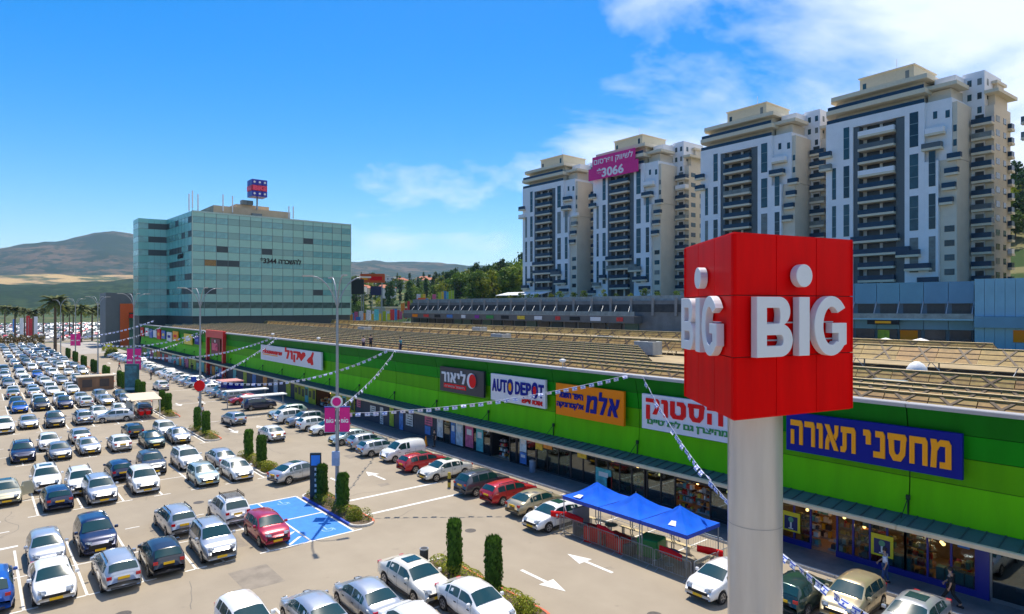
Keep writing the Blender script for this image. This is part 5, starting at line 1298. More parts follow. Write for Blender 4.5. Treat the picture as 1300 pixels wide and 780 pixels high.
def make_car(kind, far=False):
    K, R, wr, ax, hw = car_geo(kind); Lh = K['L']/2; r0, r1, w1, w0 = K['cab']
    body = MB(); n = 9; vs = []
    for x, r in R:
        for y, z in r: vs.append((x, y, z))
        for y, z in r[1:-1]: vs.append((x, -y, z))
    m = n+n-2   # per station: 9 + 7
    def L(i, k): return i*m+k
    def Rr(i, k): return i*m+(n+k-1 if 0 < k < n-1 else k)
    fs = []
    for i in range(len(R)-1):
        for k in range(n-1):
            fs.append((L(i,k), L(i+1,k), L(i+1,k+1), L(i,k+1))); fs.append((Rr(i,k), Rr(i,k+1), Rr(i+1,k+1), Rr(i+1,k)))
    e = len(R)-1
    fs.append(tuple([L(e,k) for k in range(n)]+[Rr(e,k) for k in range(n-2,0,-1)])); fs.append(tuple(reversed([L(0,k) for k in range(n)]+[Rr(0,k) for k in range(n-2,0,-1)])))
    body.mesh(vs, fs, 0, True)
    P = {}
    def at_x(x):   # interpolated ring
        for (a, ra), (c, rc) in zip(R, R[1:]):
            if a-1e-6 <= x <= c+1e-6:
                t = (x-a)/(c-a) if c > a else 0; return [(ya+(yc-ya)*t, za+(zc_-za)*t) for (ya,za),(yc,zc_) in zip(ra, rc)]
    def glass_side(xa, xb, sgn):
        b = MB(); st = [xa]+[x for x, _ in R if xa+.03 < x < xb-.03]+[xb]; vs = []
        for x in st:
            r = at_x(x); (yb, zb_), (yt, zt) = r[5], r[6]
            lo, hi = .10, .90
            for f in (lo, hi): vs.append((x, sgn*((yb+(yt-yb)*f)+.012), zb_+(zt-zb_)*f))
        fs = [(2*i,2*i+2,2*i+3,2*i+1) if sgn > 0 else (2*i,2*i+1,2*i+3,2*i+2) for i in range(len(st)-1)]
        # reversed winding for outward normals
        b.mesh(vs, [tuple(reversed(f)) for f in fs], 0, False); return b
    def glass_end(xa, xb):
        b = MB(); fr = [.06,.5,.94]; vs = []; cols_ = [(-6,.95),(-7,1),(8,0),(7,1),(6,.95)]
        for f in fr:
            x = xa+(xb-xa)*f; r = at_x(x)
            row = []
            for k in (6,7): row.append((r[k][0]*(.93 if k == 6 else 1), r[k][1]))
            up = .014
            for y, z in ((-row[0][0],row[0][1]),(-row[1][0],row[1][1]),(0,r[8][1]),(row[1][0],row[1][1]),(row[0][0],row[0][1])):
                vs.append((x+(up if xb > xa else -up), y, z+up))
        fs = [(j*5+i, j*5+i+1, (j+1)*5+i+1, (j+1)*5+i) for j in range(2) for i in range(4)]
        b.mesh(vs, fs if xb < xa else [tuple(reversed(f)) for f in fs], 0, True); return b
    wind = glass_end(w1, w0); rear = glass_end(r1, r0) 
    # side windows
    sides = []
    pil = K['pil']
    if kind == 'van': segs = [(-.30,.02),(.10,.95)]
    elif kind == 'sedan': segs = [(-1.22,-.98),(-.92,-.16),(-.08,.90)]
    else: segs = [(K['pil'][0]+.02, K['pil'][1]-.02),(K['pil'][1]+.05,K['pil'][2]-.03),(K['pil'][2]+.04, w0-.32)]
    for s in (1,-1):
        for a, c in segs: sides.append(glass_side(a, c, s))
    def wheel(a, s):
        b = MB(); y1 = hw(a)*.995; y0 = y1-.21; b.tube((a, s*y0, wr), (a, s*y1, wr), wr, 18); return b
    def rim(a, s):
        b = MB(); y1 = hw(a)*.995; c = (a, s*(y1+.001), wr); b.tube((a,s*(y1-.02),wr),(a,s*(y1+.006),wr),wr*.66,16)
        b.tube((a,s*(y1+.0065),wr),(a,s*(y1+.022),wr),wr*.16,8)
        return b
    def rim_gap(a, s):
        b = MB(); y1 = hw(a)*.995
        for i in range(5):
            t = i*2*pi/5; t2 = t+.75
            b.poly([(a+wr*f*cos(q), s*(y1+.0075), wr+wr*f*sin(q)) for f, q in ((.24,t),(.6,t),(.6,t2),(.24,t2))][::(-1 if s > 0 else 1)])
        return b
    def seams():
        b = MB()
        xsm = [pil[-1]+.30, pil[-2]+.0, pil[-3]+.0 if kind != 'van' else -.9]
        for sgn in (1,-1):
            for x in xsm:
                r = at_x(x); 
                for k in (2,3,4):
                    (y0,z0),(y1,z1) = r[k], r[k+1]
                    q = [(x-.007,sgn*(y0+.004),z0),(x+.007,sgn*(y0+.004),z0),(x+.007,sgn*(y1+.004),z1),(x-.007,sgn*(y1+.004),z1)]
                    b.poly(q if sgn < 0 else q[::-1], 0)
            for x in xsm[:2]:
                r = at_x(x); y = r[4][0]; z = r[4][1]+.02; b.box(x-.30,x-.12,min(sgn*(y-.02),sgn*(y+.018)),max(sgn*(y-.02),sgn*(y+.018)),z,z+.03)
        return b
    belt = K['belt']; zf = belt-.22; zr = belt-.08
    def lamps(front, s):
        b = MB(); y = hw(Lh)*.80*s
        if front:
            x = Lh-.17; b.mesh([(x-.22,y+s*.17,zf+.02),(x+.15,y-s*.02,zf-.02),(x+.16,y-s*.22,zf-.03),(x+.10,y-s*.20,zf+.09),(x+.06,y,zf+.11),(x-.28,y+s*.15,zf+.13)], [(0,1,4,5) if s > 0 else (5,4,1,0),(1,2,3,4) if s > 0 else (4,3,2,1)], 0)
            # give it thickness behind
            b.box(x-.2,x+.06,min(y-s*.18,y+s*.10),max(y-s*.18,y+s*.10),zf-.03,zf+.08)
        else:
            x = -Lh; b.box(x-.012,x+.26,min(y-s*.07,y+s*.15),max(y-s*.07,y+s*.15),zr-.08,zr+.07)
        return b
    def plate(front):
        b = MB(); x = Lh+.012 if front else -Lh-.012; z = .42 if front else (.80 if kind in ('sedan','hatch','wagon') else .88)
        if front: b.box(x-.06, x+.006, -.26, .26, z-.055, z+.065)
        else: b.box(x-.006, x+.06, -.26, .26, z-.055, z+.065)
        return b
    def grille():
        b = MB(); b.box(Lh-.2,Lh+.004,-.55,.55,.50,.62 if kind != 'suv' else .72); b.box(Lh-.2,Lh-.004,-.62,.62,.26,.36); return b
    def mirror(s):
        b = MB(); y = hw(w0)*.97*s; x = w0-.38; b.bev(x-.05,x+.09,min(y,y+s*.19),max(y,y+s*.19),belt+.03,belt+.17,.03); return b
    def lower():
        b = MB(); 
        for s in (1,-1): b.box(ax[0]+wr+.08, ax[1]-wr-.08, min(s*hw0_*.90,s*hw0_*.985), max(s*hw0_*.90,s*hw0_*.985), .20,.31)
        b.box(-Lh-.008,-Lh+.2,-.55,.55,.33,.41); return b
    hw0_ = K['W']/2
    if far:
        allm = MB()
        allm.mesh(body.v, body.f, 0, True)
        for g in [wind, rear]+sides: allm.mesh(g.v, g.f, 1)
        for a in ax:
            for s in (1,-1): w_ = wheel(a,s); allm.mesh(w_.v, w_.f, 2); rm = rim(a,s); allm.mesh(rm.v, rm.f, 3)
        for fr in (True, False):
            p = plate(fr); allm.mesh(p.v, p.f, 4)
            for s in (1,-1): l_ = lamps(fr, s); allm.mesh(l_.v, l_.f, 5 if fr else 6)
        g = grille(); allm.mesh(g.v, g.f, 2)
        return allm
    return dict(body=body, windscreen=[wind], rear_window=[rear], side_window=sides, wheel=[(wheel(a,s), rim(a,s), rim_gap(a,s)) for a in ax for s in (1,-1)],
        headlight=[lamps(True,s) for s in (1,-1)], tail_light=[lamps(False,s) for s in (1,-1)], number_plate=[plate(True), plate(False)], grille=[grille()], mirror=[mirror(s) for s in (1,-1)], lower_trim=[lower()], door_seams=[seams()])
def roof_rails(kind):
    b = MB(); K = KINDS[kind]; z = K['prof'][4][1]
    for s in (1,-1):
        b.tube((-1.5,s*.60,z+.02),(.2,s*.60,z+.02),.025,6)
        for x in (-1.5,-.65,.2): b.tube((x,s*.60,z-.08),(x,s*.60,z+.02),.02,5)
    return b
def roof_rack(kind):
    b = MB(); K = KINDS[kind]; z = K['prof'][4][1]+.10
    for s in (1,-1): b.tube((-1.55,s*.58,z),(.1,s*.58,z),.025,6); b.tube((-1.55,s*.58,z+.1),(.1,s*.58,z+.1),.02,6)
    for i in range(7): x = -1.5+i*.26; b.tube((x,-.58,z),(x,.58,z),.022,5); 
    for x in (-1.5,.05):
        for s in (1,-1): b.tube((x,s*.58,z-.15),(x,s*.58,z+.1),.02,5)
    return b
near_proto = {}; far_proto = {}
def slot(o, m): o.material_slots[0].link = 'OBJECT'; o.material_slots[0].material = m
def car(kind, col, x, y, deg, label, near=True, group='cars parked in the car park', cat='car', z=0):
    rack = col.endswith('rack'); col = col.replace('rack','')
    nm = {'sedan':'parked_sedan','hatch':'parked_hatchback','suv':'parked_suv','wagon':'parked_estate_car','van':'parked_van'}[kind]
    if not near:
        if kind not in far_proto:
            far_proto[kind] = make_car(kind, True).build(nm, [PAINT['white'], car_glass, dark, rim_m, plate_m, head_m, tail_m]); o = far_proto[kind]
        else: o = inst(far_proto[kind])
        o.location = (x, y, z); o.rotation_euler = (0,0,radians(deg)); slot(o, PAINT[col]); return tag(o, label, cat, group)
    if kind not in near_proto:
        G = make_car(kind); t = thing(nm, label, cat, (0,0,0), 0, group)
        bo = G['body'].build('body', PAINT[col], t); slot(bo, PAINT[col])
        for p, mm in (('windscreen',car_glass),('rear_window',car_glass),('side_window',car_glass),('headlight',head_m),('tail_light',tail_m),('number_plate',plate_m),('grille',dark),('lower_trim',trim),('door_seams',dark)):
            for q in G[p]: q.build(p, mm, t)
        for q in G['mirror']: o = q.build('mirror', PAINT[col], t); slot(o, PAINT[col])
        for w_, r_, g_ in G['wheel']:
            wo = w_.build('wheel', dark, t); r_.build('rim', rim_m, wo); g_.build('rim_opening', trim, wo)
        near_proto[kind] = t
    else: t = dup(near_proto[kind], (0,0,0))
    t.location = (x, y, z); t.rotation_euler = (0,0,radians(deg)); tag(t, label, cat, group); u_ = ((x*13.7+y*5.3) % 1.0); t.scale = (.95+.09*u_, .98+.04*u_, .97+.06*((u_*7) % 1))
    for c in t.children:
        if c.name.startswith(('body','mirror')): slot(c, PAINT[col])
    if u_ > .7 and kind != 'van' and not rack:
        z_ = KINDS[kind]['prof'][4][1]; b = MB(); b.bev(-.55,.12,-.40,.40,z_-.02,z_+.022,.015); b.build('sunroof', car_glass, t)
    if rack and kind == 'suv' and col == 'white': roof_rack(kind).build('roof_rack', dark, t)
    elif rack or kind in ('suv','wagon') and (int(x*7+y*3) % 2 == 0): roof_rails(kind).build('roof_rails', trim, t)
    return t
KN = {'sedan':'sedan','hatch':'hatchback','suv':'SUV','wagon':'estate car','van':'van'}
CN = {'darkgreen':'dark green','palegreen':'pale green','silverrack':'silver','whiterack':'white'}
ROWN = ['bottom','second','third','fourth','fifth','sixth','seventh','eighth','ninth','tenth','eleventh','twelfth','thirteenth','fourteenth','fifteenth','sixteenth','seventeenth']
used_l = {}
def uniq(l):
    used_l[l] = used_l.get(l, 0)+1
    return l if used_l[l] == 1 else l
rr = random.Random(3)
cnt = {}
def row_of(y):
    best = min(range(len(rows)), key=lambda k: min(abs(y-rows[k]-2.4), abs(y-rows[k]-7.2)))
    return best, ('near' if abs(y-rows[best]-2.4) < abs(y-rows[best]-7.2) else 'far')
SPECIAL = {(20.3,52.0):'silver sedan driving across the aisle behind the accessible bays', (24.4,69.7):'white sedan with roof sign driving up the aisle past the hedge island', (24.0,81.6):'silver hatchback driving away up the aisle', (13.2,92.8):'silver hatchback crossing between rows, seen from the side',
 (1.6,60.2):'cream sedan at the left edge with its door open'}
for (x, y, kind, col, h) in CARS:
    deg = {'F':-90,'B':90,'N':0,'O':180}.get(h); 
    if deg is None: deg = float(h)
    deg += rr.uniform(-1.5,1.5)
    c = CN.get(col, col)
    if (x, y) in SPECIAL: lab = SPECIAL[(x,y)]; g = None
    elif x > 26:
        lab = '%s %s, %s toward the shops' % (c, KN[kind], 'nose' if h == 'N' else 'tail'); g = 'cars parked nose or tail to the shop pavement'
        lab += {48.3:', right of the white van', 44.8:', first left of the crossing lines', 52.6:'', 55.9:', left of the white van', 39.5:', right of the crossing lines', 36.5:', beside the gold sedan',33.3:', left of the white sedan by the gazebos',30.4:', touching the blue gazebos',17.9:', right of the gazebos, half behind the pillar',14.7:', right of the pillar',12.8:', between green hatchback and silver sedan',10.3:', at the bottom edge under the blue shop'}.get(y,'')
    else:
        k, side_ = row_of(y); bayn = int((18.4-x)/2.53)+1
        lab = '%s %s facing %s, %s double row, %s side, bay %s from the island' % (c, KN[kind], 'the camera' if h == 'F' else 'away', ROWN[max(0,k-1)], side_, ['one','two','three','four','five','six','seven','eight','nine'][min(8,bayn-1)]); g = 'cars parked in the car park'
    o = car(kind, col, x, y, deg, lab, True, g or 'cars on the move')
    if g is None:
        del o['group']
    if (x, y) == (1.6, 60.2):
        b = MB(); b.mesh([(0,0,.35),(.9,0,.35),(.9,0,.92),(.7,0,1.30),(.15,0,1.32),(0,0,.95),(0,.05,.35),(.9,.05,.35),(.9,.05,.92),(.7,.05,1.30),(.15,.05,1.32),(0,.05,.95)],[(0,1,2,3,4,5),(11,10,9,8,7,6),(0,6,7,1),(1,7,8,2),(2,8,9,3),(3,9,10,4),(4,10,11,5),(5,11,6,0)])
        b.build('open_door', PAINT['cream'], o, (.95,.85,0), radians(118))
# remaining bays filled in rows beyond
pool = ['white']*36+['silver']*24+['grey']*12+['charcoal']*10+['navy']*8+['black']*4+['ivory']*4+['crimson']*2+['blue']*2+['palegreen']*2
kinds = ['sedan']*5+['hatch']*4+['suv']*4+['wagon']
for k, y0 in enumerate(rows):
    if y0 > 290 or y0 < 85: continue
    for s_, yy in (('near', y0+2.45), ('far', y0+7.25)):
        i = 0; x = 17.1
        while x > .0225*yy+.2:
            bayn = i+1; i += 1; xx = x; x -= 2.53
            if any(abs(cx-xx) < 2.0 and abs(cy-yy) < 4.3 for cx, cy, *_ in CARS): continue
            if rr.random() < .07: continue
            if yy < 97 and s_ == 'near' and xx > 13: continue
            if 126 < yy < 136 and xx > 14: continue
            kd = rr.choice(kinds); col = rr.choice(pool); F = rr.random() < .72
            lab = '%s %s facing %s, %s double row, %s side, bay %s from the island' % (CN.get(col,col), KN[kd], 'the camera' if F else 'away', ROWN[max(0,k-1)], s_, ['one','two','three','four','five','six','seven','eight','nine'][min(8,bayn-1)])
            car(kd, col, xx+rr.uniform(-.15,.15), yy+rr.uniform(-.25,.25), (-90 if F else 90)+rr.uniform(-2,2), lab, yy < 100)
# a few columns further left, outside the frame but beside the camera
for k in (1, 2, 3, 4):
    for s_, yy in (('near', rows[k]+2.45), ('far', rows[k]+7.25)):
        for j in range(3):
            xx = -2.2-2.53*j if k < 3 else -1.2-2.53*j
            if rr.random() < .2 or any(abs(cx-xx) < 2.2 and abs(cy-yy) < 4.5 for cx, cy, *_ in CARS): continue
            kd = rr.choice(kinds); col = rr.choice(pool)
            car(kd, col, xx, yy, 90+rr.uniform(-2,2), '%s %s outside the frame at left, %s double row, %s side, %s column' % (CN.get(col,col), KN[kd], ROWN[k-1], s_, ordw(j+1)), False)
# the row along the pavement
mi_ = 0; y = 59.2
while y < 212:
    if not (84.6 < y < 89 or 92.5 < y < 97) and rr.random() > .06:
        kd = rr.choice(kinds); col = rr.choice(pool+['crimson','red','navy','grey']); Nn = rr.random() < .5; mi_ += 1
        tens = ['','','twenty','thirty','forty'][mi_//10] if mi_ >= 20 else ''
        num = ['','first','second','third','fourth','fifth','sixth','seventh','eighth','ninth','tenth','eleventh','twelfth','thirteenth','fourteenth','fifteenth','sixteenth','seventeenth','eighteenth','nineteenth'][mi_] if mi_ < 20 else tens+'-'+['th','first','second','third','fourth','fifth','sixth','seventh','eighth','ninth'][mi_%10]
        num = num.replace('twenty-th','twentieth').replace('thirty-th','thirtieth').replace('forty-th','fortieth')
        car(kd, col, 30.4+rr.uniform(-.3,.3), y+rr.uniform(-.1,.1), (0 if Nn else 180)+rr.uniform(-2,2), '%s %s, %s toward the shops, %s car past the white van' % (CN.get(col,col), KN[kd], 'nose' if Nn else 'tail', num), y < 105, 'cars parked nose or tail to the shop pavement')
    y += 3.2
# the great car park beyond the hedge
def mass_cars():
    b = MB(); r2 = random.Random(8)
    for j in range(34):
        yy = 338+j*9.5+ (j%2)*-3.6
        for i in range(60):
            xx = -6+i*2.7
            if xx > .13*yy+2: break
            if xx < .018*yy or r2.random() < .2: continue
            mi = r2.choice((0,0,0,1,1,2,3,0,4)); l_ = 2.2; 
            b.mesh([(xx+a*.9,yy+c*l_,z) for z in (.3,.95) for a,c in ((-1,-1),(1,-1),(1,1),(-1,1))]+[(xx+a*.72,yy+c,z) for z in (.95,1.45) for a,c in ((-1,-1.5),(1,-1.5),(1,.8),(-1,.8))],
                   [(4,5,6,7),(0,1,5,4),(1,2,6,5),(2,3,7,6),(3,0,4,7)], mi)
            b.mesh([(xx+a*.72,yy+c,.95) for a,c in ((-1,-1.5),(1,-1.5),(1,1.0),(-1,1.0))]+[(xx+a*.62,yy+c,1.45) for a,c in ((-1,-.8),(1,-.8),(1,.5),(-1,.5))], [(0,1,5,4),(1,2,6,5),(2,3,7,6),(3,0,4,7)], 5 if r2.random() < .45 else mi)
            b.mesh([(xx+a*.62,yy+c,1.452) for a,c in ((-1,-.8),(1,-.8),(1,.5),(-1,.5))],[(0,1,2,3)], mi)
    return b.build('distant_parked_cars', [PAINT['white'], PAINT['silver'], PAINT['charcoal'], PAINT['navy'], PAINT['crimson'], car_glass], label='hundreds of small cars filling the far car park beyond the hedge', cat='cars', kind='stuff')
mass_cars()
# ================================================================ hedge islands with clipped cypresses
def cypress(x, y, h, r, label, z=.12):
    rnd = random.Random(int(x*31+y*17)); t = thing('clipped_cypress', label, 'cypress', (x, y, z), 0, 'clipped column cypresses on the islands')
    b = MB(); 
    def rad(u): return r*(1.0-.10*abs(u-.5))*(1 if u < .93 else (1-(u-.93)*4.5))*(.85+.15*min(1,u*8))
    n = int(3200*h*r)
    for _ in range(n):
        u = rnd.random()**.92; a = rnd.uniform(0,2*pi); R_ = rad(u)*(1+.08*sin(a*3+u*9)+.08*sin(a*7+u*23)+.06*sin(a*11-u*41))*rnd.uniform(.82,1.08); zz = .1+u*(h-.1)
        P = Vector((R_*cos(a), R_*sin(a), zz)); s = rnd.uniform(.05,.11); q = Vector((cos(a)+rnd.gauss(0,.5), sin(a)+rnd.gauss(0,.5), rnd.gauss(.2,.4))).to_track_quat('Z','Y')
        u_ = q @ Vector((1,0,0)); v_ = q @ Vector((0,1,0)); b.poly([P-u_*s*.5, P-v_*s*.4, P+u_*s*.5, P+Vector((0,0,s*1.5))], 0)
    for _ in range(int(90)):   # shaggy top
        a = rnd.uniform(0,2*pi); R_ = r*.85*sqrt(rnd.random()); s = rnd.uniform(.08,.2)
        P = Vector((R_*cos(a),R_*sin(a),h-.12)); b.poly([P+Vector((.04,0,0)), P-Vector((.04,0,0)), P+Vector((rnd.gauss(0,.05),rnd.gauss(0,.05),s+.08))], 0)
    b.build('foliage', leaf_dark, t)
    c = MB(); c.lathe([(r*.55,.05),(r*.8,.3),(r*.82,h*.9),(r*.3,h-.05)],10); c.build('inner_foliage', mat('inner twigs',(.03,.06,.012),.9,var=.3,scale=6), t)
    c = MB(); c.tube((0,0,-.1),(0,0,.5),.09,7,.07); c.build('trunk', bark, t); return t
def bush(x, y, r, h, label, n=900, z=.1):
    rnd = random.Random(int(x*91+y*13)); b = MB(); lobes = [(rnd.uniform(-.4,.4)*r, rnd.uniform(-.4,.4)*r, rnd.uniform(.45,.75)) for _ in range(5)]
    def pos(r_):
        lx, ly, ls = lobes[r_.randrange(5)]; v = Vector((r_.gauss(0,1), r_.gauss(0,1), abs(r_.gauss(0,1)))).normalized(); k = r_.uniform(.8,1.05)
        return (lx+v.x*r*ls*k, ly+v.y*r*ls*k, v.z*h*(.7+ls*.45)*k), (v.x+r_.gauss(0,.5), v.y+r_.gauss(0,.5), v.z+r_.gauss(0,.4))
    leaves(b, n, pos, .055, rnd)
    o = b.build('rounded_bush', leaf_bush, None, (x, y, z), label=label, cat='bush', group='rounded bushes on the hedge islands')
    return o
soil = mat('island soil', (.12,.085,.05), .9, var=.3, scale=4)
def island(k, y0, y1, x0=18.55, x1=20.3, full=True):
    n = 8; cx, r = (x0+x1)/2, (x1-x0)/2
    out_ = [(cx+r*cos(pi+pi*i/n), y0+r+r*sin(pi+pi*i/n)) for i in range(n+1)]+[(cx+r*cos(pi*i/n), y1-r+r*sin(pi*i/n)) for i in range(n+1)]
    r2 = r-.14; inn = [(cx+r2*cos(pi+pi*i/n), y0+r+r2*sin(pi+pi*i/n)) for i in range(n+1)]+[(cx+r2*cos(pi*i/n), y1-r+r2*sin(pi*i/n)) for i in range(n+1)]
    b = MB(); N_ = len(out_)
    vs = [(p[0],p[1],0) for p in out_]+[(p[0],p[1],.14) for p in out_]+[(p[0],p[1],.14) for p in inn]+[(p[0],p[1],.0) for p in inn]
    for a in range(3):
        for i in range(N_):
            j = (i+1)%N_; q = a*N_; mi = 1 if (a < 2 and i in (6,7,8)) else (2 if (a < 2 and k == 2 and i == N_-1) else 0); b.mesh([vs[q+i],vs[q+j],vs[q+N_+j],vs[q+N_+i]],[(0,1,2,3)],mi)
    b.build('kerb', [kerb_m, kerb_red, mat('kerb blue',(.01,.06,.42),.7)], kind='structure')
    b = MB(); b.ext([(p[0],p[1]) for p in inn], 0, .10); b.build('planting_bed', soil, kind='structure')
nth = ['nearest','second','third','fourth','fifth','sixth','seventh','eighth','ninth','tenth','eleventh','twelfth','thirteenth']
kk = 0
for k, y0 in enumerate(rows):
    if y0 > 215 or k == 0: continue
    island(k, y0+.2, y0+9.6); nm = nth[k-1]
    d_ = 4.1; h = [2.6,2.75,2.5,2.6,2.5,2.6][k % 6]
    cypress(19.5, y0+4.0, h, .40, 'clipped column cypress, nearer of the pair on the %s hedge island' % nm); cypress(19.4, y0+7.2, h+.05, .37, 'clipped column cypress, farther of the pair on the %s hedge island' % nm)
    if k < 6:
        bush(19.45, y0+1.5, .85, .8, 'rounded yellow-green bush at the near tip of the %s hedge island' % nm, 1500 if k < 4 else 500)
        hedge('low_hedge', [(19.45,y0+2.2),(19.45,y0+9.0)], 1.1, .52, leaf_bush, 'low yellow-green hedge along the %s hedge island' % nm, 420 if k < 4 else 160, .055, .1)
# ================================================================ lamp posts with four arms
lamp_steel = mat('lamp post steel', (.30,.33,.36), .4, .5, var=.06)
def lamp_post():
    t = thing('lamp_post', 'x', 'lamp post', (19.7, 43, .1)); b = MB(); b.tube((0,0,0),(0,0,6),.15,12,.12); b.tube((0,0,6),(0,0,14.0),.12,12,.085); b.lathe([(.24,0),(.24,.25),(.16,.35)],12); b.build('pole', lamp_steel, t)
    for i in range(4):
        a = radians(-12+90*i); pts = []
        for q in range(7): u = q/6; r = 1.75*u**1.25; z = 14.0+2.25*(1-(1-u)**2.0); pts.append((r*cos(a), r*sin(a), z))
        b = MB(); b.path(pts, .045, 7); ar = b.build('arm', lamp_steel, t)
        h = MB(); e = pts[-1]; h.mesh([(x,y,z) for z in (-.04,.07) for x,y in ((0,-.12),(.75,-.15),(.75,.15),(0,.12))],[(3,2,1,0),(4,5,6,7),(0,1,5,4),(1,2,6,5),(2,3,7,6),(3,0,4,7)])
        h.build('lamp_head', mat('lamp head',(.42,.42,.38),.4,.2,var=0), ar, (e[0]-.1*cos(a),e[1]-.1*sin(a),e[2]), a)
    return t
LY = [-14, 43, 79.4, 119.7, 160, 200, 238]
lab = ['lamp post with four curved arms outside the frame', 'nearest four-armed lamp post, carrying two magenta banners', 'four-armed lamp post in front of the office corner with a red round sign', 'four-armed lamp post at the left side of the glass office', 'four-armed lamp post left of the portal block', 'second farthest four-armed lamp post up the car park', 'farthest four-armed lamp post near the palms']
lp = lamp_post(); lp['label'] = lab[1]; lp['group'] = 'four-armed lamp posts along the aisle'
for i, y in enumerate(LY):
    if i != 1: dup(lp, (19.7, y, .1), radians(i*7), lab[i])
# banners on the posts
def banner_pair(y, z, label, w_=.72, h_=1.72, x=19.7):
    t = thing('post_banners', label, 'banner', (x, y, z), radians(-36), 'magenta banners on the lamp posts')
    for s in (1,-1):
        b = MB(); c = s*(.16+w_/2); b.box(c-w_/2, c+w_/2, -.012, .012, -h_, 0); cl = b.build('cloth', magenta, t)
        for side_, rz in ((-.014, radians(90)), (.014, radians(-90))):
            mesh_obj('lettering', fit_text('BiG', w_*.72, .27, .01, .04), white_m, cl, (c, side_, -h_*.55), rz)
            b = MB(); b.lathe([(.035,-.006),(.035,.006)],10); b.v = [(x_, z_, y_) for x_, y_, z_ in b.v]; b.build('dot', white_m, cl, (c+.01, side_, -h_*.55+.21))
        b = MB(); b.tube((s*.1,0,.05),(s*(.2+w_),0,.05),.05,6,m=0); b.tube((s*.1,0,-h_-.04),(s*(.2+w_),0,-h_-.04),.02,6,m=1); b.build('crossbar', [mat('banner rail blue',(.01,.06,.35),.4), steel], t)
    return t
banner_pair(43, 7.05, 'pair of large magenta banners on the nearest lamp post')
banner_pair(119.7, 7.4, 'pair of magenta banners on the lamp post before the glass office', .95, 3.4)
banner_pair(200, 7.2, 'pair of small magenta banners far up the car park', 1.1, 3.0)
t = thing('round_sign', 'round magenta disc sign in a white ring on the nearest lamp post', 'sign', (19.7, 43, 7.5)); t.rotation_euler = (0,0,radians(-36))
b = MB(); b.tube((0,-.2,0),(0,-.24,0),.42,24); b.build('ring', white_m, t); b = MB(); b.tube((0,-.241,0),(0,-.26,0),.30,24); b.build('disc', magenta, t); b = MB(); b.box(-.1,.1,-.21,-.1,-.05,.05); b.build('bracket', steel, t)
t = thing('round_sign', 'red and blue round sign on the second lamp post', 'sign', (19.7, 79.4, 5.2), radians(-36)); b = MB(); b.tube((0,-.2,0),(0,-.25,0),.62,20); b.build('disc', RD, t); b = MB(); b.bev(-.95,-.3,-.3,-.15,.45,1.0,.04); b.build('side_plate', mat('banner rail blue',(.01,.06,.35),.4), t); b = MB(); b.box(-.1,.1,-.21,-.1,-.05,.05); b.build('bracket', steel, t)
t = thing('control_box', 'pale blue cabinet box fixed to the nearest lamp post above the cypress', 'cabinet', (19.7, 43, 3.55), radians(-36)); b = MB(); b.bev(-.32,.22,-.35,-.16,-.55,.45,.03); b.build('cabinet', mat('pale blue enamel',(.30,.40,.58),.5), t); b = MB(); b.box(-.28,.18,-.365,-.351,-.5,-.02); b.build('door', mat('enamel panel',(.26,.35,.5),.5), t)
# slim parking pylon with a blue square and white marks
t = thing('parking_pylon', 'slim black pylon sign with blue square and white squares below it', 'sign', (19.2, 45.6, .1), radians(-36)); b = MB(); b.bev(-.40,.40,-.10,.10,0,3.35,.02); b.build('board', mat('pylon black green',(.015,.03,.035),.4), t)
b = MB(); b.box(-.30,.34,-.13,-.101,2.45,3.2); b.build('blue_square', mat('pylon blue',(.02,.25,.75),.4,var=0), t)
for i in range(6):
    b = MB(); z = 2.2-i*.40; b.box(-.05,.14,-.125,-.101,z-.12,z+.08); b.box(-.01,.10,-.135,-.126,z-.07,z+.03) if False else None; b.build('white_mark', white_m, t)
# advertising pylon farther up and kiosks in the lot
t = thing('advert_pylon', 'tall dark blue-green advertising pylon beside the third lamp post', 'advertising pylon', (18.9, 116.5, 0), radians(-36)); b = MB(); b.bev(-1.0,1.0,-.3,.3,.2,5.2,.05); b.build('cabinet', mat('pylon teal',(.02,.09,.12),.3), t); b = MB(); b.box(-.85,.85,-.34,-.301,1.6,4.9); b.build('poster', mat('pylon print',(.03,.14,.18),.3,var=.6,scale=1.2), t); b = MB(); b.box(-.9,.9,-.345,-.301,1.1,1.5); b.build('pale_strip', mat('pylon pale',(.4,.55,.6),.4), t)  # poster above a plain pale strip
wood = mat('kiosk wood', (.20,.11,.06), .7, var=.25, scale=2, streak=.2)
t = thing('trolley_shelter', 'open shelter with flat cream roof over red trolleys in the car park', 'shelter', (16.6, 94.5, 0))
b = MB(); b.mesh([(-1.7,-2.4,2.35),(1.7,-2.4,2.35),(1.7,2.4,2.75),(-1.7,2.4,2.75),(-1.7,-2.4,2.45),(1.7,-2.4,2.45),(1.7,2.4,2.85),(-1.7,2.4,2.85)],[(3,2,1,0),(4,5,6,7),(0,1,5,4),(1,2,6,5),(2,3,7,6),(3,0,4,7)]); b.build('roof', mat('cream sheet roof',(.68,.55,.38),.6), t)
for x, y in ((-1.5,-2.2),(1.5,-2.2),(-1.5,2.2),(1.5,2.2)): b = MB(); b.tube((x,y,0),(x,y,2.4+.08*(y+2.2)),.05,8); b.build('post', white_m, t)
b = MB(); b.box(-1.6,-1.55,-2.2,2.2,.1,2.1); b.build('side_panel', mat('shelter panel',(.40,.35,.28),.6), t)
tr0 = None
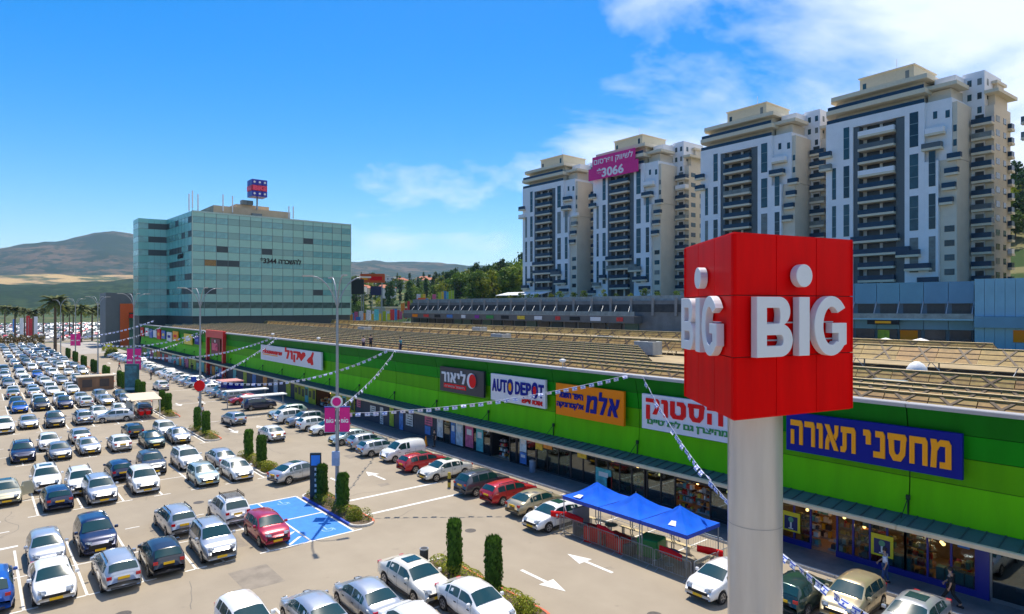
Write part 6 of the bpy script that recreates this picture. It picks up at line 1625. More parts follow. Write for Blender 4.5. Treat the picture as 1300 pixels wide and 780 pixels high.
for i in range(6):
    x, y = 16.0+.75*(i % 2)+.1, 92.9+.55*(i//2)
    if tr0 is None:
        tr0 = thing('shopping_trolley', 'red shopping trolley parked under the cream-roofed shelter', 'trolley', (x,y,0), 0, 'red trolleys under the shelter'); b = MB(); b.mesh([(-.28,-.4,.95),(.28,-.4,.95),(.24,.4,1.0),(-.24,.4,1.0),(-.2,-.3,.45),(.2,-.3,.45),(.2,.35,.5),(-.2,.35,.5)],[(4,5,6,7)[::-1],(0,1,5,4)[::-1],(1,2,6,5)[::-1],(2,3,7,6)[::-1],(3,0,4,7)[::-1],(0,3,2,1)[::-1]]); b.build('basket', RD, tr0)
        b = MB(); b.tube((-.28,-.48,1.02),(.28,-.48,1.02),.02,6); b.tube((-.22,-.35,.1),(-.2,-.3,.46),.015,5); b.tube((.22,-.35,.1),(.2,-.3,.46),.015,5); b.tube((-.2,.35,.1),(-.2,.33,.5),.015,5); b.tube((.2,.35,.1),(.2,.33,.5),.015,5); b.build('frame', steel, tr0)
        for sx in (-.2,.2):
            for sy in (-.34,.34): b = MB(); b.tube((sx-.015,sy,.06),(sx+.015,sy,.06),.06,8); b.build('wheel', dark, tr0)
    else: dup(tr0, (x,y,0), 0, 'red shopping trolley under the cream-roofed shelter, %s row, %s side' % (['front','middle','back'][i//2], ['left','right'][i%2]))
t = thing('wooden_kiosk', 'brown wooden kiosk with flat roof among the farther rows', 'kiosk', (15.7, 131, 0)); b = MB(); b.box(-2.6,2.6,-1.5,1.5,0,2.3); b.build('wall', wood, t); b = MB(); b.box(-2.8,2.8,-1.7,1.7,2.3,2.45); b.build('roof', mat('kiosk roof',(.5,.42,.3),.7), t)
for x in (-1.3,1.2): b = MB(); b.box(x-.7,x+.7,-1.56,-1.5,.6,1.9); b.build('shutter', mat('dark shutter',(.05,.04,.04),.6), t)
# white shelters by the shops
for i, y in enumerate((94.6, 87.5)):
    t = thing('long_shelter', ['long white shelter roof across the parking strip, farther of two','long white shelter roof across the parking strip, nearer of two'][i], 'shelter', (29.6, y, 0), 0, 'white shelters by the shops'); b = MB(); b.bev(-2.9,2.9,-.8,.8,2.3,2.45,.04); b.build('roof', white_m, t)
    for x in (-2.6,2.6): b = MB(); b.tube((x,0,0),(x,0,2.3),.06,8); b.build('post', steel, t)
t = thing('market_stall', 'dark blue stall with pink awning by the shops beyond the white shelters', 'stall', (31.5, 108, 0)); b = MB(); b.box(-1.2,1.2,-1.8,1.8,0,2.3); b.build('body', NV, t); b = MB(); b.box(-1.9,1.3,-2.0,2.0,2.31,2.5); b.build('awning', mat('pinkish awning',(.55,.25,.22),.6), t)
t = thing('yellow_post', 'short yellow and black bollard beside the crossing lines', 'bollard', (28.6, 42.0, 0)); b = MB(); b.lathe([(.13,0),(.13,1.1),(.08,1.18)],12); b.build('post', mat('bollard yellow',(.55,.38,.03),.5), t); b = MB(); b.lathe([(.136,.4),(.136,.7)],12); b.build('band', dark, t)
t = thing('litter_bin', 'dark cylindrical bin at the tip of the nearest hedge bed', 'bin', (18.9, 30.2, .1)); b = MB(); b.lathe([(.2,0),(.23,.05),(.24,.8),(.2,.85)],14); b.build('drum', trim, t); b = MB(); b.lathe([(.25,.78),(.25,.84)],14); b.build('rim', steel, t)

# ================================================================ tower sign: three-sided red box on a pillar
sg = thing('tower_sign', 'huge three-sided red box sign with white BIG letters on a thick grey pillar', 'tower sign', (19.49, 11.0, 0))
A = Vector((16.75,10.12)); B = Vector((21.76,8.86)); Cc = Vector((19.95,14.03)); O2 = Vector((19.49,11.0))
pil_m = mat('pillar grey coat', (.58,.56,.53), .34, .5, var=.10, scale=1.4, coat=.2, streak=.12)
b = MB(); b.tube((0,0,0),(0,0,10.95),.845,48,cap=True); b.build('pillar', pil_m, sg); b = MB(); b.tube((0,0,-.1),(0,0,.25),1.25,32); b.build('foot', kerb_m, sg)
for zz in (3.6,7.2): b = MB(); b.tube((0,0,zz),(0,0,zz+.02),.851,48,cap=False); b.build('joint', mat('pillar joint',(.33,.32,.31),.5), sg)
SZ0, SZ1 = 10.93, 16.35
red_p = mat('sign red panel', (.76,.0004,.0012), .45, var=.10, scale=1.6, spec=.06, streak=.15)
white_l = mat('letter white face', (.70,.72,.75), .4, var=.02); side_l = mat('letter side', (.45,.42,.46), .5, var=0)
ins = .06
tri = [A-O2, B-O2, Cc-O2]; ctr_ = (tri[0]+tri[1]+tri[2])/3
tin = [ctr_+(p-ctr_)*.965 for p in tri]
b = MB(); b.ext([tuple(p) for p in tin], SZ0+.02, SZ1-.03); b.build('inner_box', mat('sign gap',(.12,.004,.004),.6,var=0), sg)
def glyph(path_list, depth, name, m, parent, M4):
    cu = bpy.data.curves.new(name, 'CURVE'); cu.dimensions = '2D'; cu.fill_mode = 'BOTH'; cu.extrude = depth/2; cu.bevel_depth = .015; cu.bevel_resolution = 1
    for pts in path_list:
        sp = cu.splines.new('POLY'); sp.points.add(len(pts)-1)
        for i, p in enumerate(pts): sp.points[i].co = (p[0], p[1], 0, 1)
        sp.use_cyclic_u = True
    o = bpy.data.objects.new(name, cu); C.objects.link(o); dg = bpy.context.evaluated_depsgraph_get(); me = bpy.data.meshes.new_from_object(o.evaluated_get(dg)); bpy.data.objects.remove(o)
    for v in me.vertices: v.co = M4 @ (v.co+Vector((0,0,depth/2)))
    me.materials.clear(); me.materials.append(m); q = bpy.data.objects.new(name, me); C.objects.link(q); q.parent = parent
    for p in me.polygons: p.use_smooth = False
    return q
def arc(cx, cy, rx, ry, a0, a1, n=14): return [(cx+rx*cos(radians(a0+(a1-a0)*i/n)), cy+ry*sin(radians(a0+(a1-a0)*i/n))) for i in range(n+1)]
def gB(w_, h, s):    # stroke s
    o = [(0,0)]+arc(w_-.27*h, h*.27, .27*h, h*.27, -90, 82)+arc(w_-.30*h, h*.76, .24*h, h*.24, -62, 90)+[(0,h)]
    h1 = [(s,s*.82)]+arc(w_-.28*h, h*.27, .27*h-s*.95, h*.27-s*.82, -90, 90, 10)+[(s,h*.54-s*.82)]
    h2 = [(s,h*.54+s*.0)]+arc(w_-.32*h, h*.765-.0, .235*h-s*.95, h*.235-s*.82+.0, -90, 90, 10)+[(s,h-s*.82)]
    h2[0] = (s, h*.53); h2 = [(s,h*.53+.02)]+arc(w_-.32*h, (h*.55+h-s*.82)/2, .235*h-s*.95, (h-s*.82-h*.55)/2, -90, 90, 10)+[(s,h-s*.82)]
    return [o, h1, h2]
def gG(w_, h, s):
    cx, cy = w_*.53, h/2
    o = arc(cx, cy, w_*.53, h/2+.04, 38, 318, 28)+[(w_, h*.12+.1),(w_, h*.53),(w_*.56,h*.53),(w_*.56,h*.38),(w_-s,h*.38),(w_-s,h*.17)]
    i = arc(cx, cy, w_*.53-s, h/2+.04-s*.85, 305, 44, 26)
    return [o[:29]+[(w_, h*.17),(w_, h*.54),(w_*.55,h*.54),(w_*.55,h*.38),(w_-s*.95,h*.38),(w_-s*.95,h*.2)]+i]
def sign_face(P, Q):
    """P left, Q right as seen from outside"""
    P3 = Vector((P.x,P.y,0)); Q3 = Vector((Q.x,Q.y,0)); L_f = (Q3-P3).length; u = (Q3-P3).normalized(); nrm = Vector((u.y,-u.x,0))
    M0 = Matrix(((u.x,0,nrm.x,P3.x),(u.y,0,nrm.y,P3.y),(0,1,0,0),(0,0,0,1)))
    H = SZ1-SZ0; pw, ph = L_f/3, H/3; g = .012
    for i in range(3):
        for j in range(3):
            b = MB(); b.bev(i*pw+g, (i+1)*pw-g, SZ0+j*ph+g, SZ0+(j+1)*ph-g, -.10, 0.0, .012)
            b.v = [tuple(M0 @ Vector(v)) for v in b.v]; b.build('panel', red_p, sg)
    h = 1.74; z0 = SZ0+H*.335; wB, wG, s = 1.42, 1.42, .36; x = (L_f-(wB+.34+.44+.34+wG))/2 + .05
    def T(x_, z_): return M0 @ Matrix.Translation((x_, z_, .06))
    dep = .21
    glyph(gB(wB,h,s), dep, 'letter', white_l, sg, T(x, z0)); x += wB+.30
    glyph([[(0,0),(.42,0),(.42,h),(0,h)]], dep, 'letter', white_l, sg, T(x, z0)); glyph([arc(.21,0,.33,.33,0,345,23)], dep, 'letter_dot', white_l, sg, T(x, z0+h+.66)); x += .42+.24
    glyph(gG(wG,h,s), dep, 'letter', white_l, sg, T(x, z0))
    b = MB()
    for q in (.6,.9): b.box(L_f*.2,L_f*.8,z0+h*q-.6,z0+h*q-.56,0.001,.06)
    b.v = [tuple(M0 @ Vector(v)) for v in b.v]; b.build('standoffs', side_l, sg)
sign_face(tri[0], tri[1]); sign_face(tri[2], tri[0]); sign_face(tri[1], tri[2])
b = MB(); b.ext([tuple(ctr_+(p-ctr_)*.99) for p in tri], SZ1-.028, SZ1+.02); b.build('top_plate', red_p, sg); b = MB(); b.ext([tuple(ctr_+(p-ctr_)*.97) for p in tri], SZ0-.02, SZ0+.018); b.build('base_plate', red_p, sg)

# ================================================================ strings of small flags between lamp posts and the roof edge
flag_w = mat('flag white', (.80,.82,.86), .6, var=0); flag_b = mat('flag blue', (.02,.07,.50), .6, var=0); cord_m = mat('cord', (.55,.6,.7), .7, var=0)
fl_me = {}
def flag_mesh(v):
    if v in fl_me: return fl_me[v]
    b = MB(); w_, h_ = .37, .26; rnd = random.Random(v); bend = rnd.uniform(-.10,.10); T_ = .006
    def P(u, z, o): return (u, bend*sin(-z/h_*2.2)+o, z+.0)
    n = 3
    for o in (T_, -T_):
        for q in range(n):
            z0, z1 = -h_*q/n, -h_*(q+1)/n; a = [P(-w_/2,z0,o),P(w_/2,z0,o),P(w_/2,z1,o),P(-w_/2,z1,o)]; b.poly(a if o < 0 else a[::-1], 0)
        for z0, z1 in ((-.035,-.075),(-h_+.075,-h_+.035)):
            a = [P(-w_/2,z0,o*1.6),P(w_/2,z0,o*1.6),P(w_/2,z1,o*1.6),P(-w_/2,z1,o*1.6)]; b.poly(a if o < 0 else a[::-1], 1)
        for sgn in (1,-1):
            a = [P(.055*cos(radians(90*sgn+120*i)), -h_/2+.055*sin(radians(90*sgn+120*i)), o*(1.7+.3*(sgn>0))) for i in range(3)]; b.poly(a if o < 0 else a[::-1], 1)
    fl_me[v] = b; return b
flag_proto = {}
def bunting(p0, p1, sag, label, n=None, s=1.0):
    p0 = Vector(p0); p1 = Vector(p1); L = (p1-p0).length; t = thing('flag_string', label, 'bunting', tuple(p0), 0, 'strings of small blue and white flags')
    f = lambda u: (p1-p0)*u - Vector((0,0,4*sag*u*(1-u)))
    m = 26; b = MB(); b.path([tuple(f(i/m)) for i in range(m+1)], .012, 4); b.build('cord', cord_m, t)
    n = n or int(L/.62); rnd = random.Random(len(label)*3)
    for i in range(n):
        u = (i+.5)/n; P = f(u); d = f(min(1,u+.01))-f(max(0,u-.01)); az = atan2(d.y, d.x); v = rnd.randrange(4)
        tw = rnd.uniform(-.5,.5); tilt = rnd.uniform(-.5,.5); pitch = -atan2(d.z, sqrt(d.x**2+d.y**2))
        if v not in flag_proto: flag_proto[v] = flag_mesh(v).build('flag', [flag_w, flag_b], t); o = flag_proto[v]
        else: o = inst(flag_proto[v], t)
        o.location = P; o.rotation_euler = (tilt, pitch*.8, az+tw*.3); o.scale = (s,s,s)
    return t
RZ = TZ+.2
bunting((37.0, 29.6, RZ), (19.7, 3.5, 4.7), 2.9, 'nearest flag string, passing behind the sign pillar to the lower right', 54, 1.15)
bunting((37.0, 30.9, RZ), (19.7, 43.2, 6.6), .6, 'flag string from above the orange sign to the banner lamp post')
bunting((37.0, 65.4, RZ), (19.8, 43.2, 6.9), .5, 'flag string from the roof workers down to the banner lamp post')
bunting((37.0, 67.0, RZ), (19.7, 79.4, 6.0), 1.9, 'flag string from the roof workers leftwards over the far white sign')
bunting((37.0, 103.5, RZ), (19.7, 79.6, 5.6), .5, 'flag string crossing the left end of the far white sign')
bunting((37.0, 105.5, RZ), (19.7, 119.5, 6.4), 1.5, 'flag string in front of the red portal frame')
bunting((37.0, 144.5, RZ), (19.7, 120.0, 6.4), .6, 'flag string from the red portal frame to the office lamp post', 30, 1.2)
bunting((37.0, 147, RZ), (19.7, 160, 6.4), 1.5, 'flag string left of the red portal frame', 24, 1.2)
bunting((37.0, 186, RZ), (19.7, 160.3, 6.4), .6, 'farther flag string over the small coloured signs', 30, 1.2)
bunting((37.0, 196, 10.6), (19.7, 200, 6.4), .8, 'farthest flag string by the orange portal', 20, 1.5)

# ================================================================ blue gazebos, barriers, benches
gz_m = mat('gazebo blue cloth', (.002,.11,.66), .7, var=.15, scale=1.5, spec=.15); gz_w = mat('gazebo print white', (.7,.75,.8), .6, var=.2)
def gazebo(x, y, label):
    t = thing('gazebo', label, 'gazebo', (x, y, 0), 0, 'row of blue pop-up gazebos'); e = 1.53; zE, zP = 2.28, 3.2; b = MB(); n = 8
    for si in range(4):
        a = si*pi/2; rt = Matrix.Rotation(a, 3, 'Z'); vs = []
        for j in range(n+1):
            v = j/n; w_ = e*(1-v)
            z = zE+(zP-zE)*(v**1.45)
            for i in range(n+1):
                u = -1+2*i/n; sag = -.10*(1-u*u)*(1-v)*(v+.25); vs.append(tuple(rt @ Vector((u*w_, -w_, z+sag+(.05*sin(x*7+u*5+si*2)*sin(v*9+y) if 0 < j < n and 0 < i < n else 0)))))
        b.mesh(vs, [(j*(n+1)+i, j*(n+1)+i+1, (j+1)*(n+1)+i+1, (j+1)*(n+1)+i) for j in range(n) for i in range(n)], 0, True)
    b.build('canopy', gz_m, t)
    b = MB(); 
    for si in range(4):
        rt = Matrix.Rotation(si*pi/2, 3, 'Z'); q = [tuple(rt @ Vector(v)) for v in ((-e,-e-.004,zE),(e,-e-.004,zE),(e,-e-.004,zE-.22),(-e,-e-.004,zE-.22),(-e,-e+.01,zE-.01),(e,-e+.01,zE-.01),(e,-e+.01,zE-.22),(-e,-e+.01,zE-.22))]
        b.mesh(q, [(3,2,1,0),(4,5,6,7),(0,1,5,4),(2,3,7,6)], 0)
    b.build('valance', mat('gazebo valance',(.008,.05,.42),.55,var=.1,scale=2), t)
    for sx in (-1,1):
        for sy in (-1,1): b = MB(); b.box(sx*1.47-.025,sx*1.47+.025,sy*1.47-.025,sy*1.47+.025,0,2.26); b.build('leg', steel, t)
    b = MB()
    for si in range(4): rt = Matrix.Rotation(si*pi/2,3,'Z'); b.tube(rt @ Vector((-1.45,-1.45,2.2)), rt @ Vector((0,-1.45,2.05)), .014,5); b.tube(rt @ Vector((0,-1.45,2.05)), rt @ Vector((1.45,-1.45,2.2)), .014,5)
    b.tube((0,0,2.4),(0,0,zP+.06),.02,6); b.build('frame', steel, t); return t
for i, (x, y) in enumerate(((30.0,27.6),(30.0,24.5),(30.0,21.4))):
    t = gazebo(x, y, ['left blue pop-up gazebo with a white patch','middle blue pop-up gazebo','right blue pop-up gazebo nearest the sign pillar'][i])
    for (u0, v0, a_) in ([(-.35,.25,.5)], [], [(.3,.35,.3)])[i]:   # worn pale print on the cloth
        b = MB(); zq = lambda v: 2.28+.92*(v**1.45)-.015
        w_ = lambda v: 1.53*(1-v)
        q = [(u0-.22,v0-.12),(u0+.2,v0-.10),(u0+.16,v0+.10),(u0-.18,v0+.08)]
        vs = [(-w_(v)-.03, -u*w_(v), zq(v)+.03) for u, v in q]; vs2 = [(p[0]-.006,p[1],p[2]+.008) for p in vs]
        b.mesh(vs+vs2, [(0,1,2,3),(7,6,5,4),(0,4,5,1),(1,5,6,2),(2,6,7,3),(3,7,4,0)]); b.build('worn_print', gz_w, t)
# crowd barriers draped with plastic sheet round the gazebos
sheet = glass_mat('plastic sheet', (.86,.86,.86), .60, .4)
def barrier(x, y, rz, L, label, sheeted=True):
    t = thing('crowd_barrier', label, 'barrier', (x, y, 0), rz, 'crowd barriers round the gazebos'); b = MB()
    b.path([(0,0,.15),(0,0,1.05),(.06,0,1.1),(L-.06,0,1.1),(L,0,1.05),(L,0,.15)], .02, 6); b.tube((0,0,.18),(L,0,.18),.018,6); b.build('frame', steel, t)
    b = MB(); n = int(L/.16)
    for i in range(1, n): b.tube((L*i/n,0,.18),(L*i/n,0,1.1),.008,4,cap=False)
    b.build('bars', steel, t, kind='stuff')
    for xx in (.25, L-.25): b = MB(); b.path([(xx,-.32,.02),(xx,-.25,.08),(xx,0,.18),(xx,.25,.08),(xx,.32,.02)], .016, 5); b.build('foot', steel, t)
    if sheeted:
        b = MB(); n = 12; vs = []
        rnd = random.Random(int(x*10+y))
        for i in range(n+1):
            for j in range(4): vs.append((L*i/n, -.03+.05*sin(i*1.9+j)*(j/3)+rnd.uniform(-.02,.02), 1.14-.33*j+rnd.uniform(-.03,.03)))
        b.mesh(vs, [(i*4+j, i*4+j+1, (i+1)*4+j+1, (i+1)*4+j) for i in range(n) for j in range(3)], 0, True); b.build('plastic_sheet', sheet, t)
    return t
for i in range(4): barrier(28.2, 29.0-2.42*i, radians(-90), 2.3, 'barrier with plastic sheet facing the aisle, %s from the left' % ['first','second','third','fourth'][i])
barrier(28.35, 19.35, 0, 2.0, 'barrier at the right end of the gazebos, outer'); barrier(30.5, 19.35, 0, 1.9, 'barrier at the right end of the gazebos, by the pavement')
barrier(28.3, 29.2, 0, 2.0, 'barrier with plastic sheet at the left end of the gazebos')
for i in range(3): barrier(32.4, 28.5-3.0*i, radians(-90), 2.3, 'barrier on the pavement side of the gazebos, %s from the left' % ['first','second','third'][i], False)
benchw = mat('bench wood', (.62,.50,.28), .6, var=.1)
def bench(x, y, rz, label):
    t = thing('bench', label, 'bench', (x,y,0), rz, 'pale benches under the gazebos')
    for q in (-.13,.01): b = MB(); b.box(-.95,.95,q,q+.12,.42,.46); b.build('slat', benchw, t)
    for s in (-.75,.75): b = MB(); b.box(s-.03,s+.03,-.12,.12,0,.419); b.build('leg', steel, t)
for i, (x, y, rz) in enumerate(((30.9,28.2,90),(31.2,25.7,90),(29.4,24.6,90),(31.4,22.6,90),(29.6,21.5,90),(30.6,20.2,0))): bench(x, y, radians(rz+3), 'pale wooden bench under the gazebos, %s' % ['at the left end','second along the back','in the front middle','along the back right','front right','across the right end'][i])
def rtable(x, y, c, m, label, r=.45):
    t = thing('round_table', label, 'table', (x,y,0)); b = MB(); b.lathe([(r,.70),(r,.735)],20); b.build('tabletop', m, t); b = MB(); b.tube((0,0,0),(0,0,.70),.04,8); b.lathe([(.26,0),(.26,.03)],14); b.build('pedestal', steel, t)
rtable(28.9,27.6,0,mat('table green grey',(.07,.10,.10),.5),'dark round table under the left gazebo'); rtable(29.3,21.6,0,mat('table blue',(.04,.09,.16),.5),'dark blue round table under the right gazebo',.55); rtable(30.2,26.6,0,mat('table olive',(.16,.16,.10),.5),'olive round table between left and middle gazebos',.4)
def cloth_item(x, y, z, w_, d_, h_, m, label, nm='red_cushion', cat='cushion', rz=0):
    b = MB(); b.bev(-w_/2,w_/2,-d_/2,d_/2,0,h_,.06); return b.build(nm, m, None, (x,y,z), rz, label=label, cat=cat)
cloth_item(28.75,26.6,0,.7,1.3,.95,RD,'red folded stall table under the gazebos, left','red_box','box',.3); cloth_item(28.9,24.9,0,.8,1.5,.85,RD,'red storage box under the middle gazebo','red_box','box',-.2); cloth_item(28.8,24.2,0,.6,.9,.6,mat('dark crate',(.05,.05,.06),.6),'dark crate beside the red box','crate','crate',.1)
cloth_item(29.8,23.2,0,1.2,1.3,1.0,GR,'green covered table under the middle gazebo','green_table','table',.2)
for i, (x,y,rz) in enumerate(((28.42,20.9,.1),(28.40,29.15,.9),(28.6,28.3,.2),(30.3,19.7,.6),(28.3,25.4,0))):
    t = thing('red_ribbon', 'red cloth tied on the barriers, %s' % ['right front','left corner, slanting','left front','far right end','middle front'][i], 'ribbon', (x,y,.80), rz); t.scale = (1.5,1.5,1.5); b = MB(); b.mesh([(0,-.45,.0),(.03,-.45,.22),(.05,.0,.02),(.08,0,.28),(.0,.45,.12),(.03,.45,.34),(.03,-.45,.0),(.06,-.45,.22),(.08,.0,.02),(.11,0,.28),(.03,.45,.12),(.06,.45,.34)],[(0,2,3,1),(2,4,5,3),(6,7,9,8),(8,9,11,10),(1,3,9,7),(3,5,11,9),(0,6,8,2),(2,8,10,4)],0,True); b.build('cloth', RD, t)
cloth_item(29.6,28.6,0,1.5,.1,1.5,mat('grey partition',(.36,.33,.36),.7),'grey partition board at the left end of the gazebos','partition_board','partition')

# ================================================================ people
skin = mat('skin', (.48,.28,.18), .55, var=.04); hair_m = mat('dark hair', (.02,.014,.01), .6, var=0)
def skin_mesh(verts, edges, radii, root=0, sub=1):
    me = bpy.data.meshes.new('figure'); me.from_pydata(verts, edges, []); o = bpy.data.objects.new('figure', me); C.objects.link(o)
    md = o.modifiers.new('s','SKIN'); md.use_smooth_shade = True; md.branch_smoothing = .3
    for i, r in enumerate(radii):
        sv_ = me.skin_vertices[0].data[i]; r = (r, r) if isinstance(r, (int,float)) else r; sv_.radius = r; sv_.use_root = (i == root)
    o.modifiers.new('u','SUBSURF').levels = sub
    dg = bpy.context.evaluated_depsgraph_get(); m2 = bpy.data.meshes.new_from_object(o.evaluated_get(dg)); bpy.data.objects.remove(o); bpy.data.meshes.remove(me); return m2
def person(x, y, deg, label, shirt, trousers, pose='walk', z=0, hold=None, group=None, sc=1.0, shorts=False):
    t = thing('person', label, 'person', (x,y,z), radians(deg), group); t.scale = (sc,sc,sc)
    st = {'walk':.26,'stride':.42,'stand':.03,'lean':.12}[pose]; sw = .22 if pose != 'stand' else .05
    # facing +X
    V = [(0,0,.93),(0,0,1.08),(0,0,1.28),(.01,0,1.42),(.02,0,1.52),(.035,0,1.62),(.035,0,1.72),
         (0,.10,.90),(st*.45,.10,.50),(st,.10,.09),(st+.17,.11,.05),
         (0,-.10,.90),(-st*.15,-.10,.50),(-st,-.10,.11+(.08 if pose=='stride' else 0)),(-st+.15,-.11,.05),
         (0,.19,1.40),(-sw*.6,.24,1.13),(-sw*.3,.25,.88),(-sw*.2+.02,.25,.80),
         (0,-.19,1.40),(sw*.7,-.24,1.14),(sw*1.7,-.22,.93),(sw*1.9,-.22,.85)]
    E = [(0,1),(1,2),(2,3),(3,4),(4,5),(5,6),(0,7),(7,8),(8,9),(9,10),(0,11),(11,12),(12,13),(13,14),(3,15),(15,16),(16,17),(17,18),(3,19),(19,20),(20,21),(21,22)]
    Rr_ = [(.12,.15),(.11,.14),(.13,.17),(.09,.13),.055,(.095,.08),(.085,.075),(.085),(.062),(.045),(.04),(.085),(.062),(.045),(.04),(.065),(.045),(.034),(.035,.02),(.065),(.045),(.034),(.035,.02)]
    me = skin_mesh(V, E, Rr_)
    # fingers and thumb closed into the same body mesh
    bm = bmesh.new(); bm.from_mesh(me); fb = MB()
    for hx, hy, hz, s in ((V[18][0],V[18][1],V[18][2],1),(V[22][0],V[22][1],V[22][2],-1)):
        for i in range(4):
            L_ = (.07,.08,.075,.06)[i]; fx = hx-.028+.019*i
            fb.path([(fx,hy,hz+.01),(fx+.004,hy-s*.006,hz-L_*.55),(fx+.008,hy-s*.022,hz-L_)], .0085, 5)
        fb.path([(hx+.03,hy,hz+.04),(hx+.055,hy-s*.01,hz+.005),(hx+.055,hy-s*.02,hz-.03)], .010, 5)
    # nose, ears
    fb.mesh([(.115,0,1.67),(.145,0,1.635),(.115,.018,1.63),(.115,-.018,1.63)],[(0,2,1),(0,1,3),(1,2,3)]); fb.box(.02,.05,.076,.09,1.62,1.68); fb.box(.02,.05,-.09,-.076,1.62,1.68)
    tmp = bpy.data.meshes.new('tmp'); tmp.from_pydata(fb.v, [], fb.f); bm.from_mesh(tmp); bm.to_mesh(me); bm.free(); bpy.data.meshes.remove(tmp)
    bo = mesh_obj('body', me, skin, t)
    def garment(nm, idx, es, infl, m):
        mp = {v: i for i, v in enumerate(idx)}; vv = [V[i] for i in idx]; ee = [(mp[a], mp[b_]) for a, b_ in es]
        rr_ = [(Rr_[i][0]+infl, Rr_[i][1]+infl) if isinstance(Rr_[i], tuple) else Rr_[i]+infl for i in idx]
        return mesh_obj(nm, skin_mesh(vv, ee, rr_, 0), m, t)
    garment('shirt', [1,0,2,3,15,16,19,20], [(1,0),(1,2),(2,3),(3,15),(15,16),(3,19),(19,20)], .022, shirt)
    if shorts: garment('trousers', [0,7,8,11,12], [(0,7),(7,8),(0,11),(11,12)], .024, trousers)
    else: garment('trousers', [0,7,8,9,11,12,13], [(0,7),(7,8),(8,9),(0,11),(11,12),(12,13)], .020, trousers)
    b = MB(); b.lathe([(.03,.125),(.075,.105),(.098,.06),(.10,.0),(.085,-.06)],14,(.022,0,1.70)); b.build('hair', hair_m, t)
    for s in (1,-1): b = MB(); b.box(.112,.122,s*.03-.012,s*.03+.012,1.672,1.684); b.build('eye', dark, t)
    b = MB(); b.box(.112,.124,-.022,.022,1.592,1.602); b.build('mouth', mat('lips',(.35,.12,.10),.5,var=0), t)
    for i in (10, 14): p = V[i]; b = MB(); b.bev(p[0]-.24,p[0]+.06,p[1]-.048,p[1]+.048,p[2]-.05,p[2]+.04,.02); b.build('shoe', dark, t)
    return t
def cloth(n, c): return mat('cloth '+n, c, .8, var=.08, scale=8)
person(35.6, 12.95, 95, 'person in white T-shirt and jeans standing on the pavement before the blue shop', cloth('white',(.68,.70,.78)), cloth('denim',(.03,.08,.22)), 'lean', .13)
person(35.3, 10.0, 80, 'person dressed in black striding along the pavement at the blue shop', cloth('black',(.012,.012,.014)), cloth('black',(.012,.012,.014)), 'stride', .13)
person(36.2, 19.3, -80, 'person in pale blue T-shirt walking right of the sign pillar', cloth('sky',(.12,.42,.60)), cloth('grey',(.10,.11,.12)), 'walk', .13)
t = thing('orange_bag', 'orange carrier bag beside the person in pale blue', 'bag', (35.85,19.55,.13+.30)); b = MB(); b.bev(-.12,.12,-.19,.19,0,.42,.03); b.build('bag', cloth('orange',(.80,.28,.01)), t); b = MB(); b.path([(0,-.1,.41),(0,-.06,.55),(0,.06,.55),(0,.1,.41)],.012,5); b.build('handle', cloth('orange',(.80,.28,.01)), t)
person(35.4, 54.6, 170, 'person in dark jacket standing behind the red estate car by the shops', cloth('black',(.012,.012,.014)), cloth('black',(.012,.012,.014)), 'stand', .13)
t = thing('orange_cone', 'orange traffic cone beside the dark-jacketed person', 'traffic cone', (35.0, 55.6, .13)); b = MB(); b.lathe([(.20,.03),(.05,.95),(.03,1.0)],14); b.build('cone', cloth('orange',(.80,.28,.01)), t); b = MB(); b.box(-.24,.24,-.24,.24,0,.03); b.build('base', dark, t)
person(22.2, 88.5, -70, 'person in white shirt and black trousers walking in the aisle', cloth('white',(.68,.70,.78)), cloth('black',(.012,.012,.014)), 'walk')
person(24.5, 99.0, 20, 'person in white shirt far up the aisle beside the red round sign', cloth('white',(.68,.70,.78)), cloth('grey',(.10,.11,.12)), 'walk')
person(38.2, 66.2, 120, 'worker in teal shirt standing at the roof edge', cloth('teal',(.02,.22,.30)), cloth('navy',(.015,.02,.06)), 'stand', 8.9)
person(38.2, 73.6, 60, 'worker in dark clothes on the roof edge, right of a pair', cloth('dark',(.03,.02,.04)), cloth('black',(.012,.012,.014)), 'stand', 8.9)
person(38.2, 75.6, 100, 'worker in pale shirt on the roof edge, left of a pair', cloth('pinkish',(.45,.35,.40)), cloth('dark',(.03,.02,.04)), 'stand', 8.7)
rr = random.Random(41)
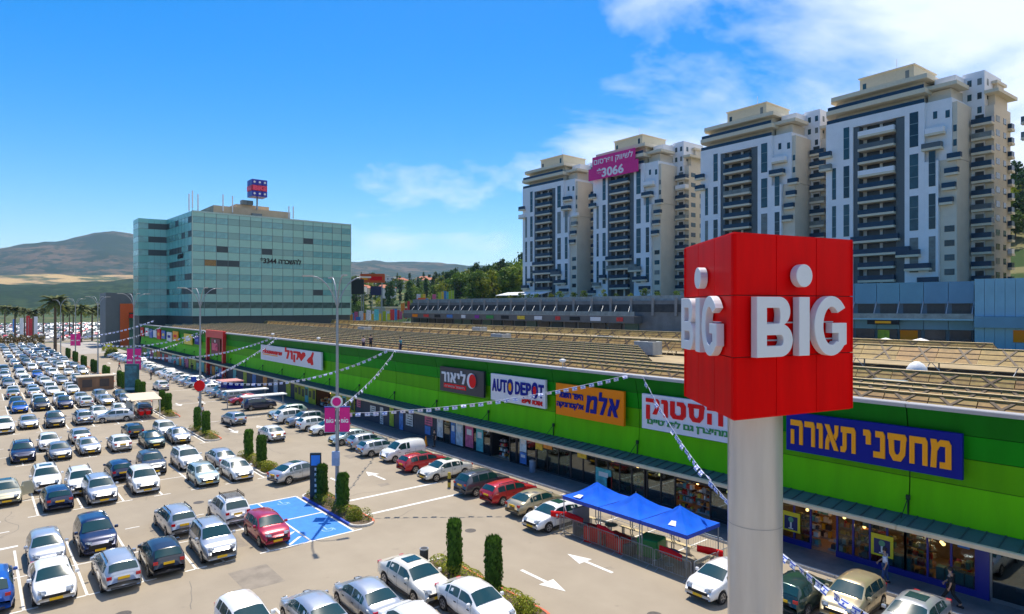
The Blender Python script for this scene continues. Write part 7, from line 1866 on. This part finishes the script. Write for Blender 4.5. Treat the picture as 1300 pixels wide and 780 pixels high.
for i in range(12):
    x, y = (35.9+rr.uniform(-.5,.5), 120+6.5*i) if i < 8 else (26+rr.uniform(-1,1), 128+14*(i-8)); c = ['white','black','blue','red'][i % 4]
    person(x, y, rr.uniform(0,360), '%s-shirted person %s' % (c, ['far along the pavement, first of the strollers beyond the red portal','far along the pavement, second stroller','far along the pavement, third stroller','far along the pavement, fourth stroller','far along the pavement, fifth stroller','far along the pavement, sixth stroller','far along the pavement, seventh stroller','farthest along the pavement','in the far aisle, nearest of four','in the far aisle, second of four','in the far aisle, third of four','in the far aisle, farthest of four'][i]), cloth(c, {'white':(.68,.70,.78),'black':(.012,.012,.014),'blue':(.03,.10,.35),'red':(.5,.03,.03)}[c]), cloth('grey',(.10,.11,.12)), 'walk', .13 if i < 8 else 0)
# feather flags by the palms
for i, (p, d, c, h) in enumerate(((33,250,'red',9),(36,246,'red',8),(25,262,'white',8),(43,262,'white',8.5),(16,285,'blue',7))):
    x, y = at(p, d); t = thing('feather_flag', ['tall red vertical flag among the palms','second tall red vertical flag among the palms','white vertical flag left of the red ones','white vertical flag right of the red ones','blue vertical flag left of the white one'][i], 'flag', (x,y,0), radians(-40)); b = MB(); b.tube((0,0,0),(0,0,h+2),.07,6); b.build('pole', steel, t)
    b = MB(); b.box(.08,1.5,-.03,.03,3.0,h+1.8); b.build('cloth', post_m[c] if c != 'white' else flag_w, t)

# post that carries the near end of the flag string, just outside the frame
t = thing('flag_post', 'slim grey post outside the frame that carries the nearest flag string', 'post', (19.7, 3.4, 0)); b = MB(); b.tube((0,0,0),(0,0,5.6),.06,8); b.build('pole', steel, t)
# ================================================================ haze
hz = bpy.data.materials.new('haze'); hz.use_nodes = True; ht = hz.node_tree; ht.nodes.clear()
ho = ht.nodes.new('ShaderNodeOutputMaterial'); hv_ = ht.nodes.new('ShaderNodeVolumePrincipled'); hv_.inputs['Color'].default_value = (.42,.66,1,1); hv_.inputs['Density'].default_value = 0.6e-4; hv_.inputs['Anisotropy'].default_value = .2
ht.links.new(hv_.outputs[0], ho.inputs['Volume'])
b = MB(); b.box(-9600,9600,-4600,13600,-12,640); b.build('haze', hz, kind='stuff')
